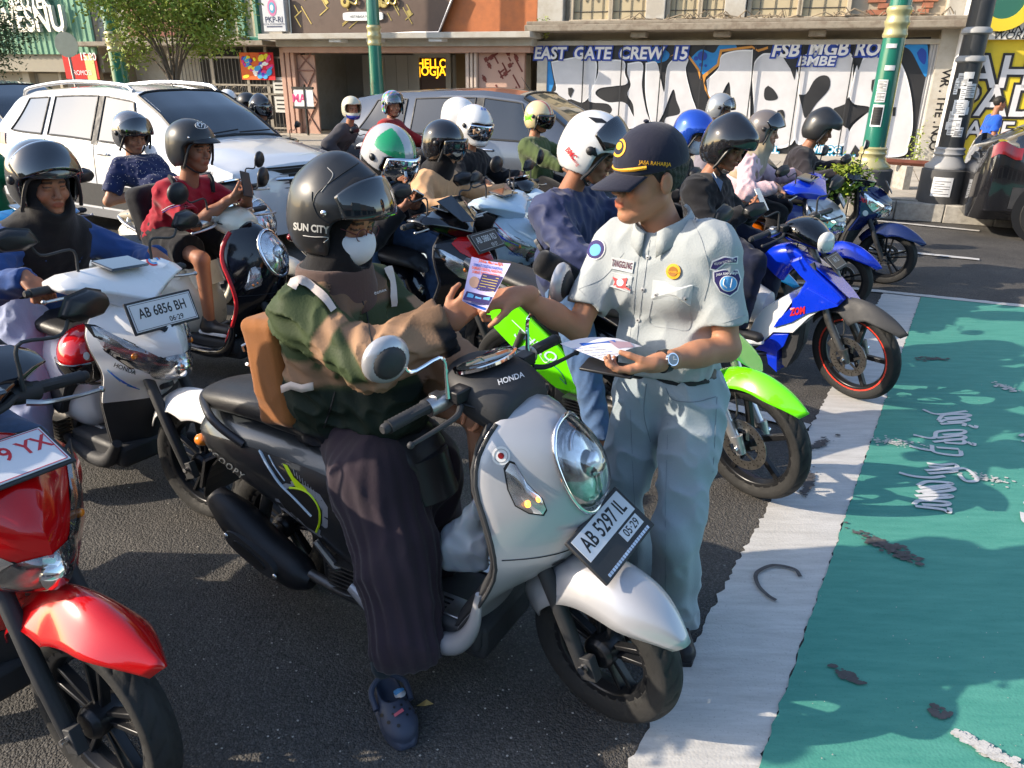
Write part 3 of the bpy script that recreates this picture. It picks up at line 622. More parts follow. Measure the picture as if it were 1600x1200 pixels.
# interior
M_int = mat('interior_boards', (.40, .39, .36), .7, noise=.06, nscale=2)
sA, sB = sL(500, 150), sL(728, 150)
for k in range(14):
    b = B(); w_ = (sB-sA+1.0)/14; wbox(b, sA-.1+k*w_+.006, sA-.1+(k+1)*w_-.006, .75, zc-.28, -2.6, -2.5); obj('wall_board', b, M_int, g, smooth=0)
b = B(); wbox(b, sA-.6, sB+1.2, 0, .75, -2.6, -2.45); obj('dark_plinth', b, M_blk, g, smooth=0)
b = B(); wbox(b, a0, a1, .23, .26, -3.3, .4); obj('threshold', b, M_pave, g, smooth=0)
u0, z1 = wq(655, 90, -2.4); u1, z0 = wq(698, 150, -2.4); b = B(); wbox(b, u0, u1, .2, z1, -2.5, -2.42); dp = obj('shop_door', b, mat('door_brown', (.05, .02, .015), .4), g, smooth=0)
b = B(); wbox(b, u0-.16, u0, .2, z1+.15, -2.5, -2.36); wbox(b, u1, u1+.16, .2, z1+.15, -2.5, -2.36); wbox(b, u0-.16, u1+.16, z1, z1+.15, -2.5, -2.35); obj('door_frame', b, M_int, dp, smooth=0)
M_neon = mat('lit_letters', s2l((255, 180, 30)), .4, emit=1.2)
b = B(); wtext(b, 'HELLO', 675, 100, .34, -2.40, bold=.015, xs=.95); wtext(b, 'JOGJA', 675, 112, .34, -2.40, bold=.015, xs=.95); obj('lit_sign', b, M_neon, g, smooth=0)
b = B(); wbox(b, u1+.3, u1+.75, .3, z1+.1, -2.5, -2.43); obj('side_door', b, mat('door_amber', (.12, .07, .02), .4), g, smooth=0)
# doorway folding door, columns, patterned screen
for x0, x1 in ((452, 458), (460, 466), (468, 473)):
    b = B(); wbox(b, sL(x0), sL(x1), .2, zc-.16, -.1, .12); obj('door_leaf', b, M_pink, g, smooth=0, bevel=.01)
u0, u1 = sL(474), sL(500)
b = B(); wbox(b, u0, u1, .22, zc-.35, -.06, 0); fd = obj('folding_gate', b, M_pink, g, smooth=0); b = B()
for z0_, z1_ in ((.3, 1.1), (1.1, 1.9), (1.9, 2.4)):
    for A_, B_ in (((u0, z0_), (u1, z1_)), ((u1, z0_), (u0, z1_)), ((u0, z1_), (u1, z1_))): b.tube([(A_[0], -.02, A_[1]), (B_[0], -.02, B_[1])], .018, n=5)
obj('cross_brace', b, mat('pink_dark', (.32, .17, .13), .7), fd)
for x0, x1 in ((731, 736), (738, 742), (744, 748)):
    b = B(); wbox(b, sL(x0, 120), sL(x1, 120), .2, zc-.16, -.1, .15); obj('column', b, mat('col_cream', (.55, .45, .38), .7), g, smooth=0, bevel=.01)
u0, u1 = sL(749, 120), sL(820, 120)
b = B(); wbox(b, u0, u1, .2, zc-.2, -.1, .04); ps = obj('patterned_screen', b, mat('screen_pink', (.5, .32, .25), .7), g, smooth=0); b = B(); r = random.Random(5)
for k in range(34):
    s_ = r.uniform(u0+.15, u1-.15); z_ = r.uniform(.5, zc-.3); L_ = r.uniform(.1, .38); a = -1.0 if r.random() < .6 else .57; b.box((s_, -.046, z_), (L_, .012, .035), Matrix.Rotation(-a, 3, 'Y'))
    if k % 3 == 0: b.box((s_, -.046, z_), (.1, .014, .09), Matrix.Rotation(1.0, 3, 'Y'))
obj('inlay', b, mat('screen_maroon', (.16, .03, .02), .6), ps, smooth=0)['kind'] = 'stuff'
# --- row of shops across the street, behind the viewpoint (seen mirrored in glass and chrome)
g = thing('opposite_shops', 'row of pale shops with awnings and dark windows across the street', 'building', loc=(0, -17, 0)); r = random.Random(12)
for k in range(-6, 7):
    b = B(); hh = r.uniform(4.5, 7.5); b.box((k*6., 0, hh/2), (5.9, 5, hh)); obj('wall', b, mat('shop_wall%d' % (k % 3), ((.34, .31, .27), (.25, .27, .27), (.36, .30, .22))[k % 3], .8, noise=.1), g, smooth=0)
    b = B(); b.box((k*6., 3.1, 2.9), (5.6, 1.3, .12)); obj('awning', b, mat('awning%d' % (k % 2), ((.3, .08, .06), (.07, .2, .15))[k % 2], .7), g, smooth=0)
    b = B(); b.box((k*6., 2.52, 1.4), (4.2, .06, 2.4)); obj('shop_window', b, M_dark, g, smooth=0)
# --- left building behind the tree (white, iron gate)
g = bld('white_office', 'white weathered office with green window and iron gate behind the tree')
a0, a1 = sL(165), sL(452)
b = B(); wbox(b, a0, a1, 2.62, 9, -5, -.1); wbox(b, a0, a1, 0, 2.67, -5, -1.2); obj('wall', b, [M_pl_w], g, smooth=0)
b = B(); wbox(b, a0, a1, 2.50, 2.62, -.3, .8); wbox(b, a0+1, a1-1, 2.64, 2.74, -.1, .45); obj('awning', b, M_roofc, g, smooth=0, bevel=.015)
u0, z1 = wq(350, 4, 0); u1, z0 = wq(402, 57, 0)
b = B(); wbox(b, u0, u1, z0, z1+2, -.12, -.08); w_ = obj('window', b, mat('curtain_cream', (.4, .36, .25), .8, noise=.3, nscale=3), g, smooth=0)
b = B(); wbox(b, u0-.08, u0+.03, z0-.08, z1+2, -.12, .03); wbox(b, u1-.03, u1+.08, z0-.08, z1+2, -.12, .03); wbox(b, (u0+u1)/2-.12, (u0+u1)/2+.12, z0, z1+2, -.12, 0.02); wbox(b, u0-.1, u1+.1, z0-.12, z0, -.12, .06); obj('window_frame', b, M_grn, w_, smooth=0, bevel=.01)
b = B(); u0, z1 = wq(300, 20, 0); wbox(b, wq(195, 30)[0], wq(310, 30)[0], wq(240, 62)[1], 6, -.1, -.05); obj('red_shutter', b, mat('red_brown_panel', (.20, .07, .05), .7, noise=.2), g, smooth=0)
b = B(); wbox(b, sL(290), sL(450), .22, 2.48, -1.15, -1.0); obj('dark_opening', b, M_dark, g, smooth=0)
M_gate = mat('gate_steel', (.22, .2, .17), .5, metal=.6, noise=.2)
b = B(); u0, u1 = sL(282), sL(455); 
for k in range(int((u1-u0)/.13)):
    s_ = u0+k*.13; z_ = 2.22 if k % 2 else 2.18; b.tube([(s_, -.02, .25), (s_, -.02, z_)], .014, n=5)
gt = obj('gate_bars', b, M_gate, g)
b = B()
for z_ in (.35, 1.25, 1.48, 2.2): wbox(b, u0, u1, z_, z_+.05, -.0, .04)
for k in range(int((u1-u0)/.26)): b.lathe([(.07, -.01), (.085, 0), (.07, .01)], (u0+.13+k*.26, -.02, 1.39), 'y', 10, closed=True)
for x in (282, 345, 398, 428, 455): wbox(b, sL(x)-.05, sL(x)+.05, .2, 2.5, -.06, .04)
obj('gate_frame', b, M_gate, g, smooth=30)
for x0, x1, z_ in ((436, 454, 1.0), (436, 454, 1.5)):
    b = B(); wbox(b, sL(433, 170), sL(456, 170), z_-.2, z_+.22, .06, .075); nb_ = obj('notice_board', b, mat('notice_white', (.55, .54, .5), .7, noise=.1), g, smooth=0)
    b = B(); 
    for k in range(3): wbox(b, sL(436, 170), sL(453, 170), z_+.1-k*.11, z_+.14-k*.11, .076, .08)
    obj('print', b, M_blk, nb_, smooth=0)
# hanging sign
t = bld('hanging_sign', 'light grey hanging sign reading PKP-RI with round emblem', 'sign')
u0, z1 = wq(407, -8, .5); u1, z0 = wq(447, 49, .5); b = B(); wbox(b, u0, u1, z0, z1, .42, .5); obj('board', b, mat('sign_grey', (.5, .52, .55), .5, noise=.05), t, smooth=0, bevel=.01)
b = B(); wtext(b, 'PKP-RI', 428, 31, .20, .506, bold=.01); wtext(b, 'KOTA YOGYAKARTA', 428, 38, .07, .506); wbox(b, u0+.1, u1-.1, z0+.1, z0+.13, .5, .505); obj('lettering', b, mat('sign_navy', (.02, .03, .09), .6), t, smooth=0)
b = B(); 
for k, rr in enumerate((.2, .13, .07)): s_, z_ = wq(425, 12, .5); b.prism(ring_pts(rr*.7, rr, 20, (s_, z_)), -.502-.004*(k+1), -.5, 'xz', mi=k)
obj('emblem', b, [mat('emb_pink', (.5, .15, .3), .5), mat('emb_blue', (.05, .3, .45), .5), M_white], t, smooth=0)
# --- green facade pharmacy
g = bld('green_pharmacy', 'pharmacy with green corrugated facade, raised letters and beige lower wall')
a0, a1 = wq(-140, 50)[0], wq(151, 50)[0]; zb = wq(80, 85)[1]
M_gcor = mat('green_corrugated', (.12, .26, .17), .45, metal=.2, noise=.08, nscale=1)
b = B(); xs = np.arange(a0, a1, .06); ys = -.1-.03*(np.arange(len(xs)) % 4 >= 2); b.grid(np.array([[(x, y, zb), (x, y, 8)] for x, y in zip(xs, ys)])); obj('corrugated_cladding', b, M_gcor, g, smooth=0)
b = B(); wbox(b, a0, a1, zb, 8, -5, .05); obj('wall', b, M_pl_b, g, smooth=0)
b = B(); wbox(b, a0, sL(180), zb-.5, zb, -4, .0); wbox(b, a0, sL(180), 0, zb-.5, -4, -.5); obj('lower_wall', b, mat('beige_plaster', (.30, .27, .21), .8, noise=.12, nscale=2), g, smooth=0)
for x0, x1 in ((55, 95), (158, 190)): b = B(); wbox(b, sL(x0), sL(x1), .8, zb-.55, -.52, -.46); obj('window', b, mat('window_dim', (.09, .08, .06), .3), g, smooth=0)
for x0, x1 in ((40, 50), (95, 99)): b = B(); wbox(b, sL(x0), sL(x1), .2, zb-.45, -.5, -.3); obj('pillar', b, mat('pillar_cream', (.42, .37, .28), .8), g, smooth=0)
V_, F_ = text2d('APOTEK', .62, bold=.01)
for body, px, py, sz in (('APOTEK', 46, 4, .55), ('WESNU', 48, 32, 1.0)):
    b = B()
    for dd in np.linspace(.16, .26, 5): wtext(b, body, px, py, sz, dd, bold=.02, xs=.82)
    V2 = b.v; s_, z_ = wq(px, py, .26); n1 = len(text2d(body, 1, bold=.02)[0])
    # side walls of the raised letters
    b2 = B(); wtext(b2, body, px, py, sz, .27, bold=.02, xs=.82); o = obj('raised_letters', b2, mat('letter_metal', (.62, .62, .60), .3, metal=.4), g, smooth=0); md = o.modifiers.new('solid', 'SOLIDIFY'); md.thickness = .12; md.offset = 0
t = bld('red_banner', 'red and white banner under the green facade', 'banner'); u0, z1 = wq(97, 84, .1); u1, z0 = wq(157, 124, .1)
b = B(); wbox(b, u0, u1, z0, z1, .1, .12); obj('cloth', b, cloth('banner_red', (190, 45, 40)), t, smooth=0)
b = B(); wbox(b, u0+.9, u1-.1, z1-.75, z1-.05, .121, .13, 1); wtext(b, '15.00', 137, 89, .3, .135, 0, bold=.02); wbox(b, u0, u1, z1-1.1, z1-.85, .121, .13, 2); wtext(b, 'PROMOSI', 127, 114, .2, .14, 0); obj('print', b, [M_white, mat('ban_yel', (.6, .55, .2), .7), M_blk], t, smooth=0)
t = bld('colourful_banner', 'colourful purple and red banner hung on the iron gate', 'banner'); u0, z1 = wq(373, 82, .15); u1, z0 = wq(430, 125, .15)
b = B(); wbox(b, u0, (u0+u1)/2+.1, z0, z1, .12, .14); wbox(b, (u0+u1)/2+.1, u1, z0, z1, .12, .14, 1); obj('cloth', b, [cloth('ban_or', (225, 110, 60)), cloth('ban_red', (215, 50, 60))], t, smooth=0)
b = B(); r = random.Random(3); cols_b = [mat('b%d' % k, s2l(c), .7) for k, c in enumerate(((90, 60, 190), (60, 160, 220), (240, 230, 60), (245, 245, 245), (230, 60, 140)))]
for k in range(44): s_ = r.uniform(u0+.1, u1-.1); z_ = r.uniform(z0+.08, z1-.1); b.prism(ring_pts(r.uniform(.03, .13), r.uniform(.03, .09), 8, (s_, z_), 2, r.random()), -.15-k*.0004, -.14, 'xz', mi=(k*7) % 5)
obj('print', b, cols_b, t, smooth=0)
t = bld('easel_sign', 'framed whiteboard signs reading MA beside the pink doors', 'sign'); b = B(); 
for x0, x1 in ((459, 475), (477, 489)): wbox(b, wq(x0, 150, .4)[0], wq(x1, 150, .4)[0], wq(470, 167, .4)[1], wq(470, 139, .4)[1], .38, .4)
obj('board', b, M_white, t, smooth=0); b = B(); wbox(b, wq(457, 150, .4)[0], wq(490, 150, .4)[0], wq(470, 168, .4)[1]-.03, wq(470, 168, .4)[1]+.03, .36, .42); wbox(b, wq(475, 150, .4)[0], wq(477, 150, .4)[0], .25, wq(470, 138, .4)[1]+.1, .36, .42); wbox(b, wq(457, 150, .4)[0], wq(490, 150, .4)[0], wq(470, 138, .4)[1]-.02, wq(470, 138, .4)[1]+.04, .36, .42); obj('frame', b, M_blk, t, smooth=0)
b = B(); wtext(b, 'MA', 467, 154, .3, .405, bold=.02); obj('lettering', b, mat('sign_pink', (.6, .05, .2), .6), t, smooth=0)
# --- white column strip with pipe, and yellow building at right
g = bld('white_corner_wall', 'peeling white corner wall with black handwriting and drain pipe', 'wall')
u0, u1 = wq(1446, 150)[0], wq(1522, 150)[0]
b = B(); wbox(b, u0+.05, u1, 0, 9, -3, .1); obj('plaster', b, M_pl_w, g, smooth=0, bevel=.02)
b = B(); b.tube([(u0+.45, -.25, .05), (u0+.45, -.25, 8)], .1, n=14); obj('drain_pipe', b, mat('pipe_white', (.6, .6, .6), .5, noise=.12, nscale=3), g)
b = B()
for k, chx in enumerate('WR.THE.NOO'): s_, z_ = wq(1478-k*2.2, 118+k*12.2, .12); V, F = text2d(chx, .24, bold=.015); b.add([(s_+V_[1]*.0+y, -.106, z_-x) for x, y, _ in V for V_ in ((0, 0),)], F)
obj('handwriting', b, M_blk, g, smooth=0)
g = bld('yellow_building', 'yellow and white building with round green window and silver lettering')
u0, u1 = wq(1522, 150)[0], wq(1522, 150)[0]+9; zy = wq(1560, 62)[1]
b = B(); wbox(b, u0, u1, 0, zy, -3, -.05); obj('lower_wall', b, mat('yellow_paint', (.62, .48, .03), .6, noise=.12, nscale=2), g, smooth=0)
b = B(); wbox(b, u0, u1, zy, 9, -3, .12); obj('upper_wall', b, mat('white_render', (.55, .54, .5), .7, noise=.08), g, smooth=0)
s_, z_ = wq(1571, 0, .1); b = B(); b.lathe([(.34, .14), (.56, .14), (.56, .2), (.34, .2)], (s_, -.34, z_), 'y', 32, closed=True); obj('window_ring', b, mat('yellow_ring', (.62, .48, .03), .5), g)
b = B(); b.prism(ring_pts(.35, .35, 30, (s_, z_)), -.16, -.12, 'xz'); obj('round_window', b, mat('green_pane', (.03, .12, .09), .2), g, smooth=0)
b = B(); wtext(b, 'SAINT', 1586, 46, .22, .13, shear=.2); wtext(b, 'WORLD', 1586, 56, .2, .13, shear=.2); obj('handwriting', b, M_blk, g, smooth=0)
b = B()
for body, x, y, s_ in (('AH', 1562, 115, .85), ('PAD', 1560, 160, .85), ('ATE', 1545, 205, .5)): wtext(b, body, x, y, s_, -.03, 1, bold=.07); wtext(b, body, x, y, s_, -.025, 0, bold=.015)
obj('graffiti', b, [M_g['w'], M_g['k']], g, smooth=0)
# ------------------------------------------------------------ street poles
def pole(px, depth_pt, hgt, label, rb=.19, plinth=True, bands=(2.6, 3.0), hs=1., dark=False):
    t = thing('street_lamp', label, 'lamp post', loc=(depth_pt[0], depth_pt[1], 0))
    b = B(); pr = [(rb*1.02, 1.02), (rb*.98, 1.3), (rb*.80, hgt)]
    b.lathe([(rb*1.0, KH+.3), (rb*.98, 1.4), (rb*.86, 3.), (rb*.80, hgt)], axis='z', n=28); sh = obj('shaft', b, M_grn if not dark else mat('black_post', (.025, .027, .03), .45, noise=.2, bump=.2), t, smooth=60)
    mg = M_gold if not dark else mat('post_greyband', (.3, .3, .3), .5)
    b = B(); z0 = KH+.45 if plinth else KH+.1
    b.lathe([(r_*rb, z0+z_*.72) for r_, z_ in ((1.7, 0), (1.72, .05), (1.3, .12), (1.1, .22), (1.25, .26), (1.12, .3), (1.2, .35), (1.02, .38))], axis='z', n=32)
    obj('base_moulding', b, mg, t, smooth=60)
    for z_ in bands:
        b = B(); w = rb*.93; b.lathe([(w*r_, z_+q_*hs) for r_, q_ in ((1, 0), (1.08, .03), (1.1, .07), (1.02, .1), (1, .2), (1.1, .23), (1.12, .29), (1, .33), (1, .42), (1.12, .46), (1.12, .52), (.98, .55))], axis='z', n=32); obj('collar', b, mg, t, smooth=60)
    if plinth: b = B(); b.lathe([(.0, KH), (.29, KH), (.29, KH+.43), (.26, KH+.45), (0, KH+.45)], axis='z', n=36); obj('plinth', b, mat('plinth_grey', (.07, .07, .07), .7, noise=.2, bump=.4), t, smooth=50)
    return t
pr_ = gnd(1364, 320, KH)[:2]+np.array([0, .29])
tp = pole(1364, pr_, 6, 'green lamp post with gold collars and stickers in front of the graffiti', .145, bands=(2.28,), hs=.66)
def sticker(t, rb, z, w, h, ang, m, name='sticker', off=.004):
    b = B(); a = np.linspace(ang-w/2/rb, ang+w/2/rb, 8); G = [[((rb+off)*math.cos(q), (rb+off)*math.sin(q), z+zz) for zz in (0, h)] for q in a]; b.grid(G); o = obj(name, b, m, t, smooth=0)
    if m is not M_blk and h > .12:
        b = B(); [b.grid([[((rb+off+.0008)*math.cos(q), (rb+off+.0008)*math.sin(q), z+zz) for zz in (h*u, h*u+.008)] for q in np.linspace(ang-w*.4/rb, ang+w*(.4-.3*((i*7)%3==1))/rb, 6)]) for i, u in enumerate(np.arange(.12, .9, .13))]; obj('print', b, M_plm, o, smooth=0)['kind'] = 'stuff'
    return o
aF = math.atan2(-pr_[1], -pr_[0])
Mst = mat('sticker_paper', (.6, .6, .6), .6, noise=.15, nscale=20)
for z_, h_, dA in ((1.66, .13, -.25), (1.52, .13, -.25), (2.16, .05, -.1), (1.9, .06, .1)): sticker(tp, .143, z_, .12, h_, aF+dA, Mst)
sticker(tp, .144, 1.24, .12, .22, aF-.25, M_blk, off=.0035); sticker(tp, .144, 1.22, .14, .27, aF-.25, M_white, off=.003)
pk = gnd(1484, 320, KH)[:2]+np.array([0, .29])
tb = pole(1484, pk, 6, 'black post covered in torn stickers beside the white corner wall', .155, bands=(), dark=True)
r = random.Random(6)
for k in range(16): z_ = 1.1+r.random()*.75; sticker(tb, .152, z_, r.uniform(.05, .16), r.uniform(.05, .2), aF+r.uniform(-.6, .6)-.1, Mst if k % 3 else M_white, off=.004+k*.0004)
sticker(tb, .291, .34, .24, .25, math.atan2(-pk[1], -pk[0])+.0, M_white)
for z_ in (2.0, 2.33): b = B(); b.lathe([(.14, z_), (.175, z_+.02), (.175, z_+.06), (.14, z_+.09)], axis='z', n=28); obj('collar', b, mat('post_greyband', (.3, .3, .3), .5), tb, smooth=60)
p2 = atY(592, 190, 19.5); pole(592, p2, 7.5, 'green lamp post with gold collar in front of the souvenir shop', .17, hs=.8, bands=(2.45,), plinth=False)
p3 = atY(190, 130, 19.5); pole(190, p3, 7.5, 'green lamp post with gold collar behind the white car', .19, hs=.8, bands=(2.25,), plinth=False)
# bench rail between posts
t = thing('bench', 'reddish brown bench plank behind the lamp post plinths', 'bench', loc=(pr_[0], pr_[1], 0)); b = B(); q0 = atY(1384, 252, 11.8)-np.array([pr_[0], pr_[1], 0]); q1 = atY(1540, 262, 11.4)-np.array([pr_[0], pr_[1], 0])
b.tube([q0, q1], .05, n=6); obj('plank', b, mat('bench_wood', (.18, .06, .035), .5, noise=.2), t)
for q in (q0*.8+q1*.2, q1*.8+q0*.2): b = B(); b.box((q[0], q[1], (q[2]+KH)/2-.02), (.1, .35, q[2]-KH-.04)); obj('leg', b, M_conc, t, smooth=0)
# round traffic sign seen from behind
ps_ = atY(107, 70, 21.); t = thing('traffic_sign', 'round traffic sign seen from behind, over the white car roof', 'road sign', loc=(ps_[0], ps_[1], 0))
b = B(); b.tube([(0, 0, 0), (-.05, 0, ps_[2]+.35)], .035, n=8); obj('post', b, M_alu, t)
b = B(); b.lathe([(0, -.01), (.3, -.01), (.3, .01), (0, .01)], (-.03, -.04, ps_[2]), 'y', 28); obj('disc', b, mat('sign_back', (.30, .32, .26), .5, noise=.1), t, smooth=40)
# weeds at foot of the corner wall
def leaves(b, c, n, sx, sy, sz, lf, r, mi=0, droop=0.):
    for k in range(n):
        p = np.array([r.gauss(0, sx), r.gauss(0, sy), r.gauss(0, sz)])+c; d = np.array([r.gauss(0, 1), r.gauss(0, 1), r.gauss(0, .6)-droop]); d /= np.linalg.norm(d); s_ = np.cross(d, [r.gauss(0, 1), r.gauss(0, 1), r.gauss(0, 1)]); s_ /= np.linalg.norm(s_)+1e-6
        l = lf*r.uniform(.6, 1.3); b.add([p, p+d*l*.5+s_*l*.22, p+d*l, p+d*l*.5-s_*l*.22], [(0, 1, 2, 3)], mi)
def M_leaf(name, c, c2):
    m = mat('leaf_'+name, c, .55, noise=.35, nscale=4, col2=c2); return m
M_lf = M_leaf('yellowgreen', (.30, .36, .04), (.13, .2, .02)); M_lf2 = M_leaf('dark', (.03, .07, .02), (.06, .1, .02))
for x, y, h in ((1433, 232, .6), (1425, 265, .35), (836, 45, .2), (853, 42, .25), (1345, 262, .3)):
    s_, z_ = wq(x, y, .3); t = bld('weed', 'green weeds growing at x'.replace('at x', {1433: 'up the edge of the corner wall', 1425: 'at the foot of the corner wall', 836: 'on the ledge by the orange slats', 853: 'from the pier base above the graffiti', 1345: 'behind the green post plinth'}[x]), 'plant'); b = B(); leaves(b, np.array([s_, -.3, z_]), 160, .06, .06, h*.4, .07, random.Random(x)); obj('foliage', b, M_lf, t, smooth=0)
# ------------------------------------------------------------ trees
def tree(loc, label, H0, crown, n, seed, mleaf, lf=.075, tr=.07):
    r = random.Random(seed); t = thing('street_tree', label, 'tree', loc=loc); b = B()
    b.tube([(0, 0, 0), (.03, .02, H0*.5), (-.02, .03, H0)], [tr, tr*.85, tr*.7], n=10, smooth=8); ends = []
    cz, cx_, ch = crown
    for k in range(15):
        a = k*2.4+r.random(); L_ = cx_*r.uniform(.55, 1.0); z1 = cz+ch*r.uniform(-.8, .9); z0 = H0*r.uniform(.75, 1.); P = [(0, 0, z0), (L_*.4*math.cos(a), L_*.4*math.sin(a), z0+(z1-z0)*.55), (L_*math.cos(a), L_*math.sin(a), z1)]
        b.tube(P, [tr*.45, tr*.25, tr*.08], n=6, smooth=7); ends.append(P[2]); ends.append(tuple(np.array(P[1])*.5+np.array(P[2])*.5))
        for q in range(4):
            a2 = a+r.gauss(0, .7); e = (P[2][0]+.45*math.cos(a2)*r.random(), P[2][1]+.45*math.sin(a2)*r.random(), P[2][2]+r.gauss(0, .25)); b.tube([P[1], tuple((np.array(P[1])+np.array(P[2]))/2), e], [tr*.15, tr*.1, tr*.04], n=4); ends.append(e)
    obj('trunk', b, mat('bark', (.13, .10, .07), .9, noise=.3, nscale=20, bump=.6, bscale=50), t)
    b = B()
    for e in ends:
        m = int(n*r.uniform(.4, 1.5)/len(ends)); leaves(b, np.array(e), m, .24, .24, .13, lf, r, droop=.3)
    o = obj('crown', b, mleaf, t, smooth=0)
    return t
pt = atY(262, 60, 17.5); tree((pt[0], pt[1], .2), 'leafy yellow green street tree in front of the white office', 1.5, (2.75, 1.2, .85), 17000, 3, M_lf, lf=.095)
pt = atY(-75, 60, 16.); tree((pt[0], pt[1], .2), 'darker green street tree at the left edge of the view', 1.9, (2.5, 1.0, .9), 9000, 5, M_leaf('mid', (.06, .11, .03), (.03, .06, .02)))
pt = atY(-260, 0, 11.); 
# =================================================================== VEHICLE HELPERS
def projw(p):
    q = np.asarray(p, float)-[0, 0, CAMH]; z = q@_f; return np.array([800+FPX*(q@_r)/z, 600-FPX*(q@_u)/z])
def solve_px(fn, M, px, py, g=(0., 0.)):
    """find (a,b) on the surface fn whose place in the world is seen at (px,py)"""
    M = np.array(M); x = np.array(g, float)
    F = lambda x: projw(M[:3, :3]@np.asarray(fn(x[0], x[1], 0.))+M[:3, 3])-(px, py)
    for _ in range(25):
        r = F(x); J = np.stack([(F(x+[1e-3, 0])-r)/1e-3, (F(x+[0, 1e-3])-r)/1e-3], 1)
        try: s = -np.linalg.solve(J, r)
        except Exception: break
        s = np.clip(s, -.08, .08); x = x+s
        if abs(r).max() < .3: break
    return x
def px_out(fn, M, pts, g): 
    out = []
    for p in pts: g = solve_px(fn, M, p[0], p[1], g); out.append(g)
    return np.array(out)
def sideplane(y): return lambda x, z, off=0.: np.array([x, y+math.copysign(off, y), z])
def loft(b, st, n=28, rings=24, mi=0, flat_bottom=None):
    st = np.asarray(st, float); t = np.linspace(0, 1, len(st)); tt = np.linspace(0, 1, rings)
    S = np.stack([cint(tt, t, st[:, k]) for k in range(st.shape[1])], 1); a = np.linspace(0, 2*np.pi, n, endpoint=False); G = []
    for x, z, tilt, hw, hh, ex in S:
        cy = np.sign(np.cos(a))*abs(np.cos(a))**(2/ex)*hw; cu = np.sign(np.sin(a))*abs(np.sin(a))**(2/ex)*hh
        G.append(np.stack([x-cu*math.sin(tilt), cy, z+cu*math.cos(tilt)], 1))
    b.grid(np.array(G), cv=True, mi=mi, cap0=True, cap1=True); return b
class LoftSide:
    def __init__(s, st, side): s.st = np.asarray(st, float)[np.argsort(np.asarray(st)[:, 0])]; s.side = side
    def __call__(s, x, z, off=0.):
        X = s.st[:, 0]; zc, hw, hh, ex = [float(cint(x, X, s.st[:, k])) for k in (1, 3, 4, 5)]
        u = min(.97, abs((z-zc)/hh)); return np.array([x, s.side*(hw*(1-u**ex)**(1/ex)+off), z])
class Front:
    def __init__(s, z, xf, w, d, p): s.z, s.xf, s.w, s.d, s.p = z, xf, w, d, p
    def __call__(s, y, z, off=0.):
        xf, w, d = [float(cint(z, s.z, k)) for k in (s.xf, s.w, s.d)]; t = min(1., abs(y)/w)
        e = .01; dx = (float(cint(z+e, s.z, s.xf))-float(cint(z-e, s.z, s.xf)))/(2*e); dy = -math.copysign(d*s.p*t**(s.p-1)/w, y)
        n = nrm([1, -dy, -dx]); return np.array([xf-d*t**s.p, y, z])+n*off
    def mesh(s, b, nz=30, nt=21, th=.03, mi=0, back=True, z0=None, z1=None):
        G = []
        for z in np.linspace(s.z[0] if z0 is None else z0, s.z[-1] if z1 is None else z1, nz):
            w = float(cint(z, s.z, s.w)); d = float(cint(z, s.z, s.d)); xf = float(cint(z, s.z, s.xf)); t = np.linspace(-1, 1, nt)
            fr = np.stack([xf-d*abs(t)**s.p, w*t, z+0*t], 1); bk = np.stack([np.full(nt, xf-d)-th*(1-abs(t)**4)*.3-.012, w*t*.98, z+0*t], 1)[::-1]
            G.append(np.vstack([fr, bk]) if back else fr)
        b.grid(np.array(G), cv=back, mi=mi, cap0=back, cap1=back, flip=False); return b
def steer_m(st, rake=26., tr=.08):
    a = rad(rake); return Matrix.Translation((tr, 0, 0))@Matrix.Rotation(rad(st), 4, Vector((-math.sin(a), 0, math.cos(a))))@Matrix.Translation((-tr, 0, 0))
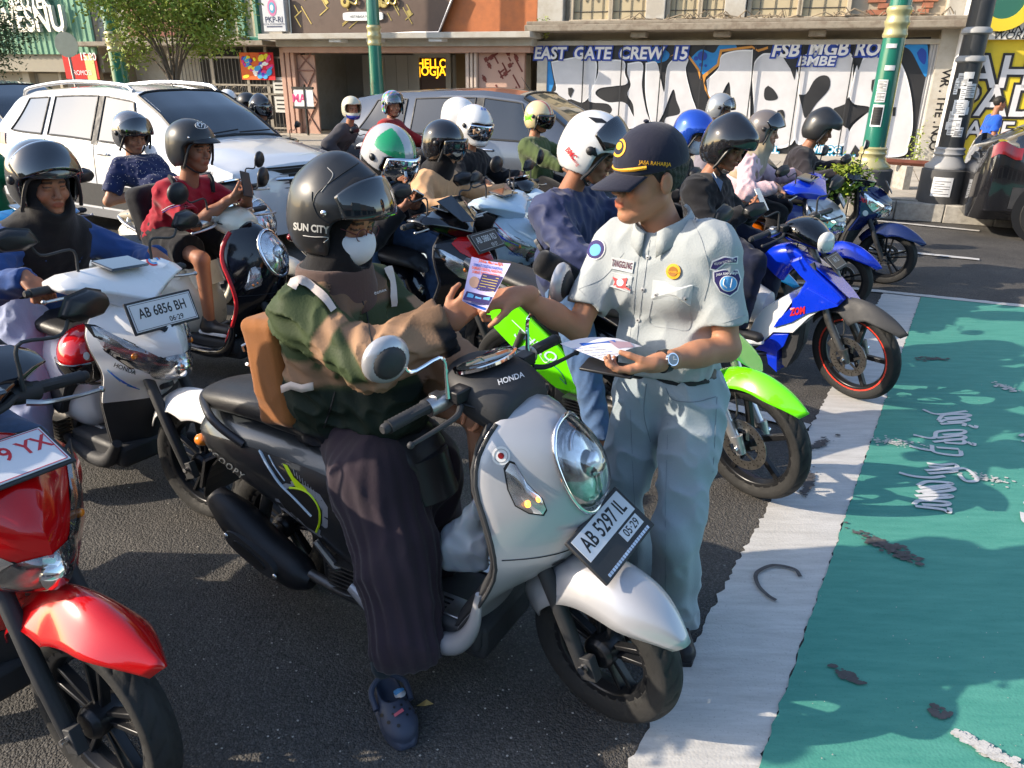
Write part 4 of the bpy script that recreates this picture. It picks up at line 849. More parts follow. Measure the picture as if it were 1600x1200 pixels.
def wheel(par, name, x, R, tw, rimR, SM, mrim, tread=True, nsp=5, tape=None, disc=None, hub=.045, twin=True, near=False, rot=.3):
    T = Matrix.Translation((x, 0, R)); T = SM@T if SM is not None else T
    b = B(); h = tw/2
    b.lathe([(rimR+.006, -h*.62), (rimR+.012, -h*.70), (rimR+.004, -h*.72), (rimR-.012, -h*.6), (rimR-.022, 0), (rimR-.012, h*.6), (rimR+.004, h*.72), (rimR+.012, h*.70), (rimR+.006, h*.62), (rimR-.004, 0)], axis='y', n=48, closed=True)
    b.lathe([(0, -.05), (hub*.75, -.05), (hub, -.035), (hub, .035), (hub*.75, .05), (0, .05)], axis='y', n=20)
    for k in range(nsp):
        a = 2*np.pi*k/nsp+rot
        for sg in ((-1, 1) if twin else (0,)):
            a1 = a+sg*.16; p0 = np.array([math.cos(a+sg*.35)*hub*.8, 0, math.sin(a+sg*.35)*hub*.8]); p1 = np.array([math.cos(a1)*(rimR-.012), 0, math.sin(a1)*(rimR-.012)])
            d = p1-p0; L_ = np.linalg.norm(d); an = math.atan2(d[2], d[0]); w = .014 if twin else .026
            b.box((p0+p1)/2, (L_, .026, w), Matrix.Rotation(-an, 3, 'Y'))
    w_ = obj(name, b.xf(T), mrim, par, smooth=40, bevel=.003 if near else 0)
    pr = [(rimR+.002, -h*.68), (rimR+.012, -h*.82), (rimR+(R-rimR)*.4, -h*1.0), (rimR+(R-rimR)*.72, -h*.97), (R-.014, -h*.74), (R-.005, -h*.45), (R-.001, -h*.16), (R, 0)]
    pr = pr+[(r_, -h_) for r_, h_ in pr[-2::-1]]; n = 200 if near else 56
    pr = np.array(pr)
    if near:
        q = np.linspace(0, 1, 33); t0 = np.linspace(0, 1, len(pr)); pr = np.stack([cint(q, t0, pr[:, 0]), cint(q, t0, pr[:, 1])], 1)
    an = np.linspace(0, 2*np.pi, n, endpoint=False); Rr = np.tile(pr[:, 0], (n, 1)); Hh = np.tile(pr[:, 1], (n, 1))
    if near:
        ph = (an[:, None]*26/(2*np.pi)+abs(Hh)/h*1.1+(Hh > 0)*.5) % 1; g = (ph < .16) & (abs(Hh) > h*.18) & (abs(Hh) < h*.86); Rr = Rr-.0045*g
    G = np.stack([np.cos(an)[:, None]*Rr, Hh, np.sin(an)[:, None]*Rr], -1); b = B(); b.grid(G, cu=True); obj('tyre', b.xf(T), M_rub, w_, smooth=50)
    if tape:
        for sg in (-1, 1):
            b = B(); b.lathe([(rimR-.001, sg*(h*.735+.001)), (rimR+.008, sg*(h*.76+.001))], axis='y', n=48); obj('rim_tape', b.xf(T), tape, w_)
    if disc:
        sg, dr = disc; b = B(); y0 = sg*.062
        b.lathe([(dr*.66, y0-.002), (dr, y0-.002), (dr, y0+.002), (dr*.66, y0+.002)], axis='y', n=40, closed=True)
        for k in range(6):
            a = k*np.pi/3+.2; b.box((math.cos(a)*dr*.52, y0, math.sin(a)*dr*.52), (dr*.42, .004, .014), Matrix.Rotation(-a-.35, 3, 'Y'))
        d_ = obj('brake_disc', b.xf(T), M_disc, w_, smooth=40)
        b = B()
        for k in range(36):
            a = k*np.pi/18; rr = dr*(.74 if k % 3 == 0 else .83 if k % 3 == 1 else .92); b.lathe([(0, y0+sg*.0026), (.0036, y0+sg*.0026)], (math.cos(a)*rr, 0, math.sin(a)*rr), 'y', 6)
        obj('disc_hole', b.xf(T), M_blk, d_, smooth=0)['kind'] = 'stuff'
        b = B(); b.box((math.cos(2.6)*dr*.85, y0, math.sin(2.6)*dr*.85), (.05, .045, .075), Matrix.Rotation(-2.6+1.57, 3, 'Y')); b.tube([(math.cos(2.6)*dr*.85, y0, math.sin(2.6)*dr*.85), (-.05, y0*.8, .14), (-.09, y0*.6, .28)], .005, n=6, smooth=8); obj('brake_caliper', b.xf(T), M_stl, w_, bevel=.006, smooth=40)
    return w_
def fender(par, R, a0, a1, w, drop, SM, m, tip=.03, wt=.35, pk=0., name='front_fender', k=2.2, low=None):
    G = []
    for i in range(30):
        s = i/29.; th = rad(a0+(a1-a0)*s); e = min(1, (s/.28)); ww = w*(wt+(1-wt)*math.sin(e*np.pi/2)); Rf = R+tip*(1-e)**1.6+.01*math.sin(s*3.14)
        e2 = min(1, (1-s)/.15); ww *= (.75+.25*e2); dr = drop*(.35+.65*math.sin(min(1, s/.45)*np.pi/2)) if low is None else drop*np.interp(s, low[0], low[1])
        row = []
        for u in np.linspace(-1, 1, 17):
            rr = Rf-dr*abs(u)**k+pk*(1-abs(u)); row.append((math.cos(th)*rr, ww*np.sign(u)*abs(u)**.8, math.sin(th)*rr))
        G.append(row)
    b = B(); b.grid(np.array(G)+np.array([0, 0, 0])); T = SM@Matrix.Translation((0, 0, par.get('wr', .25)))
    return obj(name, b.xf(T), m, par, solid=-.005, smooth=50)
def side_panel(b, O, y0, y1, mi=0, inset=.012, both=True):
    """outline O in (x,z), from |y|=y0 to |y|=y1 with a rounded outer rim"""
    O = np.asarray(O, float); c = O.mean(0)
    d = np.linalg.norm(O-c, axis=1)[:, None]; Oi = c+(O-c)*(1-inset/np.maximum(d, .03)); n = len(O)
    for s in ((1, -1) if both else (-1,)):
        V = np.vstack([np.c_[O[:, 0], np.full(n, s*y0), O[:, 1]], np.c_[O[:, 0], np.full(n, s*(y1-inset*.6)), O[:, 1]], np.c_[Oi[:, 0], np.full(n, s*y1), Oi[:, 1]]])
        F = [tuple(range(n)), tuple(2*n+i for i in range(n))[::-1]]+[(i+k*n, (i+1) % n+k*n, (i+1) % n+(k+1)*n, i+(k+1)*n) for k in (0, 1) for i in range(n)]
        b.add(V, F, mi)
    return b
def handlebar(par, SM, x=-.40, z=.975, hw=.34, lever='steel', mirror='round', mm=None, gripm=None, mz=.19, my=.34, bare=True, mdrop=0.):
    gripm = gripm or M_plm; M = lambda b: b.xf(SM)
    b = B(); b.tube([(x-.03, -hw, z), (x-.01, -hw*.5, z+.01), (x+.02, -.08, z-.01), (x+.02, .08, z-.01), (x-.01, hw*.5, z+.01), (x-.03, hw, z)], .011, n=8, smooth=16); hb = obj('handlebar', M(b), M_plm, par)
    for s in (-1, 1):
        b = B(); P = np.array([x-.028, s*(hw-.125), z+.004]); Q = np.array([x-.032, s*hw, z]); pr = []
        N_ = 22
        pts = [P+(Q-P)*t for t in np.linspace(0, 1, N_)]; rr = [.0165+.0012*(i % 2) for i in range(N_)]; rr[0] = .021; rr[1] = .0205; rr[-1] = .0185
        b.tube(pts, rr, n=14); gp_ = obj('grip', M(b), gripm, hb, smooth=60)
        b = B(); b.tube([Q+[0, s*.001, 0], Q+[0, s*.014, 0], Q+[0, s*.02, 0]], [.014, .014, .010], n=12); obj('bar_end', M(b), M_plm, hb)
        b = B(); b.tube([(x-.025, s*(hw-.128), z), (x-.02, s*(hw-.17), z+.004), (x-.015, s*(hw-.20), z+.004)], [.026, .028, .022], n=16); b.box((x-.02, s*(hw-.16), z+.026), (.03, .03, .012)); obj('switch_housing', M(b), M_alu if bare else M_plm, hb, smooth=50)
        b = B(); b.tube([(x+.035, s*(hw-.19), z-.002), (x+.055, s*(hw-.15), z-.01), (x+.05, s*(hw-.07), z-.02), (x+.05, s*(hw-.005), z-.022)], [.009, .008, .006, .0055], n=8, smooth=14); b.ell((x+.05, s*(hw+.003), z-.022), (.0095, .0095, .0095), 10, 8)
        obj('brake_lever', M(b), M_alu if lever == 'steel' else M_plm, hb)
        if bare:
            b = B(); b.box((x+.015, s*(hw-.205), z+.022), (.045, .055, .035)); obj('master_cylinder', M(b), M_pl if lever != 'steel' else M_alu, hb, bevel=.004)
            b = B(); b.tube([(x+.02, s*(hw-.2), z), (x+.09, s*(hw-.24), z-.03), (x+.06, s*.06, z-.12), (x, 0, z-.25)], .004, n=6, smooth=14); obj('cable', M(b), M_blk, hb)
        if mirror:
            mm_ = mm or M_pl; p0 = np.array([x+.005, s*(hw-.175), z+.02]); c = np.array([x-.01, s*my, z+mz])
            b = B(); b.tube([p0, p0+[0, 0, .05], p0+[.0, s*.01, mz*.62-mdrop*.3], p0*.4+c*.6+[0, 0, mz*.05], c-[0, s*.045, .01]], [.008, .0055, .005, .005, .005], n=8, smooth=18); st_ = obj('mirror_stem', M(b), M_chr if mirror == 'round_chrome' else M_plm, hb)
            R_ = Matrix.Rotation(s*.25, 3, 'Z')@Matrix.Rotation(.12, 3, 'Y')
            b = B()
            if mirror.startswith('round'):
                b.lathe([(0, .030), (.035, .027), (.056, .014), (.062, 0), (.058, -.008), (0, -.008)], axis='x', n=28)
                b.xf(Matrix.Translation(c)@R_.to_4x4()); o = obj('mirror_shell', M(b), mm_, st_, smooth=60)
                if mirror == 'round_chrome': b = B(); b.lathe([(0, .036), (.03, .033), (.043, .022), (.043, .01)], axis='x', n=24); b.xf(Matrix.Translation(c)@R_.to_4x4()); obj('mirror_cap', M(b), M_plm, st_, smooth=60)
                b = B(); b.lathe([(0, -.0095), (.054, -.0095)], axis='x', n=28); b.xf(Matrix.Translation(c)@R_.to_4x4()); obj('mirror_face', M(b), M_mir, st_)
            else:
                O = np.array([(-.075, -.012), (-.05, .032), (.02, .042), (.07, .025), (.078, -.005), (.045, -.036), (-.03, -.036)])*[s, 1]
                V = np.vstack([np.c_[np.full(7, -.012), O], np.c_[np.full(7, .006), O*1.0], np.c_[np.full(7, .026), O*.7+[s*.012, .0]], [[.03, s*.01, .0]]]); F = [tuple(range(7))]+[(i+k*7, (i+1) % 7+k*7, (i+1) % 7+(k+1)*7, i+(k+1)*7) for k in (0, 1) for i in range(7)]+[(14+i, 14+(i+1) % 7, 21) for i in range(7)]
                b.add(V, F); b.xf(Matrix.Translation(c)@R_.to_4x4()); obj('mirror_shell', M(b), mm_, st_, bevel=.006, smooth=50)
                b = B(); b.add(np.c_[np.full(7, -.0125), O*.92], [tuple(range(7))]); b.xf(Matrix.Translation(c)@R_.to_4x4()); obj('mirror_face', M(b), M_mir, st_, smooth=0)
    return hb
def plate(par, C, U, Vv, text, sub, w=.235, h=.095, black=False, frame_=True, M=None, tc=None, holder=0.):
    """licence plate centred at C; U reading direction, Vv up"""
    U = nrm(U); Vv = nrm(Vv); N = np.cross(U, Vv); R = np.stack([U, Vv, N], 1); C = np.array(C, float)
    pw = mat('plate_black', (.015, .015, .017), .4) if black else mat('plate_white', (.66, .67, .70), .35, noise=.03)
    tm = tc or (M_blk if not black else mat('plate_grey_text', (.5, .5, .5), .5))
    X = (lambda b: b.xf(M)) if M is not None else (lambda b: b)
    t = obj('licence_plate', X(B().box(C-Vv*holder/2*0, (w, h, .003), R)), pw, par, smooth=0, bevel=.001)
    if frame_:
        obj('plate_holder', X(B().box(C-N*.006-Vv*(holder/2), (w+.018, h+.018+holder, .008), R)), M_plm, t, bevel=.003)
    b = B(); put_text(b, text, h*.50, C+Vv*h*.10, U, Vv, off=.0022, xs=.74, bold=.016); put_text(b, sub, h*.27, C-Vv*h*.31+U*w*.16, U, Vv, off=.0022, xs=.95, bold=.01); obj('plate_text', X(b), tm, t, smooth=0)
    b = B(); e = .003
    for a_, c_ in (((1, 0), (w-.012, .0018)), ((-1, 0), (w-.012, .0018)), ((0, 1), (.0018, h-.012)), ((0, -1), (.0018, h-.012))): b.box(C+Vv*a_[0]*(h/2-.005)+U*a_[1]*(w/2-.005)+N*.0022, (c_[0], c_[1], .0008), R)
    obj('plate_border', X(b), tm, t, smooth=0)['kind'] = 'stuff'
    return t
def exhaust(par, R, x1, side=-1, m=None, cover=True, up=.12):
    b = B(); y = side*.175
    b.tube([(x1+.62, side*.05, .19), (x1+.5, side*.12, .17), (x1+.3, y*.9, .19), (x1+.12, y, .23)], .018, n=10, smooth=14); obj('exhaust_pipe', b, M_stl, par)
    b = B(); P = [(x1+.13, y, .205), (x1+.07, y, .215), (x1-.06, y, .26), (x1-.2, y, .27+up*.6), (x1-.30, y, .28+up)]; b.tube(P, [.028, .060, .068, .066, .040], n=18, smooth=18); ex = obj('exhaust', b, m or M_pl, par, smooth=60)
    if cover:
        b = B(); c = np.array([x1-.08, y+side*.068, .275]); an = .38
        for k, (L_, w_, mi) in enumerate(((.27, .085, 0), (.17, .04, 1))):
            V = ring_pts(L_/2, w_/2, 20, (0, 0), 3, an); n = len(V)
            b.prism(V*[-1, 1]+[c[0], c[2]], side*.20+side*k*.03, side*(.245)+side*k*.004, 'xz', mi, taper=.86)
        obj('heat_shield', b, [M_plm, M_pl], ex, smooth=40)
        b = B()
        for t in (-.12, .11): b.ell((c[0]-t*math.cos(an), side*.246, c[2]+t*math.sin(an)), (.010, .006, .010), 10, 6)
        obj('bolt', b, M_chr, ex)['kind'] = 'stuff'
    return ex
def bike_base(spec):
    t = thing(spec['name'], spec['label'], spec.get('cat', 'motor scooter'), loc=(spec['X'], spec['Y'], 0), rotz=rad(spec['hd']), lean=rad(spec.get('lean', 0)), group=spec.get('group', 'motorcycles waiting at the stop line'))
    return t, steer_m(spec['st'])
def bikeM(s): return Matrix.Translation((s['X'], s['Y'], 0))@Matrix.Rotation(rad(s['hd']), 4, 'Z')@Matrix.Rotation(rad(s.get('lean', 0)), 4, 'X')
def grab_rail(t, xs=-1.3, m=None, r=.013, z=.77, xe=-1.63):
    b = B(); b.tube([(xs+.05, -.165, z-.05), (xs-.05, -.17, z-.01), (xe+.12, -.15, z+.02), (xe, -.06, z+.03), (xe, .06, z+.03), (xe+.12, .15, z+.02), (xs-.05, .17, z-.01), (xs+.05, .165, z-.05)], r, n=10, smooth=40); return obj('grab_rail', b, m or M_plm, t)
def under_parts(t, wb, R, cvt=True):
    b = B(); b.box((-.75, 0, .24), (.35, .18, .12)); b.tube([(-.62, 0, .3), (-.8, 0, .25), (-1.0, 0, .3), (-1.2, 0, .4)], .05, n=10); b.box((-.86, -.02, .26), (.24, .2, .16)); obj('engine', b, M_stl, t, bevel=.02)
    if cvt: b = B(); b.prism(ring_pts(.27, .075, 24, (-.99, .27), 2.5, -.03), .06, .15, 'xz', taper=.9); obj('belt_case', b, M_plm, t, smooth=40)
    b = B()
    for k in range(8): b.box((-.83, -.13, .2+k*.016), (.13, .1, .006))
    obj('cooling_fin', b, M_stl, t, smooth=0)['kind'] = 'stuff'
    b = B(); b.tube([(-wb-.02, -.1, R+.04), (-wb+.10, -.12, .58)], .022, n=10); b.tube([(-wb+.0, .1, R+.04), (-wb+.10, .12, .58)], .022, n=10); obj('rear_shock', b, M_stl, t)
    b = B(); b.box((-wb, 0, R), (.05, .24, .05)); obj('rear_axle', b, M_stl, t, bevel=.01)
# ------------------------------------------------------------------ retro scooter
def retro(s):
    t, SM = bike_base(s); wb = 1.25; R = .243; t['wr'] = R; near = s.get('near', False); c = s['c']; MM = bikeM(s)
    wheel(t, 'front_wheel', 0, R, .095, .155, SM, M_rimb, near=near, disc=(1, .10), hub=.05); wheel(t, 'rear_wheel', -wb, R, .10, .155, None, M_rimb, near=near)
    b = B()
    for sg in (-1, 1): b.tube([(-.22, sg*.075, .62), (-.10, sg*.085, .40), (-.015, sg*.085, R-.03)], [.024, .024, .02], n=12); b.box((-.0, sg*.085, R-.012), (.055, .03, .075), Matrix.Rotation(-.35, 3, 'Y'))
    b.tube([(-.22, -.08, .60), (-.22, .08, .60)], .03, n=8); b.tube([(-.18, 0, .55), (-.40, 0, .97)], .03, n=10); fk = obj('fork', b.xf(SM), M_plm, t, smooth=45, bevel=.003)
    for sg in (-1, 1): b = B(); b.tube([(0, sg*.06, R), (0, sg*.118, R)], .009, n=10); b.lathe([(0, sg*.121), (.013, sg*.121), (.013, sg*.104)], (0, 0, R), 'y', 8); obj('axle_nut', b.xf(SM), M_chr, fk)
    fender(t, .292, 33, 160, .105, .10, SM, c['fender'], tip=.012, wt=.30, k=2.4)
    # front apron
    F1 = Front([.17, .25, .38, .46, .52, .60, .68, .76, .84, .90, .945, .965], [-.385, -.345, -.275, -.175, -.115, -.08, -.064, -.064, -.095, -.14, -.20, -.25], [.15, .175, .195, .20, .205, .21, .21, .20, .175, .14, .09, .035], [.04, .045, .035, .095, .135, .175, .215, .25, .225, .165, .09, .04], 2.0)
    b = B(); F1.mesh(b, nz=44, nt=29); ap = obj('front_apron', b, c['apron'], t, smooth=50)
    b = B()
    for z in (.30,): pass
    G = []
    for z in np.linspace(.2, .95, 16):
        w = float(cint(z, F1.z, F1.w)); xe = float(cint(z, F1.z, F1.xf))-float(cint(z, F1.z, F1.d)); G.append([(xe-.012-.028*(1-abs(u)**4), w*u*.955, z) for u in np.linspace(-1, 1, 13)])
    b.grid(np.array(G), flip=True); obj('leg_shield', b, c.get('inner', M_plm), t, smooth=50, solid=.012)
    # trim edge
    for sg in (-1, 1):
        b = B(); P = [(float(cint(z, F1.z, F1.xf))-float(cint(z, F1.z, F1.d))-.004, sg*float(cint(z, F1.z, F1.w)), z) for z in np.linspace(.19, .92, 20)]; b.tube(P, c.get('trim_r', .006), n=8); obj('edge_trim', b, c.get('trim', M_plm), ap)
    # sills sweeping under the floor
    b = B()
    for sg in (-1, 1):
        b.tube([(-.315, sg*.19, .42), (-.335, sg*.192, .30), (-.40, sg*.19, .21), (-.52, sg*.185, .185), (-.68, sg*.18, .20), (-.80, sg*.175, .25)], [.010, .022, .034, .036, .032, .02], n=12, smooth=26)
    obj('floor_sill', b, c['sill'], t, smooth=60)
    b = B(); b.box((-.54, 0, .225), (.42, .35, .09)); b.box((-.40, 0, .20), (.16, .30, .12)); fl = obj('floorboard', b, M_plm, t, bevel=.02)
    if near:
        for sg in (-1, 1):
            b = B(); b.box((-.45, sg*.115, .273), (.15, .085, .006)); pl_ = obj('foot_plate', b, M_alu, fl, bevel=.02); pl_.modifiers['bevel'].limit_method = 'NONE'; pl_.modifiers['bevel'].width = .0025
            b = B(); [b.box((-.49, sg*.115+k*.02-.02, .2765), (.05, .007, .002)) for k in range(3)]; b.lathe([(0, 0), (.009, 0)], (-.405, sg*.115, .2768), 'z', 10); obj('slot', b, M_blk, pl_, smooth=0)['kind'] = 'stuff'
    # tail body
    st = [(-.60, .40, 0, .10, .13, 2.5), (-.68, .42, 0, .155, .20, 2.6), (-.80, .46, 0, .18, .225, 2.6), (-.95, .505, 0, .19, .20, 2.5), (-1.12, .545, 0, .19, .165, 2.4), (-1.30, .57, 0, .175, .135, 2.3), (-1.44, .58, 0, .145, .105, 2.2), (-1.53, .58, 0, .10, .07, 2.2), (-1.57, .58, 0, .05, .035, 2.1)]
    b = B(); loft(b, st, 36, 34); bd = obj('tail_body', b, c['body'], t, smooth=60)
    b = B(); b.tube([(-.62, 0, .55), (-.66, 0, .68)], .10, n=16); obj('seat_front_cowl', b, c['body'], bd, smooth=60)
    for sg in (-1, 1):
        LS = LoftSide(st, sg); b = B()
        G = [[LS(x, float(cint(x, [-1.6, -1.3, -1.0, -.72], [.60, .645, .645, .61]))+w_, .003) for w_ in np.linspace(-.012, .05, 5)] for x in np.linspace(-1.58, -.72, 26)]; b.grid(np.array(G), flip=sg > 0); obj('side_strip', b, c.get('strip', c['apron']), bd, smooth=60)
    seat = [(-.575, .655, .5, .05, .03, 2.4), (-.62, .70, .35, .095, .045, 2.5), (-.72, .725, .1, .125, .048, 2.6), (-.86, .735, 0, .145, .047, 2.6), (-1.0, .74, -.03, .155, .048, 2.6), (-1.10, .745, -.08, .155, .052, 2.6), (-1.2, .75, 0, .15, .055, 2.6), (-1.36, .735, .06, .135, .052, 2.5), (-1.50, .71, .1, .10, .042, 2.4), (-1.545, .695, .1, .045, .025, 2.2)]
    b = B(); loft(b, seat, 28, 40); se = obj('seat', b, c.get('seat', M_leath), t, smooth=60)
    b = B()
    for x_ in (-1.085, -1.12):
        zc = float(cint(-x_, [-q[0] for q in seat], [q[1] for q in seat])); b.tube([(x_-.02*math.sin(a)*0, .153*math.cos(a), zc+.052*math.sin(a)) for a in np.linspace(.15, np.pi-.15, 16)], .0022, n=5)
    obj('seam', b, M_plm, se)
    grab_rail(t, -1.28, c.get('rail', M_plm), .014, .685, -1.53)
    b = B(); b.ell((-1.555, 0, .565), (.035, .075, .035)); obj('tail_lamp', b, M_redl, t)
    for sg in (-1, 1): b = B(); b.ell((-1.53, sg*.10, .55), (.03, .025, .022)); obj('turn_signal', b, M_ambp, t)
    b = B(); G = [[(-1.25-.32*math.cos(a)*1.08, u*.085, .243+.32*math.sin(a)) for u in (-1, -.4, .4, 1)] for a in np.linspace(.15, 1.1, 8)]; b.grid(np.array(G)); b.box((-1.56, 0, .40), (.012, .20, .13), Matrix.Rotation(.35, 3, 'Y')); obj('rear_mudguard', b, M_pl, t, solid=.006, smooth=0)
    under_parts(t, wb, R); exhaust(t, R, -1.10)
    for sg in (-1, 1): b = B(); b.tube([(-.80, sg*.14, .27), (-.87, sg*.17, .30), (-.93, sg*.185, .38)], [.012, .015, .012], n=8); obj('passenger_footrest', b, M_alu, t)
    # headlight, ring and signals on the apron
    hc = s.get('hl', (0, .80)); O = ring_pts(.088, .125, 36, hc, 2.15)
    b = B(); patch(b, F1, O*1.0, 3, .004, .0); hl = obj('headlight', b, M_refl, t, smooth=60)
    b = B(); b.tube([F1(y, z, .006) for y, z in list(ring_pts(.088, .125, 40, hc, 2.15))+[ring_pts(.088, .125, 40, hc, 2.15)[0]]], c.get('ring_r', .0065), n=8, cap=False); obj('headlight_ring', b, c.get('ring', M_chr), hl, smooth=60)
    b = B(); C = F1(0, hc[1]+.01, .012); b.lathe([(0, .02), (.02, .018), (.034, .006), (.042, 0), (.042, -.01)], C, 'x', 24); obj('projector', b, M_refl, hl, smooth=60)
    b = B(); b.lathe([(0, .024), (.015, .021), (.024, .010)], C+[0.003, 0, 0], 'x', 18); obj('projector_lens', b, M_lens, hl, smooth=60)
    b = B(); b.box(F1(0, hc[1]-.045, .012), (.012, .018, .07), Matrix.Rotation(-.2, 3, 'Y')); b.box(F1(0, hc[1]-.085, .012), (.01, .06, .008)); b.tube([F1(.05*math.cos(a), hc[1]+.045+.05*math.sin(a), .01) for a in np.linspace(.2, 2.9, 12)], .004, n=6); obj('reflector_trim', b, M_chr, hl)
    b = B(); patch(b, F1, ring_pts(.085, .121, 36, hc, 2.15), 7, .008, .030, p=2); obj('headlight_glass', b, M_lens, hl, smooth=80)
    for sg in (-1, 1):
        if s.get('sig') is not None: O = s['sig']
        else: O = np.array([(.125, .735), (.115, .70), (.112, .655), (.12, .625), (.145, .612), (.172, .60), (.178, .62), (.165, .65), (.155, .69), (.142, .725)])
        O = np.array(px_out(F1, MM, s['sig_px'], (-.14, .75))*[-1, 1] if s.get('sig_px') else O)*[sg, 1]; b = B(); patch(b, F1, O, 2, .002, 0); sgn = obj('signal_lamp', b, M_refl, t, smooth=60)
        b = B(); patch(b, F1, O.mean(0)+(O-O.mean(0))*1.09, 1, .0012, 0); obj('signal_gasket', b, M_blk, sgn, smooth=60)
        b = B(); patch(b, F1, O, 5, .003, .012); obj('signal_glass', b, M_lens, sgn, smooth=80)
        b = B(); 
        for k in range(0 if s.get('sig_px') else 9): q = O[0]*(1-k/11.)+O[4]*(k/11.); b.tube([F1(q[0]-.016*sg, q[1]-.01, .005), F1(q[0]+.014*sg, q[1]-.008, .006)], .0013, n=4)
        if not s.get('sig_px'): obj('signal_rib', b, M_refl, sgn)['kind'] = 'stuff'
        b = B(); q = O.mean(0); b.ell(F1(q[0]+.004*sg, q[1]-.03, .009), (.008, .0075, .0075), 12, 8); b.ell(F1(q[0]-.012*sg, q[1]-.018, .009), (.006, .005, .006), 12, 8); obj('bulb', b, M_amb if sg < 0 and s.get('lit') else M_ambp, sgn)
    b = B()
    for (y, z, a_, c_) in ((-.075, .525, .02, .008), (-.05, .515, .008, .006), (-.065, .503, .014, .006), (.075, .525, .02, .008), (.05, .515, .008, .006), (.065, .503, .014, .006)): patch(b, F1, ring_pts(a_, c_, 14, (y, z)), 1, .0018)
    obj('apron_vent', b, M_blk, ap, smooth=0)
    b = B(); b.tube([F1(y, .567+.0*y, .0012) for y in np.linspace(-.2, .2, 21)], .0016, n=4); obj('panel_gap', b, M_blk, ap)
    # handlebar and gauge pod
    gm = c.get('pod', M_plm)
    b = B(); loft(b, [(-.50, .99, .3, .06, .03, 2.2), (-.47, .985, .3, .10, .05, 2.4), (-.41, .97, .2, .125, .075, 2.5), (-.34, .955, .1, .125, .08, 2.5), (-.29, .94, 0, .11, .07, 2.4), (-.262, .935, 0, .085, .05, 2.3)], 32, 22); pd = obj('gauge_pod', b.xf(SM), gm, t, smooth=60)
    b = B(); b.lathe([(0, .006), (.05, .005), (.066, 0), (.07, -.006)], axis='z', n=30); b.xf(Matrix.Translation((-.41, 0, 1.043))@Matrix.Rotation(-.25, 4, 'Y')@Matrix.Diagonal((1, 1.45, 1, 1))); obj('gauge_glass', b.xf(SM), M_tin, pd, smooth=60)
    b = B(); b.lathe([(.066, .001), (.073, 0), (.073, -.008)], axis='z', n=30); b.xf(Matrix.Translation((-.41, 0, 1.043))@Matrix.Rotation(-.25, 4, 'Y')@Matrix.Diagonal((1, 1.45, 1, 1))); obj('gauge_ring', b.xf(SM), M_chr, pd, smooth=60)
    if s.get('word'): b = B(); put_text(b, s['word'], .03, (-.2605, 0, .955), (0, 1, 0), (-.12, 0, 1), off=.001, xs=.95, bold=.008); obj('lettering', b.xf(SM), M_white, pd, smooth=0)
    handlebar(t, SM, mirror='round_chrome' if near else 'round', mm=c.get('mirror', M_pl), lever='dark' if near else 'steel')
    return t, F1, st, MM, SM, bd, ap
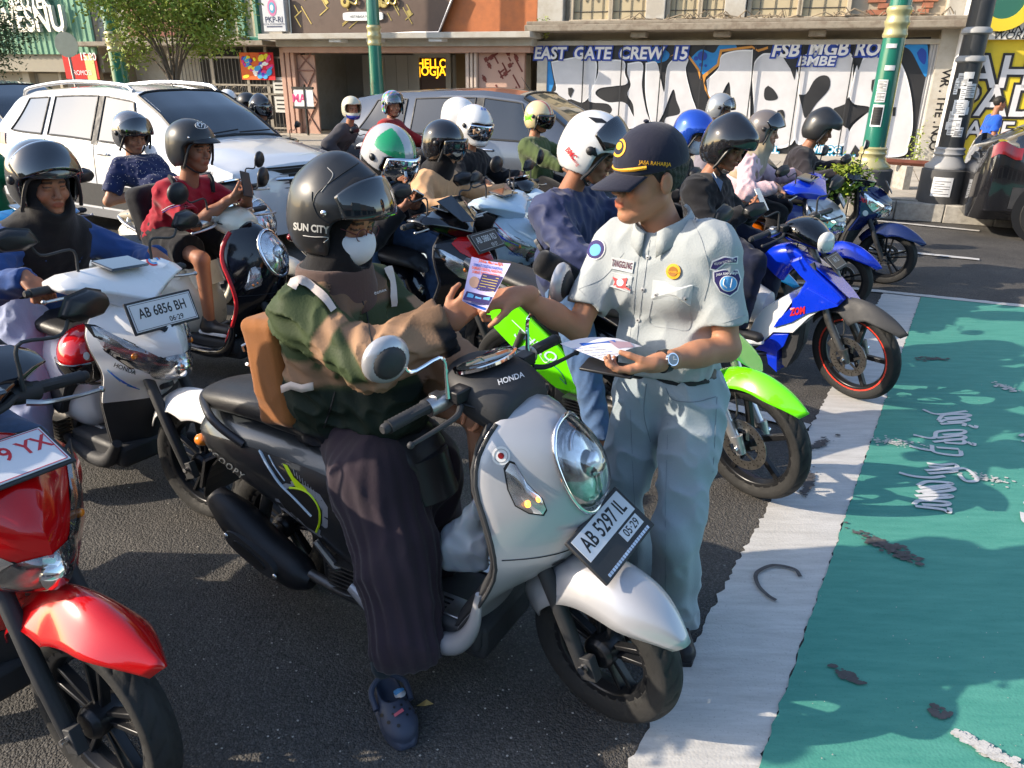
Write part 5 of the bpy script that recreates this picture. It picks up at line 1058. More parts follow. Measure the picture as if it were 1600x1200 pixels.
# ------------------------------------------------------------------ sporty scooter
def sporty(s):
    t, SM = bike_base(s); wb = 1.256; R = .26; t['wr'] = R; near = s.get('near', False); c = s['c']; MM = bikeM(s); sc = s.get('scale', 1)
    wheel(t, 'front_wheel', 0, R, .082, .19, SM, M_rimb, near=near, disc=(-1 if s.get('discR') else 1, .095), tape=s.get('tape'), twin=s.get('twin', True)); wheel(t, 'rear_wheel', -wb, R, .09, .19, None, M_rimb, near=near)
    b = B()
    for sg in (-1, 1): b.tube([(-.20, sg*.075, .62), (-.10, sg*.08, .42), (-.012, sg*.08, R-.02)], [.022, .023, .02], n=10); b.box((0, sg*.08, R-.01), (.05, .03, .07), Matrix.Rotation(-.35, 3, 'Y'))
    b.tube([(-.18, 0, .55), (-.40, 0, .97)], .03, n=10); fk = obj('fork', b.xf(SM), M_plm, t, smooth=45, bevel=.003)
    for sg in (-1, 1): b = B(); b.tube([(0, sg*.06, R), (0, sg*.112, R)], .009, n=10); obj('axle_nut', b.xf(SM), M_chr, fk)
    fender(t, s.get('fR', .300), s.get('fa', 27), 150, .085, .085, SM, c['fender'], tip=.035, wt=.28, pk=.012, k=1.5, low=([0, .3, .55, .7, 1], [.3, .8, 1.25, .7, .5]))
    F1 = Front([.20, .30, .42, .50, .58, .64, .70, .76, .82, .88, .93], [-.37, -.33, -.28, -.24, -.16, -.075, -.045, -.06, -.12, -.20, -.28], [.13, .15, .168, .18, .185, .19, .20, .215, .21, .16, .06], [.05, .07, .10, .12, .16, .22, .26, .25, .20, .13, .05], 1.35)
    b = B(); F1.mesh(b, nz=30, nt=25, z0=s.get('zl', .50)); ap = obj('front_apron', b, c['apron'], t, smooth=32); b = B(); F1.mesh(b, nz=12, nt=25, z1=s.get('zl', .50)-.004); obj('lower_apron', b, M_plm, t, smooth=32)
    G = []
    for z in np.linspace(.22, .90, 14):
        w = float(cint(z, F1.z, F1.w)); xe = float(cint(z, F1.z, F1.xf))-float(cint(z, F1.z, F1.d)); G.append([(xe-.012-.028*(1-abs(u)**4), w*u*.955, z) for u in np.linspace(-1, 1, 11)])
    b = B(); b.grid(np.array(G), flip=True); obj('leg_shield', b, M_plm, t, smooth=50, solid=.012)
    # headlight cluster
    O = ring_pts(.088, .060, 24, (0, .665), 2.4); b = B(); patch(b, F1, O, 2, .003); hl = obj('headlight', b, M_refl, t, smooth=60)
    b = B(); C = F1(0, .67, .01); b.lathe([(0, .016), (.02, .014), (.036, .0), (.036, -.01)], C, 'x', 20); obj('projector', b, M_chr, hl)
    b = B(); patch(b, F1, O, 6, .006, .020); obj('headlight_glass', b, M_lens, hl, smooth=80)
    for sg in (-1, 1):
        O = np.array([(.06, .715), (.092, .655), (.135, .68), (.18, .745), (.205, .845), (.175, .835), (.12, .775)])*[sg, 1]; b = B(); patch(b, F1, O, 2, .003); sl = obj('side_lamp', b, M_refl, hl, smooth=40)
        b = B(); patch(b, F1, O.mean(0)+(O-O.mean(0))*1.10, 1, .0015); obj('lamp_bezel', b, M_blk, sl, smooth=0)
        b = B(); patch(b, F1, O, 4, .004, .010); obj('lamp_glass', b, M_lens, sl, smooth=80)
        b = B(); b.ell(F1(.12*sg, .725, .008), (.008, .013, .013), 12, 8); obj('bulb', b, M_ambp, sl)
    b = B(); O = np.array([(0, .715), (.055, .755), (.115, .82), (.12, .865), (.07, .89), (0, .90), (-.07, .89), (-.12, .865), (-.115, .82), (-.055, .755)]); patch(b, F1, O, 3, .004, .016, p=3); obj('nose_panel', b, c.get('nose', c['apron']), ap, smooth=32)
    # bar cowl
    ys = [-.27, -.22, -.13, -.05, 0, .05, .13, .22, .27]; G = []
    for y in ys:
        a = abs(y)/.27; xf = -.19-.14*a**.9; zb = .845+.105*min(1, a*1.4); zt = 1.045-.015*a; xr = -.45-.02*a; zm = (zt*.35+zb*.65)+.005
        tp_ = 1 if a < .9 else .45; zc_ = (zt+zb)/2; G.append([(x_, y, zc_+(z_-zc_)*tp_) for x_, z_ in ((xr, zt-.012), (xr+.06, zt), (xf-.045, zm+.04), (xf, zm), (xf-.04, zb), (xr, zb+.02))])
    b = B(); b.grid(np.array(G), cv=True, cap0=True, cap1=True, flip=True); bc = obj('bar_cowl', b.xf(Matrix.Translation((s.get('cdx', 0), 0, s.get('cdz', 0)))).xf(SM), c['cowl'], t, smooth=25, bevel=.008)
    b = B(); b.box((-.37, 0, 1.045), (.13, .17, .012), Matrix.Rotation(.15, 3, 'Y')); obj('gauge_glass', b.xf(SM), M_tin, bc, bevel=.01)
    if s.get('screen'): b = B(); b.add([(-.22, -.07, .99), (-.22, .07, .99), (-.36, .12, 1.10), (-.36, -.12, 1.10), (-.18, 0, .985), (-.34, 0, 1.12)], [(0, 4, 5, 3), (4, 1, 2, 5)]); obj('windscreen', b.xf(SM), M_tin, bc, solid=.004, smooth=0)
    handlebar(t, SM, mirror='angular', lever=s.get('lever', 'steel'), bare=False, mz=.2, my=.37)
    # rear body
    st = [(-.58, .42, 0, .09, .10, 2.5), (-.66, .45, 0, .14, .19, 2.6), (-.80, .49, 0, .165, .21, 2.6), (-.95, .55, 0, .175, .17, 2.4), (-1.12, .60, 0, .17, .14, 2.2), (-1.30, .655, 0, .155, .115, 2.1), (-1.46, .70, 0, .12, .09, 2.), (-1.58, .74, 0, .08, .06, 2.), (-1.66, .765, 0, .03, .03, 2.)]
    b = B(); loft(b, st, 32, 30); bd = obj('tail_body', b, c['body'], t, smooth=60)
    for sg in (-1, 1):
        b = B(); O = [(-.62, .52), (-.72, .36), (-.95, .44), (-1.25, .56), (-1.2, .60), (-.9, .52), (-.75, .46)]; side_panel(b, O, .12, .178, both=False)
        if sg > 0: b.v = [v*[1, -1, 1] for v in b.v]; b.f = [f_[::-1] for f_ in b.f]
        obj('side_panel', b, c.get('side', M_plm), bd, smooth=0, bevel=.004)
    b = B(); loft(b, [(-.56, .66, .5, .05, .03, 2.4), (-.62, .70, .3, .10, .042, 2.5), (-.80, .725, .05, .135, .045, 2.6), (-1.0, .74, -.05, .145, .045, 2.6), (-1.14, .765, -.12, .14, .045, 2.6), (-1.30, .79, -.04, .125, .045, 2.5), (-1.46, .80, 0, .09, .035, 2.4), (-1.52, .80, 0, .04, .02, 2.2)], 28, 30); obj('seat', b, c.get('seat', M_leath), t, smooth=60)
    b = B()
    for sg in (-1, 1): b.tube([(-.33, sg*.17, .32), (-.42, sg*.17, .22), (-.56, sg*.165, .20), (-.74, sg*.16, .24)], [.02, .034, .034, .02], n=10, smooth=20)
    obj('floor_sill', b, c.get('sill', M_plm), t, smooth=60); b = B(); b.box((-.52, 0, .24), (.38, .32, .10)); obj('floorboard', b, M_plm, t, bevel=.02)
    grab_rail(t, -1.32, c.get('rail', M_plm), .013, .79, -1.60); b = B(); b.ell((-1.64, 0, .74), (.04, .07, .035)); obj('tail_lamp', b, M_redl, t)
    b = B(); b.box((-1.56, 0, .5), (.014, .18, .22), Matrix.Rotation(.4, 3, 'Y')); obj('rear_mudguard', b, M_pl, t, bevel=.01)
    under_parts(t, wb, R); exhaust(t, R, -1.12)
    return t, F1, st, MM, SM, bd, ap
# ------------------------------------------------------------------ underbone motorcycle
def underbone(s):
    s = dict(s); s.setdefault('cat', 'motorcycle'); t, SM = bike_base(s); wb = 1.27; R = .285; t['wr'] = R; near = True; c = s['c']; MM = bikeM(s)
    wheel(t, 'front_wheel', 0, R, .075 if not s.get('fat') else .09, .216, SM, M_rimb, near=True, disc=(-1, .12), tape=s.get('tape'), nsp=5, twin=False, rot=s.get('rot', .3)); wheel(t, 'rear_wheel', -wb, R, .09, .216, None, M_rimb, nsp=5, twin=False)
    mf = s.get('forkm', M_stl); b = B()
    for sg in (-1, 1): b.tube([(-.28, sg*.085, .80), (-.13, sg*.085, .48), (-.02, sg*.085, R+.02)], [.018, .024, .024], n=12); b.tube([(-.02, sg*.085, R+.05), (.01, sg*.085, R-.03)], [.026, .022], n=12)
    b.tube([(-.24, 0, .65), (-.42, 0, .97)], .025, n=10); fk = obj('fork', b.xf(SM), mf, t, smooth=50)
    for sg in (-1, 1): b = B(); b.tube([(0, sg*.05, R), (0, sg*.122, R)], .01, n=10); obj('axle_nut', b.xf(SM), M_chr, fk)
    fender(t, .322, s.get('fa0', 22), 152, .075, .06, SM, c['fender'], tip=s.get('ftip', .04), wt=.35, pk=.012, k=1.4, low=([0, .3, .5, .62, 1], [.4, .9, 2.3, 1.0, .5]) if s.get('fdrop') else ([0, .3, .5, .62, 1], [.4, .9, 1.0, 1.0, .5]))
    return t, SM, MM
# =================================================================== CARS
def car(name, label, X, Y, hd, L, m, H=1.68, hood=1.05, xw0=-.95, xw1=-1.75, xr=-4.2, belt=1.02, wd=.86, rails=False, glassm=None, trim=None, plate_txt=None, grille=True):
    t = thing(name, label, 'car', loc=(X, Y, 0), rotz=rad(hd), group='cars waiting behind the motorcycles'); gm = glassm or M_tin; z0 = .22
    xs = [0, -.06, -.25, -.6, xw0, (xw0+xw1)/2, xw1, xw1-.5, -L*.62, xr+.45, xr, (xr-L)/2-.05, -L+.04, -L]
    rf = [.80, .90, hood-.08, hood, hood+.06, (hood+H)/2+.06, H-.02, H+.03, H+.02, H-.03, H-.10, belt+.18, belt-.02, .85]
    bl = [.68, .80, hood-.15, hood-.07, belt-.03, belt, belt, belt+.01, belt+.03, belt+.05, belt+.07, belt+.04, belt-.08, .8]
    wl = [.60, .74, wd-.03, wd, wd, wd, wd, wd, wd, wd, wd, wd-.02, wd-.08, .68]
    wr = [.50, .58, .66, .68, .66, .61, .58, .58, .58, .57, .55, .60, .64, .6]
    X_ = -np.array(xs)
    def sec(x):
        q = -x; R_, Bt, Wl, Wr = [float(np.interp(q, X_, a)) if sm == 0 else float(cint(q, X_, a)) for a, sm in ((rf, 0), (bl, 1), (wl, 1), (wr, 1))]
        return np.array([(0, z0), (Wl*.9, z0), (Wl, z0+.12), (Wl+.015, .62), (Wl-.01, Bt-.1), (Wl-.035, Bt), (Wr+.03, max(Bt+.01, R_-.07)), (Wr-.04, R_-.015), (Wr*.6, R_+.008), (0, R_+.018)])
    def P(x, k, sg=1, off=0.):
        s_ = sec(x); i = int(min(max(k, 0), 8.999)); f = k-i; p = s_[i]*(1-f)+s_[i+1]*f; d = s_[i+1]-s_[i]; n = nrm([d[1], -d[0]]); return np.array([x, sg*(p[0]+n[0]*off), p[1]+n[1]*off])
    G = []
    for x in np.concatenate([np.linspace(0, -.3, 6), np.linspace(-.4, -L+.2, 44), np.linspace(-L+.15, -L, 5)]):
        s_ = sec(x); row = [(x, y, z) for y, z in s_]+[(x, -y, z) for y, z in s_[-2:0:-1]]; G.append(row)
    b = B(); b.grid(np.array(G), cv=True, cap0=True, cap1=True, flip=False); body = obj('body', b, m, t, smooth=28)
    # glass
    def side_glass(x0, x1, x0t, x1t, sg, nm='side_window'):
        O = []; 
        for k in np.linspace(0, 1, 8): O.append((x0+(x1-x0)*k, 5.08))
        for k in np.linspace(0, 1, 8): O.append((x1t+(x0t-x1t)*k, 5.93))
        b = B(); fn = lambda a, c, o=0.: P(a, c, sg, o+.006)
        N_ = 12; Gd = [[fn(x0+(x1-x0)*u+((x0t-x0)*(1-u)+(x1t-x1)*u)*v, 5.08+.86*v) for v in np.linspace(0, 1, 5)] for u in np.linspace(0, 1, N_)]
        b.grid(np.array(Gd), flip=sg < 0); w = obj(nm, b, gm, t, smooth=60); b = B(); E_ = [g_[0] for g_ in Gd]+[q for q in Gd[-1][1:]]+[g_[-1] for g_ in Gd[::-1][1:]]+[q for q in Gd[0][::-1][1:]]
        b.tube(E_, .012, n=5); obj('window_trim', b, trim or M_plm, w)
    for sg in (-1, 1):
        side_glass(xw0-.55, xw0-1.28, xw1+.02, xw0-1.28, sg); side_glass(xw0-1.40, xw0-2.25, xw0-1.40, xw0-2.25, sg); side_glass(xw0-2.38, xr+.22, xw0-2.38, xr+.42, sg)
        b = B(); b.grid(np.array([[P(xw0-1.28-.12*u, 5.0+.95*v, sg, .005) for v in (0, 1)] for u in (0, 1)]), flip=sg < 0); obj('pillar_trim', b, M_plm, t, smooth=0)
        for x_ in (xw0-.25, xw0-1.34, xw0-2.3): b = B(); b.tube([P(x_-.0*k, k, sg, .002) for k in np.linspace(2, 5, 10)], .004, n=4); obj('door_gap', b, M_blk, body)
        for x_ in (xw0-1.15, xw0-2.1): b = B(); q = P(x_, 4.15, sg, .02); b.box(q, (.19, .03, .03)); obj('door_handle', b, M_chr, body, bevel=.01)
        b = B(); q = P(xw0-.45, 5.0, sg, .1); b.ell(q, (.07, .10, .075)); obj('wing_mirror', b, m, t, smooth=60)
        if rails: b = B(); b.tube([P(xw1-.1, 7, sg, .01), P(xw1-.3, 7, sg, .05), P((xw1+xr)/2, 7, sg, .07), P(xr+.3, 7, sg, .055), P(xr+.1, 7, sg, .0)], .022, n=8, smooth=24); obj('roof_rail', b, mat('rail_silver', (.55, .55, .56), .3, metal=.6), t)
        b = B(); b.grid(np.array([[P(x, k, sg, .006) for k in (2.1, 3.0)] for x in np.linspace(-.5, -L+.4, 12)]), flip=sg < 0); obj('side_cladding', b, M_plm, t, smooth=0)
    b = B(); fw_ = lambda u, v: np.array([xw0-.03+(xw1-xw0+.03)*v, 0, 0])*[1, 0, 0]
    def top(x, u, off=0.):
        s_ = sec(x); y = s_[6][0]*.94*u; z = float(np.interp(abs(y), s_[::-1, 0][:4], s_[::-1, 1][:4])); return np.array([x+off*.6, y, z+off])
    G = [[top(xw0-.02+(xw1-xw0+.04)*v, u, .010) for u in np.linspace(-1, 1, 15)] for v in np.linspace(0, 1, 9)]; b.grid(np.array(G), flip=True); ws = obj('windscreen', b, gm, t, smooth=60)
    b = B(); E_ = list(G[0])+[g_[-1] for g_ in G[1:]]+list(G[-1][::-1][1:])+[g_[0] for g_ in G[::-1][1:]]; b.tube(E_, .014, n=5); obj('windscreen_seal', b, M_blk, ws)
    b = B(); b.tube([top(xw0-.03, -.6, .03), top(xw0-.06, .1, .035)], .008, n=5); b.tube([top(xw0-.03, .1, .03), top(xw0-.06, .8, .035)], .008, n=5); obj('wiper', b, M_blk, ws)
    G = [[top(xr-.03+(-L+.2-xr)*v, u, .010) for u in np.linspace(-.95, .95, 11)] for v in np.linspace(0, .6, 6)]; b = B(); b.grid(np.array(G)*1., flip=True); obj('rear_window', b, gm, t, smooth=60)
    # wheels
    for x in (-.85, -L+.85):
        for sg in (-1, 1):
            b = B(); b.lathe([(.18, -.1), (.30, -.11), (.325, -.07), (.33, 0), (.325, .07), (.30, .11), (.18, .1)], (x, sg*(wd-.09), .33), 'y', 32, closed=True); w = obj('wheel', b, M_rub, t)
            b = B(); b.lathe([(0, sg*.07), (.19, sg*.09), (.21, sg*.06)], (x, sg*(wd-.09), .33), 'y', 24); [b.box((x+math.cos(a)*.1, sg*(wd-.09)+sg*.085, .33+math.sin(a)*.1), (.2, .02, .035), Matrix.Rotation(-a, 3, 'Y')) for a in np.linspace(0, 6.28, 6)[:-1]]; obj('rim', b, M_alu, w)
            b = B(); b.lathe([(0, 0), (.40, 0)], (x, sg*(wd+.018), .36), 'y', 30, a0=0, a1=np.pi); b.lathe([(.0, 0), (.40, 0)], (x, sg*(wd+.018), .36), 'y', 30, a0=np.pi, a1=2*np.pi) ; obj('wheel_arch', b.xf(Matrix.Translation((0, -sg*.012, 0))), M_blk, t, smooth=0)
    # nose
    fx = lambda y: -.02-.25*(abs(y)/.8)**2.2
    if grille:
        b = B(); 
        for z_, w_ in ((.84, .46), (.70, .50)):
            b.grid(np.array([[(fx(y)+.03, y, z) for z in (z_-.055, z_+.055)] for y in np.linspace(-w_, w_, 12)]), flip=True)
        obj('grille', b, mat('grille_black', (.012, .012, .013), .35), t, smooth=60); b = B(); b.tube([(fx(y)+.045, y, .77+.02*abs(y)) for y in np.linspace(-.55, .55, 14)], .02, n=6); obj('chrome_bar', b, M_chr, t)
        b = B()
        for z_ in (.87, .82, .73, .68): b.tube([(fx(y)+.035, y, z_) for y in np.linspace(-.45, .45, 12)], .006, n=4)
        obj('grille_bar', b, M_stl, t)['kind'] = 'stuff'
        b = B(); b.box((.035, 0, .775), (.02, .11, .10), Matrix.Rotation(.6, 3, 'X')); b.box((.036, 0, .775), (.02, .12, .03), Matrix.Rotation(-.6, 3, 'X')); obj('badge', b, M_chr, t, bevel=.004)
        b = B(); b.grid(np.array([[(fx(y)+.035, y, z) for z in (.30, .46)] for y in np.linspace(-.62, .62, 14)]), flip=True); obj('lower_intake', b, M_blk, t, smooth=60)
        for sg in (-1, 1):
            b = B(); G = [[(fx(y)+.035-.12*k, sg*(y+.05*k), .80+.09*v+.04*(y-.45)) for v in (-.6, 0, .7)] for y, k in ((.47, 0), (.6, .1), (.72, .5), (.80, 1.6), (.80, 2.6))]; b.grid(np.array(G), flip=sg < 0); hl = obj('headlight', b, M_refl, t, smooth=60); b = B(); b.grid(np.array(G)+[.012, sg*.008, 0], flip=sg < 0); obj('headlight_glass', b, M_lens, hl, smooth=60)
            b = B(); b.box((-.1, sg*.66, .42), (.08, .16, .12)); obj('fog_lamp_housing', b, M_blk, t, bevel=.02)
        if plate_txt: plate(t, (.05, 0, .52), (0, 1, 0), (0, 0, 1), plate_txt, '08.28', w=.43, h=.13)
    for sg in (-1, 1):
        b = B(); G = [[P(x, k, sg, .012) for k in np.linspace(3.9, 4.95, 4)] for x in np.linspace(-L+.42, -L+.10, 6)]; b.grid(np.array(G), flip=sg < 0); obj('tail_lamp', b, M_redl, t, smooth=60)
    b = B(); b.tube([(-1.9, 0, H+.02), (-2.02, 0, H+.17)], [.006, .002], n=5); obj('antenna', b, M_blk, t)
    return t, P, body
# =================================================================== PEOPLE
def ik(a, t, l1, l2, pole):
    a = np.array(a, float); t = np.array(t, float); d = t-a; L = np.linalg.norm(d); mx = (l1+l2)*.998
    if L > mx: t = a+d/L*mx; d = t-a; L = mx
    x = (l1*l1-l2*l2+L*L)/(2*L); h = math.sqrt(max(0, l1*l1-x*x)); u = d/L; p = np.array(pole, float); p = p-u*(p@u); p = nrm(p)
    return a+u*x+p*h, t
def hand_sd(P, w, fdir, palm, side, curl=.5, s=1., spread=.5, thumb=None):
    """w wrist, fdir finger direction, palm normal (away from back), side +1 thumb on side 'lat'"""
    f = nrm(fdir); n = nrm(np.array(palm)-f*(np.array(palm)@f)); l = np.cross(n, f)*side  # towards the thumb
    w = np.array(w, float); k0 = w+f*.045*s
    R = np.stack([f, l, n], 1)
    d = rbx(P, w+f*.052*s, (.050*s, .040*s, .014*s), .013*s, R); d = smin(d, cap(P, w-f*.03, w+f*.02, .026*s, .025*s), .02)
    fl = [(.034, .070), (.012, .078), (-.011, .073), (-.032, .058)]
    cs = curl if isinstance(curl, (list, tuple)) else [curl]*4
    for (o, L), c in zip(fl, cs):
        b0 = w+f*.094*s+l*o*s; dirv = nrm(f+l*o*spread*3.); seg = [L*.46*s, L*.31*s, L*.25*s]; a = 0
        p = b0; rr = [.0095, .0085, .0078, .0068]
        for i, L_ in enumerate(seg):
            a += c*(.85 if i == 0 else 1.25); q = p+(dirv*math.cos(a)+n*math.sin(a))*L_; d = smin(d, cap(P, p, q, rr[i]*s, rr[i+1]*s), .004 if i else .008); p = q
    tb = w+f*.022*s+l*.030*s; th = thumb if thumb is not None else (.7, .5, .35)
    d1 = nrm(f*th[0]+l*th[1]+n*th[2]); p1 = tb+d1*.040*s; d2 = nrm(d1+f*.25-l*.15+n*.25); p2 = p1+d2*.034*s; d3 = nrm(d2+f*.2-l*.3+n*.3*cs[0]); p3 = p2+d3*.026*s
    d = smin(d, cap(P, tb, p1, .0135*s, .011*s), .014); d = smin(d, cap(P, p1, p2, .0105*s, .0095*s), .004); d = smin(d, cap(P, p2, p3, .0095*s, .0075*s), .003)
    return d
def head_sd(Q, chin=1., nose=1.):
    """Q in head space: x forward, y left, z up"""
    d = els(Q, (-.012, 0, .035), (.096, .075, .092)); d = smin(d, els(Q, (.030, 0, -.035), (.058, .058, .082)), .03)
    for s in (-1, 1): d = smin(d, cap(Q, (-.01, s*.048, -.055), (.060, s*.014, -.098), .021, .019), .025)
    d = smin(d, els(Q, (.074, 0, -.098), (.020, .022, .017)), .02)
    d = smin(d, cap(Q, (.080, -.034, .030), (.080, .034, .030), .013), .016)
    for s in (-1, 1): d = smax(d, -els(Q, (.103, s*.033, .010), (.018, .020, .013)), .010)
    for s in (-1, 1): d = smin(d, els(Q, (.079, s*.032, .008), (.014, .016, .011)), .004); d = smin(d, els(Q, (.060, s*.044, -.030), (.025, .020, .022)), .02)
    d = smin(d, cap(Q, (.086, 0, .012), (.109*nose, 0, -.026), .0075, .0115), .012)
    for s in (-1, 1): d = smin(d, els(Q, (.098, s*.0125, -.033), (.0105, .0085, .008)), .006)
    d = smin(d, els(Q, (.082, 0, -.062), (.018, .028, .020)), .015)
    d = smin(d, cap(Q, (.0955, -.016, -.0575), (.0955, .016, -.0575), .0058), .005); d = smin(d, cap(Q, (.0935, -.014, -.069), (.0935, .014, -.069), .0068), .005)
    d = smax(d, -cap(Q, (.103, -.024, -.0632), (.103, .024, -.0632), .0032), .003)
    for s in (-1, 1):
        e = els(Q, (-.008, s*.080, -.005), (.019, .009, .031)); e = smax(e, -els(Q, (-.003, s*.091, -.003), (.010, .007, .019)), .004); d = smin(d, e, .006)
    return d
def head_col(Q, base):
    base = np.array(base); C = np.tile(base, (len(Q), 1))
    lip = (abs(Q[:, 1]) < .023) & (abs(Q[:, 2]+.063) < .0125-.25*abs(Q[:, 1])) & (Q[:, 0] > .08)
    C[lip] = base*[.85, .55, .55]
    br = (abs(Q[:, 1]) > .012) & (abs(Q[:, 1]) < .054) & (abs(Q[:, 2]-.030-.004*np.cos((abs(Q[:, 1])-.03)*60)) < .0045) & (Q[:, 0] > .05); C[br] = base*.12
    ch = np.exp(-((abs(Q[:, 1])-.045)**2+(Q[:, 2]+.03)**2)/.0006)*(Q[:, 0] > .03); C = C*(1+ch[:, None]*np.array([.10, -.04, -.06]))
    ln = (abs(Q[:, 2]-.013-.0) < .0028) & (abs(abs(Q[:, 1])-.032) < .015) & (Q[:, 0] > .07); C[ln] = base*.15
    return C
SK = [np.array(s2l(c)) for c in ((172, 122, 94), (152, 104, 80), (192, 142, 114))]
def person(s):
    """builds a person from a pose in world coordinates"""
    sc = s.get('sc', 1.); hip = np.array(s['hip'], float); L = nrm(s['lat']); neck = np.array(s['neck'], float); Hc = np.array(s['head'], float); fd = nrm(s['face']); 
    Rh = frame(fd, s.get('hup', (0, 0, 1))); Rh = np.stack([Rh[:, 0], Rh[:, 1], Rh[:, 2]], 1); near = s.get('near', 1); hv = {2: .0034, 1: .005, 0: .008}[near]; bv = {2: .008, 1: .010, 0: .016}[near]
    root = thing('person', s['label'], 'person', loc=(hip[0], hip[1], 0), group=s.get('group')); off = np.array([hip[0], hip[1], 0])
    up = nrm(neck-hip); fw = np.cross(L, up)*1.; L = nrm(np.cross(up, fw)); 
    shw = s.get('shw', .175)*sc; sh = {1: neck+L*shw-up*.070*sc, -1: neck-L*shw-up*.070*sc}; hj = {1: hip+L*.09*sc, -1: hip-L*.09*sc}
    for k in (1, -1): sh[k] = sh[k]+np.array(s.get('shoff', {}).get(k, (0, 0, 0)))
    A = {}; Lg = {}
    for k in (1, -1):
        w = s['hands'].get(k)
        if w: e, t = ik(sh[k], w['p'], .285*sc, .255*sc, w.get('pole', -fw*.4-up*.6+L*k*.5)); A[k] = (e, t)
        f = s['feet'].get(k)
        if f: kn, t = ik(hj[k], np.array(f['p'])+[0, 0, .085*sc], .43*sc, .42*sc, f.get('pole', fw+up*.2+L*k*.25)); Lg[k] = (np.array(f.get('kn', kn)), t)
    skin = SK[s.get('skin', 0)]
    # body mesh in several finely sampled regions
    bb = B(); cols = []
    def reg(fn, lo, hi, h, colf=None):
        V, F = sdmesh(fn, lo, hi, h); bb.add(V, F); cols.append(colf(V) if colf else np.tile(skin, (len(V), 1)))
    nb = neck-up*.02; hb_ = Hc-Rh[:, 2]*.07*sc-Rh[:, 0]*.02
    def f_head(P):
        Q = ((P-Hc.astype(np.float32))@Rh.astype(np.float32))/sc
        return smin(head_sd(Q)*sc, cap(P, hb_, nb, .050*sc, .060*sc), .02)
    lo = np.minimum(Hc, nb)-.17*sc; hi = np.maximum(Hc, nb)+.17*sc
    reg(f_head, lo, hi, hv, lambda V: head_col(((V-Hc)@Rh)/sc, skin))
    bulk = s.get('bulk', 1.)*sc; lr = s.get('lr', 1.)*sc
    def torso(P, g=0.):
        pe, ab, ch, st_ = hip+up*.02, hip*.65+neck*.35, hip*.3+neck*.7, neck-up*.065*sc
        d = cap(P, pe-L*.075*sc, pe+L*.075*sc, .108*bulk+g, .108*bulk+g); d = smin(d, cap(P, ab-L*.055*sc, ab+L*.055*sc, .098*bulk+g), .06); d = smin(d, cap(P, ch-L*.075*sc, ch+L*.075*sc, .105*bulk+g), .06)
        d = smin(d, cap(P, st_-L*(shw-.03), st_+L*(shw-.03), .058*sc+g), .05); return d
    def f_body(P):
        d = torso(P, -.012)
        for k in (1, -1):
            if k in Lg: kn, an = Lg[k]; d = smin(d, cap(P, hj[k], kn, .062*lr, .048*lr), .03); d = smin(d, cap(P, kn, an, .05*lr, .034*lr), .02)
            if k in A: e, t = A[k]; d = smin(d, cap(P, sh[k], e, .046*sc, .036*sc), .02)
        return d
    pts = [hip, neck]+list(hj.values())+list(sh.values())
    for k in Lg: pts += list(Lg[k])
    for k in A: pts += [A[k][0]]
    pts = np.array(pts); reg(f_body, pts.min(0)-.16, pts.max(0)+.16, .016)
    for k, (e, t) in A.items():
        h = s['hands'][k]; fdir = nrm(h.get('f', t-e)); pm = h.get('n', -up)
        def f_arm(P, k=k, e=e, t=t, h=h, fdir=fdir, pm=pm):
            d = smin(cap(P, sh[k]*.5+e*.5, e, .042*sc, .037*sc), cap(P, e, e*.5+t*.5, .040*sc, .036*sc), .015); d = smin(d, cap(P, e*.6+t*.4, t, .037*sc, .025*sc), .02)
            return smin(d, hand_sd(P, t, fdir, pm, k*h.get('flip', 1), h.get('curl', .5), sc*.98, thumb=h.get('thumb')), .012)
        q = np.array([sh[k]*.5+e*.5, e, t, t+fdir*.19]); reg(f_arm, q.min(0)-.07, q.max(0)+.07, hv if near else .007)
    body = obj('body', bb, M_skin, root, smooth=180, cols=np.vstack(cols), off=off)
    # eyes
    if near and not s.get('noeyes'):
        b = B()
        for k in (-1, 1):
            c = Hc+Rh@np.array([.0805, k*.032, .0085])*sc; b.ell(c-Rh[:, 0]*.0012, (.0112*sc, .0125*sc, .0056*sc), 14, 10, R=Rh, mi=0); b.ell(c+Rh@np.array([.0078, s.get('gaze', 0)*.004, -.001])*sc, (.0036*sc, .0050*sc, .0046*sc), 10, 8, R=Rh, mi=1)
        obj('eyes', b, [M_eye, M_iris], body, off=off, smooth=60)
    # upper garment
    u = s['upper']; g = u.get('g', .018); sl = u.get('sleeve', 'long'); wr = u.get('wr', .006); hem = u.get('hem', .0)
    sf = {'long': 1., 'short': .0}.get(sl, 1.)
    he = np.array(hip)-up*hem
    def f_up(P):
        d = torso(P, g); d = smin(d, cap(P, hip, he, .115*bulk+g, .125*bulk+g) if hem > 0 else d, .05)
        if u.get('flat', True) and hem > 0: d = smax(d, -((P-(he-up*.02))@up), .01)
        for k, (e, t) in A.items():
            a0 = cap(P, sh[k], e, .054*sc+g*.7, (.046*sc+g if sf else .052*sc+g)); 
            if sf: a0 = smin(a0, cap(P, e, t-(t-e)*.04, .050*sc+g*.9, (.034*sc+g*.7 if not u.get('puff') else .048*sc+g)), .03); dcut = ((P-(t-nrm(t-e)*.005))@nrm(t-e)); a0 = np.where(np.linalg.norm(P-t, axis=1) < .12, smax(a0, dcut, .008), a0)
            else:
                ax = nrm(e-sh[k]); pe_ = sh[k]+ax*.215*sc; a0 = smax(a0, (P-pe_)@ax, .006); a0 = smax(a0, -smax(cap(P, sh[k], e+ax*.1, .040*sc+g*.4, .041*sc+g*.4), -((P-(pe_-ax*.05))@ax), .004), .003)
            d = smin(d, a0, u.get('sk', .035))
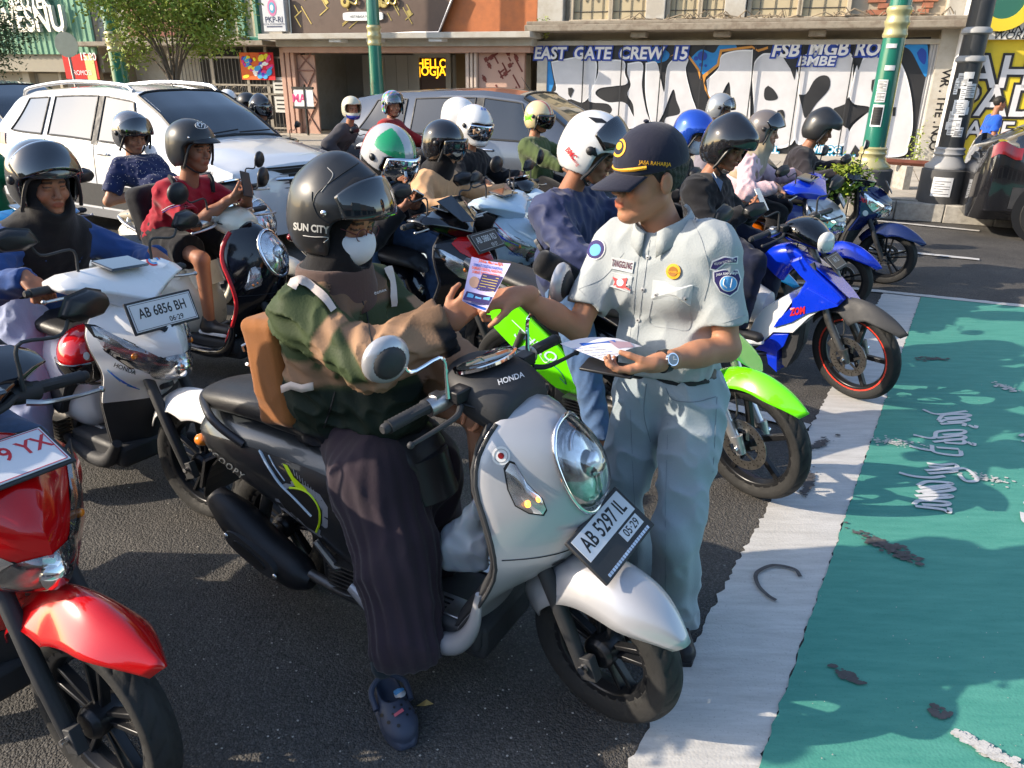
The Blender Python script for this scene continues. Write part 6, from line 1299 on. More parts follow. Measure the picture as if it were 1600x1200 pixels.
        for (a_, b_, r1, r2) in u.get('extra', []): d = smin(d, cap(P, hip+fw*a_[0]+L*a_[1]+up*a_[2], hip+fw*b_[0]+L*b_[1]+up*b_[2], r1, r2), .05)
        if 'cut' in u: d = smax(d, -((P-hip)@up-u['cut']), .004)
        d = d-wr*folds(P-hip.astype(np.float32), u.get('fs', 1.), s.get('seed', 1))+wr*.5
        d = smax(d, -cap(P, neck-up*.0, neck+up*.2, .055*sc, .075*sc), .015)
        return d
    pu = np.array([hip, he, neck]+list(sh.values())+[x for k in A for x in A[k]]); vx = {2: .0062, 1: .009, 0: .014}[near]
    b = B(); sdb(b, f_up, pu.min(0)-.19, pu.max(0)+.19, vx); V = b.V()
    ucol = u['colf'](V, dict(hip=hip, neck=neck, L=L, up=up, fw=fw, sh=sh, A=A)) if 'colf' in u else None
    um = u['m']; upper = obj(u.get('name', 'shirt'), b, um, root, smooth=180, cols=ucol, off=off)
    # lower garment
    lo_ = s.get('lower')
    if lo_ and Lg:
        sh_ = lo_.get('short', False); g2 = lo_.get('g', .012); w2 = lo_.get('wr', .006)
        def f_lo(P):
            d = cap(P, hip-L*.07*sc+up*.06, hip+L*.07*sc+up*.06, .10*bulk+g2*.8)
            for k, (kn, an) in Lg.items():
                if sh_: e_ = hj[k]+(kn-hj[k])*.72; q = cap(P, hj[k], e_, .095*sc+g2, .082*sc+g2*1.4); q = smax(q, (P-e_)@nrm(kn-hj[k]), .006)
                else:
                    q = cap(P, hj[k], kn, .092*sc+g2, .064*sc+g2); a2 = an+(an-kn)/np.linalg.norm(an-kn)*(-.01 if not lo_.get('long') else .035); q = smin(q, cap(P, kn, a2, .062*sc+g2, (.045 if not lo_.get('wide') else .068)*sc+g2), .03); q = smax(q, ((P-a2)@nrm(an-kn)) - .01, .008) if True else q
                d = smin(d, q, .03)
            return d-w2*folds(P-hip.astype(np.float32), lo_.get('fs', .9), s.get('seed', 1)+5)+w2*.5
        pl_ = np.array([hip]+list(hj.values())+[x for k in Lg for x in Lg[k]]); b = B(); sdb(b, f_lo, pl_.min(0)-.2, pl_.max(0)+.2, vx); obj(lo_.get('name', 'trousers'), b, lo_['m'], root, smooth=180, off=off)
    # shoes
    if s.get('shoes') and Lg:
        for k, (kn, an) in Lg.items():
            fdir = nrm(np.array(s['feet'][k].get('f', fw))*[1, 1, s['feet'][k].get('fz', 0)]); z0 = s['feet'][k]['p'][2]; c = np.array([an[0], an[1], z0])
            def f_sh(P):
                d = cap(P, c+fdir*-.03+[0, 0, .04], c+fdir*.14+[0, 0, .032], .043*sc, .038*sc); d = smin(d, cap(P, c+[0, 0, .09]-fdir*.01, c+[0, 0, .05], .04*sc), .03); d = smax(d, -(P[:, 2]-z0-.004), .004); return d
            b = B(); sdb(b, f_sh, c-.24, c+.25, .007 if near else .012); so_ = obj('shoe', b, s['shoes'], root, smooth=180, off=off)
            b = B(); ss = frame(fdir); O = [(-.075, -.028), (-.06, .03), (.04, .036), (.13, .04), (.178, .015), (.175, -.02), (.12, -.04), (.03, -.036)]
            b.prism(O, 0, .022, 'xy'); b.xf(Matrix.Translation(c)@Matrix(np.array(ss).tolist()).to_4x4()); obj('sole', b, s.get('sole', M_white), so_, smooth=0, bevel=.005, off=off)
            if s.get('sock'): b = B(); b.tube([an+(kn-an)*.3, an, c+[0, 0, .05]], [.038, .036, .04], n=12); obj('sock', b, s['sock'], root, off=off)
    s.update(torso=torso, root=root, off=off, Rh=Rh, Hc=Hc, A=A, sh=sh, L_=L, up_=up, fw_=fw, body=body, upper_o=upper, Lg=Lg)
    if s.get('hijab'):
        m = s['hijab']; dr = s.get('hijab_drop', .28)
        def f_h(P):
            Q = ((P-Hc.astype(np.float32))@Rh.astype(np.float32))/sc
            d = els(Q, (-.012, 0, .02), (.108, .092, .12)); d = smin(d, els(Q, (.01, 0, -.09), (.075, .075, .06)), .03)*sc
            d = smin(d, cap(P, Hc-[0, 0, .1], neck+[0, 0, .0], .085, .12), .05)
            if dr > .15: q = torso(P, .03); q = smax(q, -((P-(neck-up*dr))@up), .02); d = smin(d, q, .06)
            hole = els(Q, (.092, 0, -.020), (.088, .062, .090))*sc; d = smax(d, -hole, .006)
            return d-.004*folds(P-hip.astype(np.float32), .8, 3)+.002
        q = np.array([Hc, neck, neck-up*dr]); b = B(); sdb(b, f_h, q.min(0)-.3, q.max(0)+.22, vx); obj('headscarf', b, m, root, smooth=180, off=off)
    if s.get('mask'):
        def f_m(P):
            Q = ((P-Hc.astype(np.float32))@Rh.astype(np.float32))/sc; d = abs(els(Q, (.034, 0, -.047), (.092, .070, .074))-.003)-.0032
            d = smax(d, -(Q[:, 0]-.02), .003); d = smax(d, Q[:, 2]+.004-(.03-abs(Q[:, 1]))*.28, .002); d = smax(d, -(Q[:, 2]+.115), .004); return d*sc
        b = B(); sdb(b, f_m, Hc-.16, Hc+.16, .003 if near > 1 else .004); obj('face_mask', b, s['mask'], root, smooth=180, off=off)
    if s.get('hair'):
        def f_r(P):
            Q = ((P-Hc.astype(np.float32))@Rh.astype(np.float32))/sc; d = els(Q, (-.018, 0, .042), (.102, .081, .096)); d = smax(d, (Q[:, 0]-.045)-(Q[:, 2]-.03)*.8, .006); d = smax(d, -(Q[:, 2]+.055-Q[:, 0]*.9), .006)
            return d*sc-.0025*np.sin(P[:, 0]*300+P[:, 2]*200)*np.sin(P[:, 1]*260)
        b = B(); sdb(b, f_r, Hc-.18, Hc+.18, .004 if near > 1 else .006); obj('hair', b, M_hair, root, smooth=180, off=off)
    if s.get('helmet'): helmet(s, s['helmet'])
    return s
def helmet(s, h):
    """open or full face helmet on the head frame; child of the person"""
    Hc = s['Hc']; Rh = s['Rh']; off = s['off']; sc = h.get('k', 1.)*s.get('sc', 1.)**.5; C = Hc+Rh@np.array([-.008, 0, .022]); root = s['root']; near = s.get('near', 1)
    kind = h.get('kind', 'open'); tl = h.get('tilt', 0.); Rt = Rh@np.array(Matrix.Rotation(tl, 3, 'Y')); T = Matrix.Translation(C)@Matrix(Rt.tolist()).to_4x4()
    Cf = C.astype(np.float32); Rf = Rt.astype(np.float32); hv = {2: .0042, 1: .0055, 0: .008}[near]
    def outer(Q, g=0.):
        d = els(Q, (-.004, 0, .022), (.148+g, .128+g, .128+g)); d = smin(d, els(Q, (-.022, 0, -.055), (.122+g, .118+g, .100+g)), .045)
        if kind == 'full': d = smin(d, els(Q, (.055, 0, -.095), (.098+g, .082+g, .052+g)), .04)
        if kind == 'moto': d = smin(d, cap(Q, (-.02, 0, .10), (.10, 0, .075), .06+g, .045+g), .05)
        return d
    def f_s(P):
        Q = ((P-Cf)@Rf)/sc; d = outer(Q)
        inner = els(Q, (-.004, 0, .01), (.122, .102, .112)); inner = smin(inner, cap(Q, (0, 0, 0), (.0, 0, -.25), .096), .02); d = smax(d, -inner, .004)
        d = smax(d, -(Q[:, 2]+.142+.12*np.clip(-Q[:, 0], -.1, .15)), .006)
        if kind == 'full': hole = rbx(Q, (.14, 0, .006), (.11, .107, .052), .03)
        elif kind == 'moto': hole = rbx(Q, (.17, 0, -.10), (.122, .2, .13), .06)
        else: hole = rbx(Q, (.165, 0, -.10), (.125, .2, .135), .055)
        d = smax(d, -hole, .006); return d*sc
    b = B(); sdb(b, f_s, C-.21*sc-.03, C+.21*sc+.03, hv); V = b.V(); Q = ((V-C)@Rt)/sc
    cols = h['colf'](Q) if 'colf' in h else None
    sh = obj('helmet', b, h['m'], root, smooth=180, cols=cols, off=off)
    # padded rim
    W_ = lambda p: C+Rt@(np.array(p)*sc)
    if kind != 'full' and h.get('rim', True):
        b = B(); pts = []
        for a in np.linspace(0, 1, 30):
            y = math.cos(a*np.pi)*.113; t = abs(math.cos(a*np.pi))**5
            pts.append(W_((.036+.055*(1-(y/.113)**2)**.5 if t < .9 else .038, y, .032*(1-t)**.5-.115*t**2)))
        b.tube(pts, .0075*sc, n=8); obj('rim_trim', b, M_pl, sh, off=off)
        b = B(); b.tube([W_((.02, .085, -.10)), W_((.05, .045, -.135)), W_((.055, 0, -.145)), W_((.05, -.045, -.135)), W_((.02, -.085, -.10))], .006, n=6, smooth=12); obj('chin_strap', b, M_blk, sh, off=off)
    # lining seen around the face
    # visor: part of a slightly larger ellipsoid, turned by vis (0 closed, + raised)
    vz = h.get('visor')
    if vz:
        lift = h.get('lift', 0.); G = []; z0, z1 = h.get('vz', (-.075, .055)); yy = h.get('vy', 1.22); gx = h.get('vx', .158)
        Rl = np.array(Matrix.Rotation(-lift, 3, 'Y'))
        for v in np.linspace(0, 1, 12):
            row = []
            for u in np.linspace(-1, 1, 25):
                az = u*yy; el = z0+(z1-z0)*v; edge = 1.-.45*abs(u)**3; zz = (el*edge); rr = math.sqrt(max(.1, 1-(zz/.17)**2)); p = np.array([gx*math.cos(az)*rr+.004, .136*math.sin(az)*rr, zz+.004]); row.append(W_(Rl@p))
            G.append(row)
        b = B(); b.grid(np.array(G), flip=True); obj('visor', b, vz, sh, smooth=60, solid=.002, off=off)
        for k in ((-1, 1) if h.get('piv', True) else ()):
            b = B(); b.lathe([(0, k*.140), (.012, k*.139), (.018, k*.133), (.018, k*.11)], (.012, 0, .006), 'y', 20)
            b.xf(T@Matrix.Scale(sc, 4)); obj('visor_pivot', b, h.get('pm', M_pl), sh, smooth=50, off=off)
    if h.get('peak'):
        G = []
        for v in np.linspace(0, 1, 8): G.append([W_(np.array([.128*math.cos(u*1.05)+v*h.get('pl', .075)*(1-.45*u*u), .118*math.sin(u*1.05)*(1-.1*v), .052+.012*(1-u*u)-v*.022])) for u in np.linspace(-1, 1, 15)])
        b = B(); b.grid(np.array(G), flip=False); obj('peak', b, h['peak'], sh, smooth=60, solid=.004, off=off)
        if not vz:
            b = B(); [b.ell(W_((.132*math.cos(u), .125*math.sin(u), .062)), (.006, .006, .006), 8, 6) for u in (-.95, 0, .95)]; obj('stud', b, M_chr, sh, off=off)
    def surf(a, e, o=0.):
        """azimuth a (0 = front, + left), elevation e -> outer surface"""
        d = np.array([math.cos(a)*math.cos(e), math.sin(a)*math.cos(e), math.sin(e)]); lo, hi = .05, .3
        for _ in range(18):
            m = (lo+hi)/2; v = float(outer(np.array([d*m], np.float32))[0]); lo, hi = (m, hi) if v < 0 else (lo, m)
        return W_(d*(lo+o/sc))
    s['hsurf'] = surf; s['hobj'] = sh; s['W_'] = W_
    for (txt, a, e, sz, m, kw) in h.get('text', []):
        b = B(); R_ = .135; V, F = text2d(txt, sz, **{k: v for k, v in kw.items() if k in ('bold', 'xs', 'shear', 'space')}); c_, s_ = math.cos(kw.get('rot', 0)), math.sin(kw.get('rot', 0))
        b.add([surf(a+(x*c_-y*s_)/R_/max(.3, math.cos(e)), e+(x*s_+y*c_)/R_, .0015) for x, y, _ in V], F); obj('lettering', b, m, sh, smooth=0, off=off)
    for (a, e, ra, re, rot, m, o) in h.get('blob', []):
        b = B(); O = ring_pts(ra, re, 22, (0, 0), 2.2, rot); patch(b, lambda x, y, off_: surf(a+x/.135/max(.35, math.cos(e)), e+y/.135, off_), O, 5, o, h.get('dome', .0)); obj('decal', b, m, sh, smooth=60, off=off)
    return sh
# =================================================================== DECALS laid on built surfaces
from mathutils.bvhtree import BVHTree
_bv = {}
def wm(o):
    M = o.matrix_basis.copy(); p = o.parent
    while p is not None: M = p.matrix_basis@M; p = p.parent
    return M
def bvh(o):
    if o.name not in _bv:
        M = wm(o); me = o.data; _bv[o.name] = BVHTree.FromPolygons([M@v.co for v in me.vertices], [tuple(p.vertices) for p in me.polygons])
    return _bv[o.name]
def hit(o, px, py, off=.002, c0=None):
    d = Vector(ray(px, py)); h = bvh(o).ray_cast(Vector((0, 0, CAMH)), d)
    if h[0] is None: return None
    n = h[1] if h[1].dot(d) < 0 else -h[1]
    return np.array(h[0]+n*off)
def on(o, pts, m, name='decal', off=.002, rings=3, dome=0., parent=None, smooth=60):
    """patch with star shaped outline pts (seen positions) laid on the surface of o"""
    parent = parent or o; c = np.mean(np.asarray(pts, float), 0); Mi = wm(parent).inverted(); hc = hit(o, c[0], c[1], off+dome)
    if hc is None: return None
    rows = []; n = len(pts)
    for k in range(rings, 0, -1):
        t = k/rings; row = []
        for p in pts:
            q = c+(np.array(p)-c)*t; h = hit(o, q[0], q[1], off+dome*(1-t*t)); tt = t
            while h is None and tt > .1: tt -= .1; q = c+(np.array(p)-c)*tt; h = hit(o, q[0], q[1], off)
            row.append(h if h is not None else hc)
        rows.append(row)
    V = [p for r in rows for p in r]+[hc]; F = []
    for i in range(rings-1):
        for j in range(n): F.append((i*n+j, i*n+(j+1) % n, (i+1)*n+(j+1) % n, (i+1)*n+j))
    for j in range(n): F.append(((rings-1)*n+j, (rings-1)*n+(j+1) % n, rings*n))
    b = B(); b.add([tuple(Mi@Vector(p)) for p in V], F); return obj(name, b, m, parent, smooth=smooth)
def on_line(o, pts, m, w, name='stripe', off=.001, parent=None, n=None):
    parent = parent or o; Mi = wm(parent).inverted(); P = spl([np.array(p, float) for p in pts], n or max(12, len(pts)*5)); H_ = [hit(o, x, y, off) for x, y in P]; H_ = [tuple(Mi@Vector(h)) for h in H_ if h is not None]
    if len(H_) < 2: return None
    b = B(); b.tube(H_, w, n=5); return obj(name, b, m, parent)
def on_text(o, body, c, u, hgt, m, name='lettering', off=.0025, parent=None, vdir=None, **k):
    """text centred at c; u = seen reading vector (px) for one unit of width direction, hgt = seen letter height (px)"""
    parent = parent or o; Mi = wm(parent).inverted(); V, F = text2d(body, 1., **k); u = np.array(u, float); wid = np.ptp(V[:, 0]); hh = max(.5, np.ptp(V[:, 1])); V = V-[(V[:, 0].max()+V[:, 0].min())/2, (V[:, 1].max()+V[:, 1].min())/2, 0]
    ex = u/wid; vd = np.array(vdir if vdir is not None else (u[1], -u[0]), float); vd = vd/np.linalg.norm(vd)*hgt/hh; out = []; last = hit(o, c[0], c[1], off)
    if last is None: return None
    for x, y, _ in V:
        p = np.array(c)+ex*x+vd*y; h = hit(o, p[0], p[1], off); last = h if h is not None else last; out.append(tuple(Mi@Vector(last)))
    b = B(); b.add(out, F); return obj(name, b, m, parent, smooth=0)

def on_band(o, pts, w, m, name='strap', off=.006, parent=None):
    """flat band of seen width w along pts laid on o"""
    parent = parent or o; Mi = wm(parent).inverted(); P = spl([np.array(p, float) for p in pts], len(pts)*5); T = np.gradient(P, axis=0); T /= np.linalg.norm(T, axis=1)[:, None]; G = []; last = None
    for p, t in zip(P, T):
        n = np.array([-t[1], t[0]]); r = []
        for u in (-.5, -.15, .15, .5):
            h = hit(o, *(p+n*u*w), off); h = h if h is not None else (r[-1] if r else last)
            if h is None: break
            r.append(h)
        if len(r) == 4: G.append([tuple(Mi@Vector(q)) for q in r]); last = r[0]
    if len(G) < 2: return None
    b = B(); b.grid(np.array(G)); return obj(name, b, m, parent, smooth=60)
# =================================================================== PLACING: paints
P_silver = mat('paint_silver', (.46, .46, .48), .32, metal=.35, coat=.6, noise=.03, nscale=5)
P_dgrey = mat('paint_dark_matte', (.022, .024, .028), .38, metal=.3, coat=.3, noise=.1)
P_whitep = paint('pearl_white', (228, 228, 228), .3); P_cream = paint('cream', (215, 208, 190), .3)
P_blackg = paint('gloss_black', (14, 16, 22), .12); P_red = paint('bike_red', (190, 8, 14), .18)
P_blue = paint('bike_blue', (8, 50, 200), .25); P_green = paint('bike_green', (105, 225, 12), .22); P_navy = paint('bike_navy', (20, 34, 84), .2)
P_orange = paint('bike_orange', (225, 110, 15), .25); P_cyan = paint('bike_cyan', (20, 130, 190), .2); P_ice = paint('ice_blue', (190, 210, 225), .25)
P_lime = mat('decal_lime', s2l((200, 228, 20)), .4); P_dsil = mat('decal_silver', (.35, .37, .42), .35, metal=.4); P_dgry = mat('decal_grey', (.12, .12, .13), .45)
P_redd = mat('decal_red', (.55, .02, .03), .35); P_wdec = mat('decal_white', (.7, .7, .7), .4); P_bdec = mat('decal_blue', (.02, .10, .45), .35)
def wl(MM, p): return np.array(MM@Vector(tuple(p)))
def lpl(MM, px, py, y=0.):
    """local point where the sight line meets the bike's plane y"""
    Mi = MM.inverted(); o = np.array(Mi@Vector((0, 0, CAMH))); d = np.array(Mi.to_3x3()@Vector(ray(px, py))); return o+d*((y-o[1])/d[1])
def lp(MM, px, py, y=0.): return wl(MM, lpl(MM, px, py, y))
# ---------------------------------------------------------------- bikes
S1 = dict(name='silver_scooter', label='silver retro scooter with black body and plate AB 5297 IL, nearest in front', X=.28, Y=1.69, hd=-29.3, st=-11.9, lean=-.6, near=True, lit=True,
          sig_px=[(790, 735), (797, 723), (806, 726), (824, 756), (846, 778), (853, 795), (848, 803), (826, 800), (806, 789), (795, 765)], c=dict(fender=P_silver, apron=P_silver, sill=P_silver, body=P_dgrey, strip=mat('strip_gunmetal', (.06, .07, .08), .3, metal=.6, coat=.5), mirror=P_silver, rail=mat('rail_dark', (.05, .05, .055), .35, metal=.5)))
t1, F1, st1, MM1, SM1, bd1, ap1 = retro(S1)
U_, V_ = nrm((.03, .24, .05)), nrm((-.104, 0, .074)); N_ = nrm(np.cross(U_, V_)); V_ = np.cross(N_, U_); R_ = np.stack([U_, V_, N_], 1); C0 = np.array((-.012, 0, .612)); o = obj('licence_plate', B().box(C0, (.262, .152, .012), R_), M_plm, t1, bevel=.003)
o2 = obj('number_field', B().box(C0+V_*.030+N_*.0065, (.238, .072, .002), R_), mat('plate_white', (.66, .67, .70), .35, noise=.03), o, smooth=0); obj('date_field', B().box(C0-V_*.030+U_*.062+N_*.0065, (.092, .034, .002), R_), _mc['plate_white'], o, smooth=0)
b = B(); put_text(b, 'AB 5297 IL', .062, C0+V_*.030, U_, V_, off=.0082, xs=.72, bold=.016); put_text(b, '05·29', .034, C0-V_*.030+U_*.062, U_, V_, off=.0082, xs=.9, bold=.01); obj('plate_text', b, M_blk, o2, smooth=0)
b = B(); [b.box(C0-V_*.064+U_*(k*.011-.105)+N_*.0065, (.009, .009, .002), R_) for k in range(20)]; obj('reflector_strip', b, M_refl, o, smooth=0)['kind'] = 'stuff'
S2 = dict(name='white_scooter', label='white angular scooter with plate AB 6856 BH beside the silver scooter', X=-1.28, Y=2.73, hd=-31, st=5, lean=-1, near=True, c=dict(fender=P_whitep, apron=P_whitep, cowl=P_whitep, body=P_whitep, side=M_plm))
t2, F2, st2, MM2, SM2, bd2, ap2 = sporty(S2)
pc = lpl(MM2, 240, 487, 0.); plate(t2, (-.125, 0, .885), (.0, 1, .0), (-.36, 0, .93), 'AB 6856 BH', '06·29', w=.27, h=.11)
S3 = dict(name='red_scooter', label='glossy red scooter at the lower left with a white plate lettered in red', X=-1.02, Y=1.40, hd=-34, st=6, fa=44, fR=.345, zl=.42, cdx=-.12, cdz=.05, lean=0, near=True, c=dict(fender=P_red, apron=P_red, cowl=P_blackg, body=P_red, nose=P_red))
t3, F3, st3, MM3, SM3, bd3, ap3 = sporty(S3)
a_ = lpl(MM3, 61, 668, .13); c_ = lpl(MM3, 111, 716, .13); plate(t3, (a_+c_)/2-[0, .14, 0], (0, 1, 0), a_-c_, 'AB 4379 YX', '', w=.28, h=float(np.linalg.norm(a_-c_)), tc=P_redd)
S4 = dict(name='black_retro_scooter', label='black and cream retro scooter with red stripe under the man in the maroon shirt', X=-1.3, Y=4.26, hd=-20, st=-3, c=dict(fender=P_blackg, apron=P_blackg, sill=P_blackg, body=P_cream, seat=M_leath, trim=P_redd, trim_r=.012, inner=P_cream, pod=P_cream, ring_r=.012, strip=P_cream), hl=(0, .79))
retro(S4); MM4 = bikeM(S4)
S5 = dict(name='beige_scooter', label='beige scooter under the rider in the dotted navy shirt', X=-1.70, Y=5.35, hd=-24, st=0, c=dict(fender=P_cream, apron=P_cream, sill=P_cream, body=P_cream, seat=mat('seat_beige', (.30, .26, .2), .5, bump=.2, bscale=200), rail=M_alu, strip=P_cream)); retro(S5); MM5 = bikeM(S5)
S6 = dict(name='black_red_scooter', label='black scooter with red side stripe and black plate AB 5880 RD', X=-.07, Y=4.23, hd=-30, st=0, screen=True, near=False, c=dict(fender=P_redd, apron=P_blackg, cowl=P_blackg, body=P_blackg, nose=P_red))
t6 = sporty(S6)[0]; MM6 = bikeM(S6); plate(t6, (-.095, 0, .885), (0, 1, 0), (-.62, 0, .75), 'AB 5880 RD', '03·27', black=True, w=.27, h=.11)
S7 = dict(name='white_blue_scooter', label='white scooter with blue decals under the rider in the tan jumper', X=.25, Y=4.89, hd=-30, st=-4, c=dict(fender=P_ice, apron=P_ice, cowl=P_ice, body=P_ice)); t7, F7, _, MM7, _, _, ap7 = sporty(S7)
plate(t7, (-.09, .02, .885), (0, 1, 0), (-.5, 0, .8), 'AB 4176', '', w=.24, h=.10)
S8 = dict(name='pale_blue_retro_scooter', label='pale blue retro scooter under the rider in the black jacket and white helmet', X=.39, Y=5.77, hd=-30, st=0, c=dict(fender=P_ice, apron=P_ice, sill=P_ice, body=P_ice, pod=P_blackg)); retro(S8); MM8 = bikeM(S8)
S9 = dict(name='silver_blue_scooter', label='silver scooter with blue fender, blue cowl and orange body panel', X=2.69, Y=5.97, hd=-25, st=-20, c=dict(fender=P_blue, apron=mat('paint_pale_silver', (.5, .5, .52), .28, metal=.3, coat=.6), cowl=P_blue, body=P_orange, side=M_plm)); t9, F9, _, MM9, _, bd9, ap9 = sporty(S9)
plate(t9, (-.09, 0, .885), (0, 1, 0), (-.5, 0, .8), 'H 3411', '', w=.22, h=.09)
S10 = dict(name='navy_scooter', label='dark blue scooter farthest right, ridden by the man in the black hoodie', X=3.47, Y=6.84, hd=-22, st=-14, c=dict(fender=P_navy, apron=P_navy, cowl=P_blackg, body=P_navy, sill=M_plm)); t10, F10, _, MM10, _, bd10, ap10 = sporty(S10)
plate(t10, (-.09, 0, .885), (0, 1, 0), (-.5, 0, .8), 'AB 21', '', w=.19, h=.09)
p = gnd(1245, 545)
S11 = dict(name='cyan_scooter', label='bright cyan scooter between the blue motorcycle and the silver one', X=1.75, Y=5.25, hd=-28, st=0, c=dict(fender=P_cyan, apron=P_cyan, cowl=P_cyan, body=P_cyan)); sporty(S11); MM11 = bikeM(S11)
S12 = dict(name='sky_blue_scooter', label='sky blue scooter cut off by the left edge', X=-2.45, Y=4.1, hd=-30, st=0, c=dict(fender=P_cyan, apron=P_cyan, cowl=P_cyan, body=P_cyan)); sporty(S12); MM12 = bikeM(S12)
S13 = dict(name='black_scooter', label='black scooter with blue and white plate behind the white car bonnet', X=-2.55, Y=9.9, hd=-18, st=0, c=dict(fender=P_blackg, apron=P_blackg, cowl=P_blackg, body=P_blackg)); S13['X'], S13['Y'] = atY(492, 300, 9.6)[0], 9.6; t13 = sporty(S13)[0]; MM13 = bikeM(S13)
plate(t13, (-.12, 0, .88), (0, 1, 0), (-.9, 0, .45), 'AB 6490 YN', '', w=.27, h=.10, tc=P_bdec)
S14 = dict(name='white_red_scooter', label='white and red scooter under the child in grey with a cream helmet', X=-1.35, Y=9.3, hd=-20, st=0, c=dict(fender=P_whitep, apron=P_red, cowl=P_whitep, body=P_whitep)); sporty(S14); MM14 = bikeM(S14)
S15 = dict(name='maroon_scooter', label='dark scooter under the rider in the green jacket', X=1.05, Y=6.9, hd=-28, st=0, c=dict(fender=P_blackg, apron=P_blackg, cowl=P_blackg, body=P_blackg)); sporty(S15); MM15 = bikeM(S15)
# --- underbone bikes -------------------------------------------------
def upanels(t, MM, items, y0, parent=None):
    """pairs of side panels whose outlines were measured on the seen side"""
    out = []
    for name, pts, y1, m, ins in items:
        O = [(q[0], q[2]) for q in (lpl(MM, x, y, -y1) for x, y in pts)]
        if sum(O[i][0]*O[(i+1) % len(O)][1]-O[(i+1) % len(O)][0]*O[i][1] for i in range(len(O))) < 0: O = O[::-1]
        for sg in (-1, 1):
            b = B(); side_panel(b, O, y0, y1, inset=ins, both=False)
            if sg > 0: b.v = [v*[1, -1, 1] for v in b.v]; b.f = [f_[::-1] for f_ in b.f]
            out.append(obj(name, b, m, parent or t, smooth=35, bevel=.004))
    return out
S20 = dict(name='blue_motorcycle', label='blue and white underbone motorcycle with red rim tape on its front wheel', X=2.02, Y=4.1, hd=-38, st=-22, tape=mat('tape_red', (.6, .05, .03), .4), fa0=36, fdrop=True, c=dict(fender=M_plm), rot=.1)
t20, SM20, MM20 = underbone(S20)
g20 = upanels(t20, MM20, [('front_panel', [(1232, 408), (1252, 400), (1275, 425), (1298, 447), (1312, 462), (1318, 470), (1310, 478), (1275, 482), (1240, 470), (1258, 440), (1245, 425)], .115, P_blue, .02),
    ('side_cowl', [(1262, 450), (1310, 478), (1262, 490), (1235, 505), (1208, 512), (1215, 500), (1236, 480), (1238, 468)], .135, P_blue, .01),
    ('white_panel', [(1170, 520), (1178, 500), (1195, 480), (1232, 460), (1238, 470), (1215, 505), (1232, 500), (1290, 480), (1265, 495), (1240, 520), (1208, 520), (1185, 540), (1150, 545), (1120, 530)], .125, P_whitep, .008),
    ('lower_cowl', [(1208, 522), (1232, 522), (1225, 540), (1214, 550), (1213, 582), (1200, 570), (1196, 550), (1180, 545)], .12, P_blue, .008),
    ('black_duct', [(1222, 530), (1250, 510), (1245, 545), (1228, 575), (1222, 570)], .10, M_plm, .006)], .0)
b = B(); loft(b, [(-.56, .70, .9, .05, .1, 2.2), (-.50, .78, .9, .075, .09, 2.3), (-.40, .82, .9, .085, .08, 2.3), (-.28, .76, .9, .095, .09, 2.2), (-.16, .68, .9, .09, .08, 2.2), (-.06, .60, .9, .06, .05, 2.1), (-.02, .57, .9, .02, .02, 2.)], 28, 26); fc20 = obj('front_cowl', b, P_blue, t20, smooth=60)
b = B(); loft(b, [(-.52, .93, .3, .08, .04, 2.4), (-.46, .95, .3, .11, .065, 2.6), (-.38, .95, .3, .11, .075, 2.5), (-.31, .93, .3, .09, .07, 2.3), (-.25, .90, .3, .06, .05, 2.2)], 24, 18); hc20 = obj('handlebar_cowl', b.xf(SM20), P_blackg, t20, smooth=60)
b = B(); b.ell((-.262, 0, .905), (.035, .07, .062)); hl20 = obj('headlight', b.xf(SM20), mat('lamp_milky', (.6, .6, .58), .2, coat=1.), t20)
handlebar(t20, SM20, x=-.47, z=.965, mirror='angular', bare=True, mz=.17, lever='dark')
plate(t20, (-.20, 0, .80), (0, 1, 0), (-.75, 0, .65), 'AA 25', '', w=.2, h=.09, black=True)
on_ = []
b = B(); loft(b, [(-.55, .45, 0, .10, .10, 2.4), (-.75, .50, 0, .11, .14, 2.4), (-1.0, .62, 0, .12, .12, 2.3), (-1.25, .70, 0, .11, .09, 2.2), (-1.5, .78, 0, .08, .06, 2.1), (-1.62, .82, 0, .03, .03, 2.)], 24, 24); obj('body', b, P_whitep, t20, smooth=60)
b = B(); loft(b, [(-.66, .70, .4, .06, .03, 2.4), (-.80, .74, 0, .12, .045, 2.5), (-1.1, .77, -.1, .14, .045, 2.6), (-1.4, .81, 0, .11, .04, 2.4), (-1.5, .81, 0, .04, .02, 2.2)], 24, 22); obj('seat', b, M_leath, t20, smooth=60)
under_parts(t20, 1.27, .285, False); exhaust(t20, .285, -1.1, cover=False)
S21 = dict(name='green_motorcycle', label='bright lime green underbone motorcycle under the man in the navy jacket', X=1.08, Y=2.96, hd=-35, st=-20, fat=True, fa0=43, ftip=.02, forkm=mat('fork_silver', (.55, .55, .56), .3, metal=.8), c=dict(fender=P_green), rot=.5)
t21, SM21, MM21 = underbone(S21)
g21 = upanels(t21, MM21, [('side_cover', [(748, 470), (775, 462), (800, 470), (835, 505), (875, 545), (915, 600), (925, 640), (900, 630), (860, 600), (815, 560), (770, 510)], .12, P_green, .012)], .0)
b = B(); loft(b, [(-.5, .78, .9, .05, .06, 2.2), (-.42, .80, .9, .085, .08, 2.3), (-.30, .78, .9, .11, .09, 2.3), (-.18, .72, .9, .115, .09, 2.2), (-.08, .66, .9, .09, .07, 2.2), (-.03, .62, .9, .03, .03, 2.)], 28, 24); fc21 = obj('front_cowl', b, P_green, t21, smooth=60)
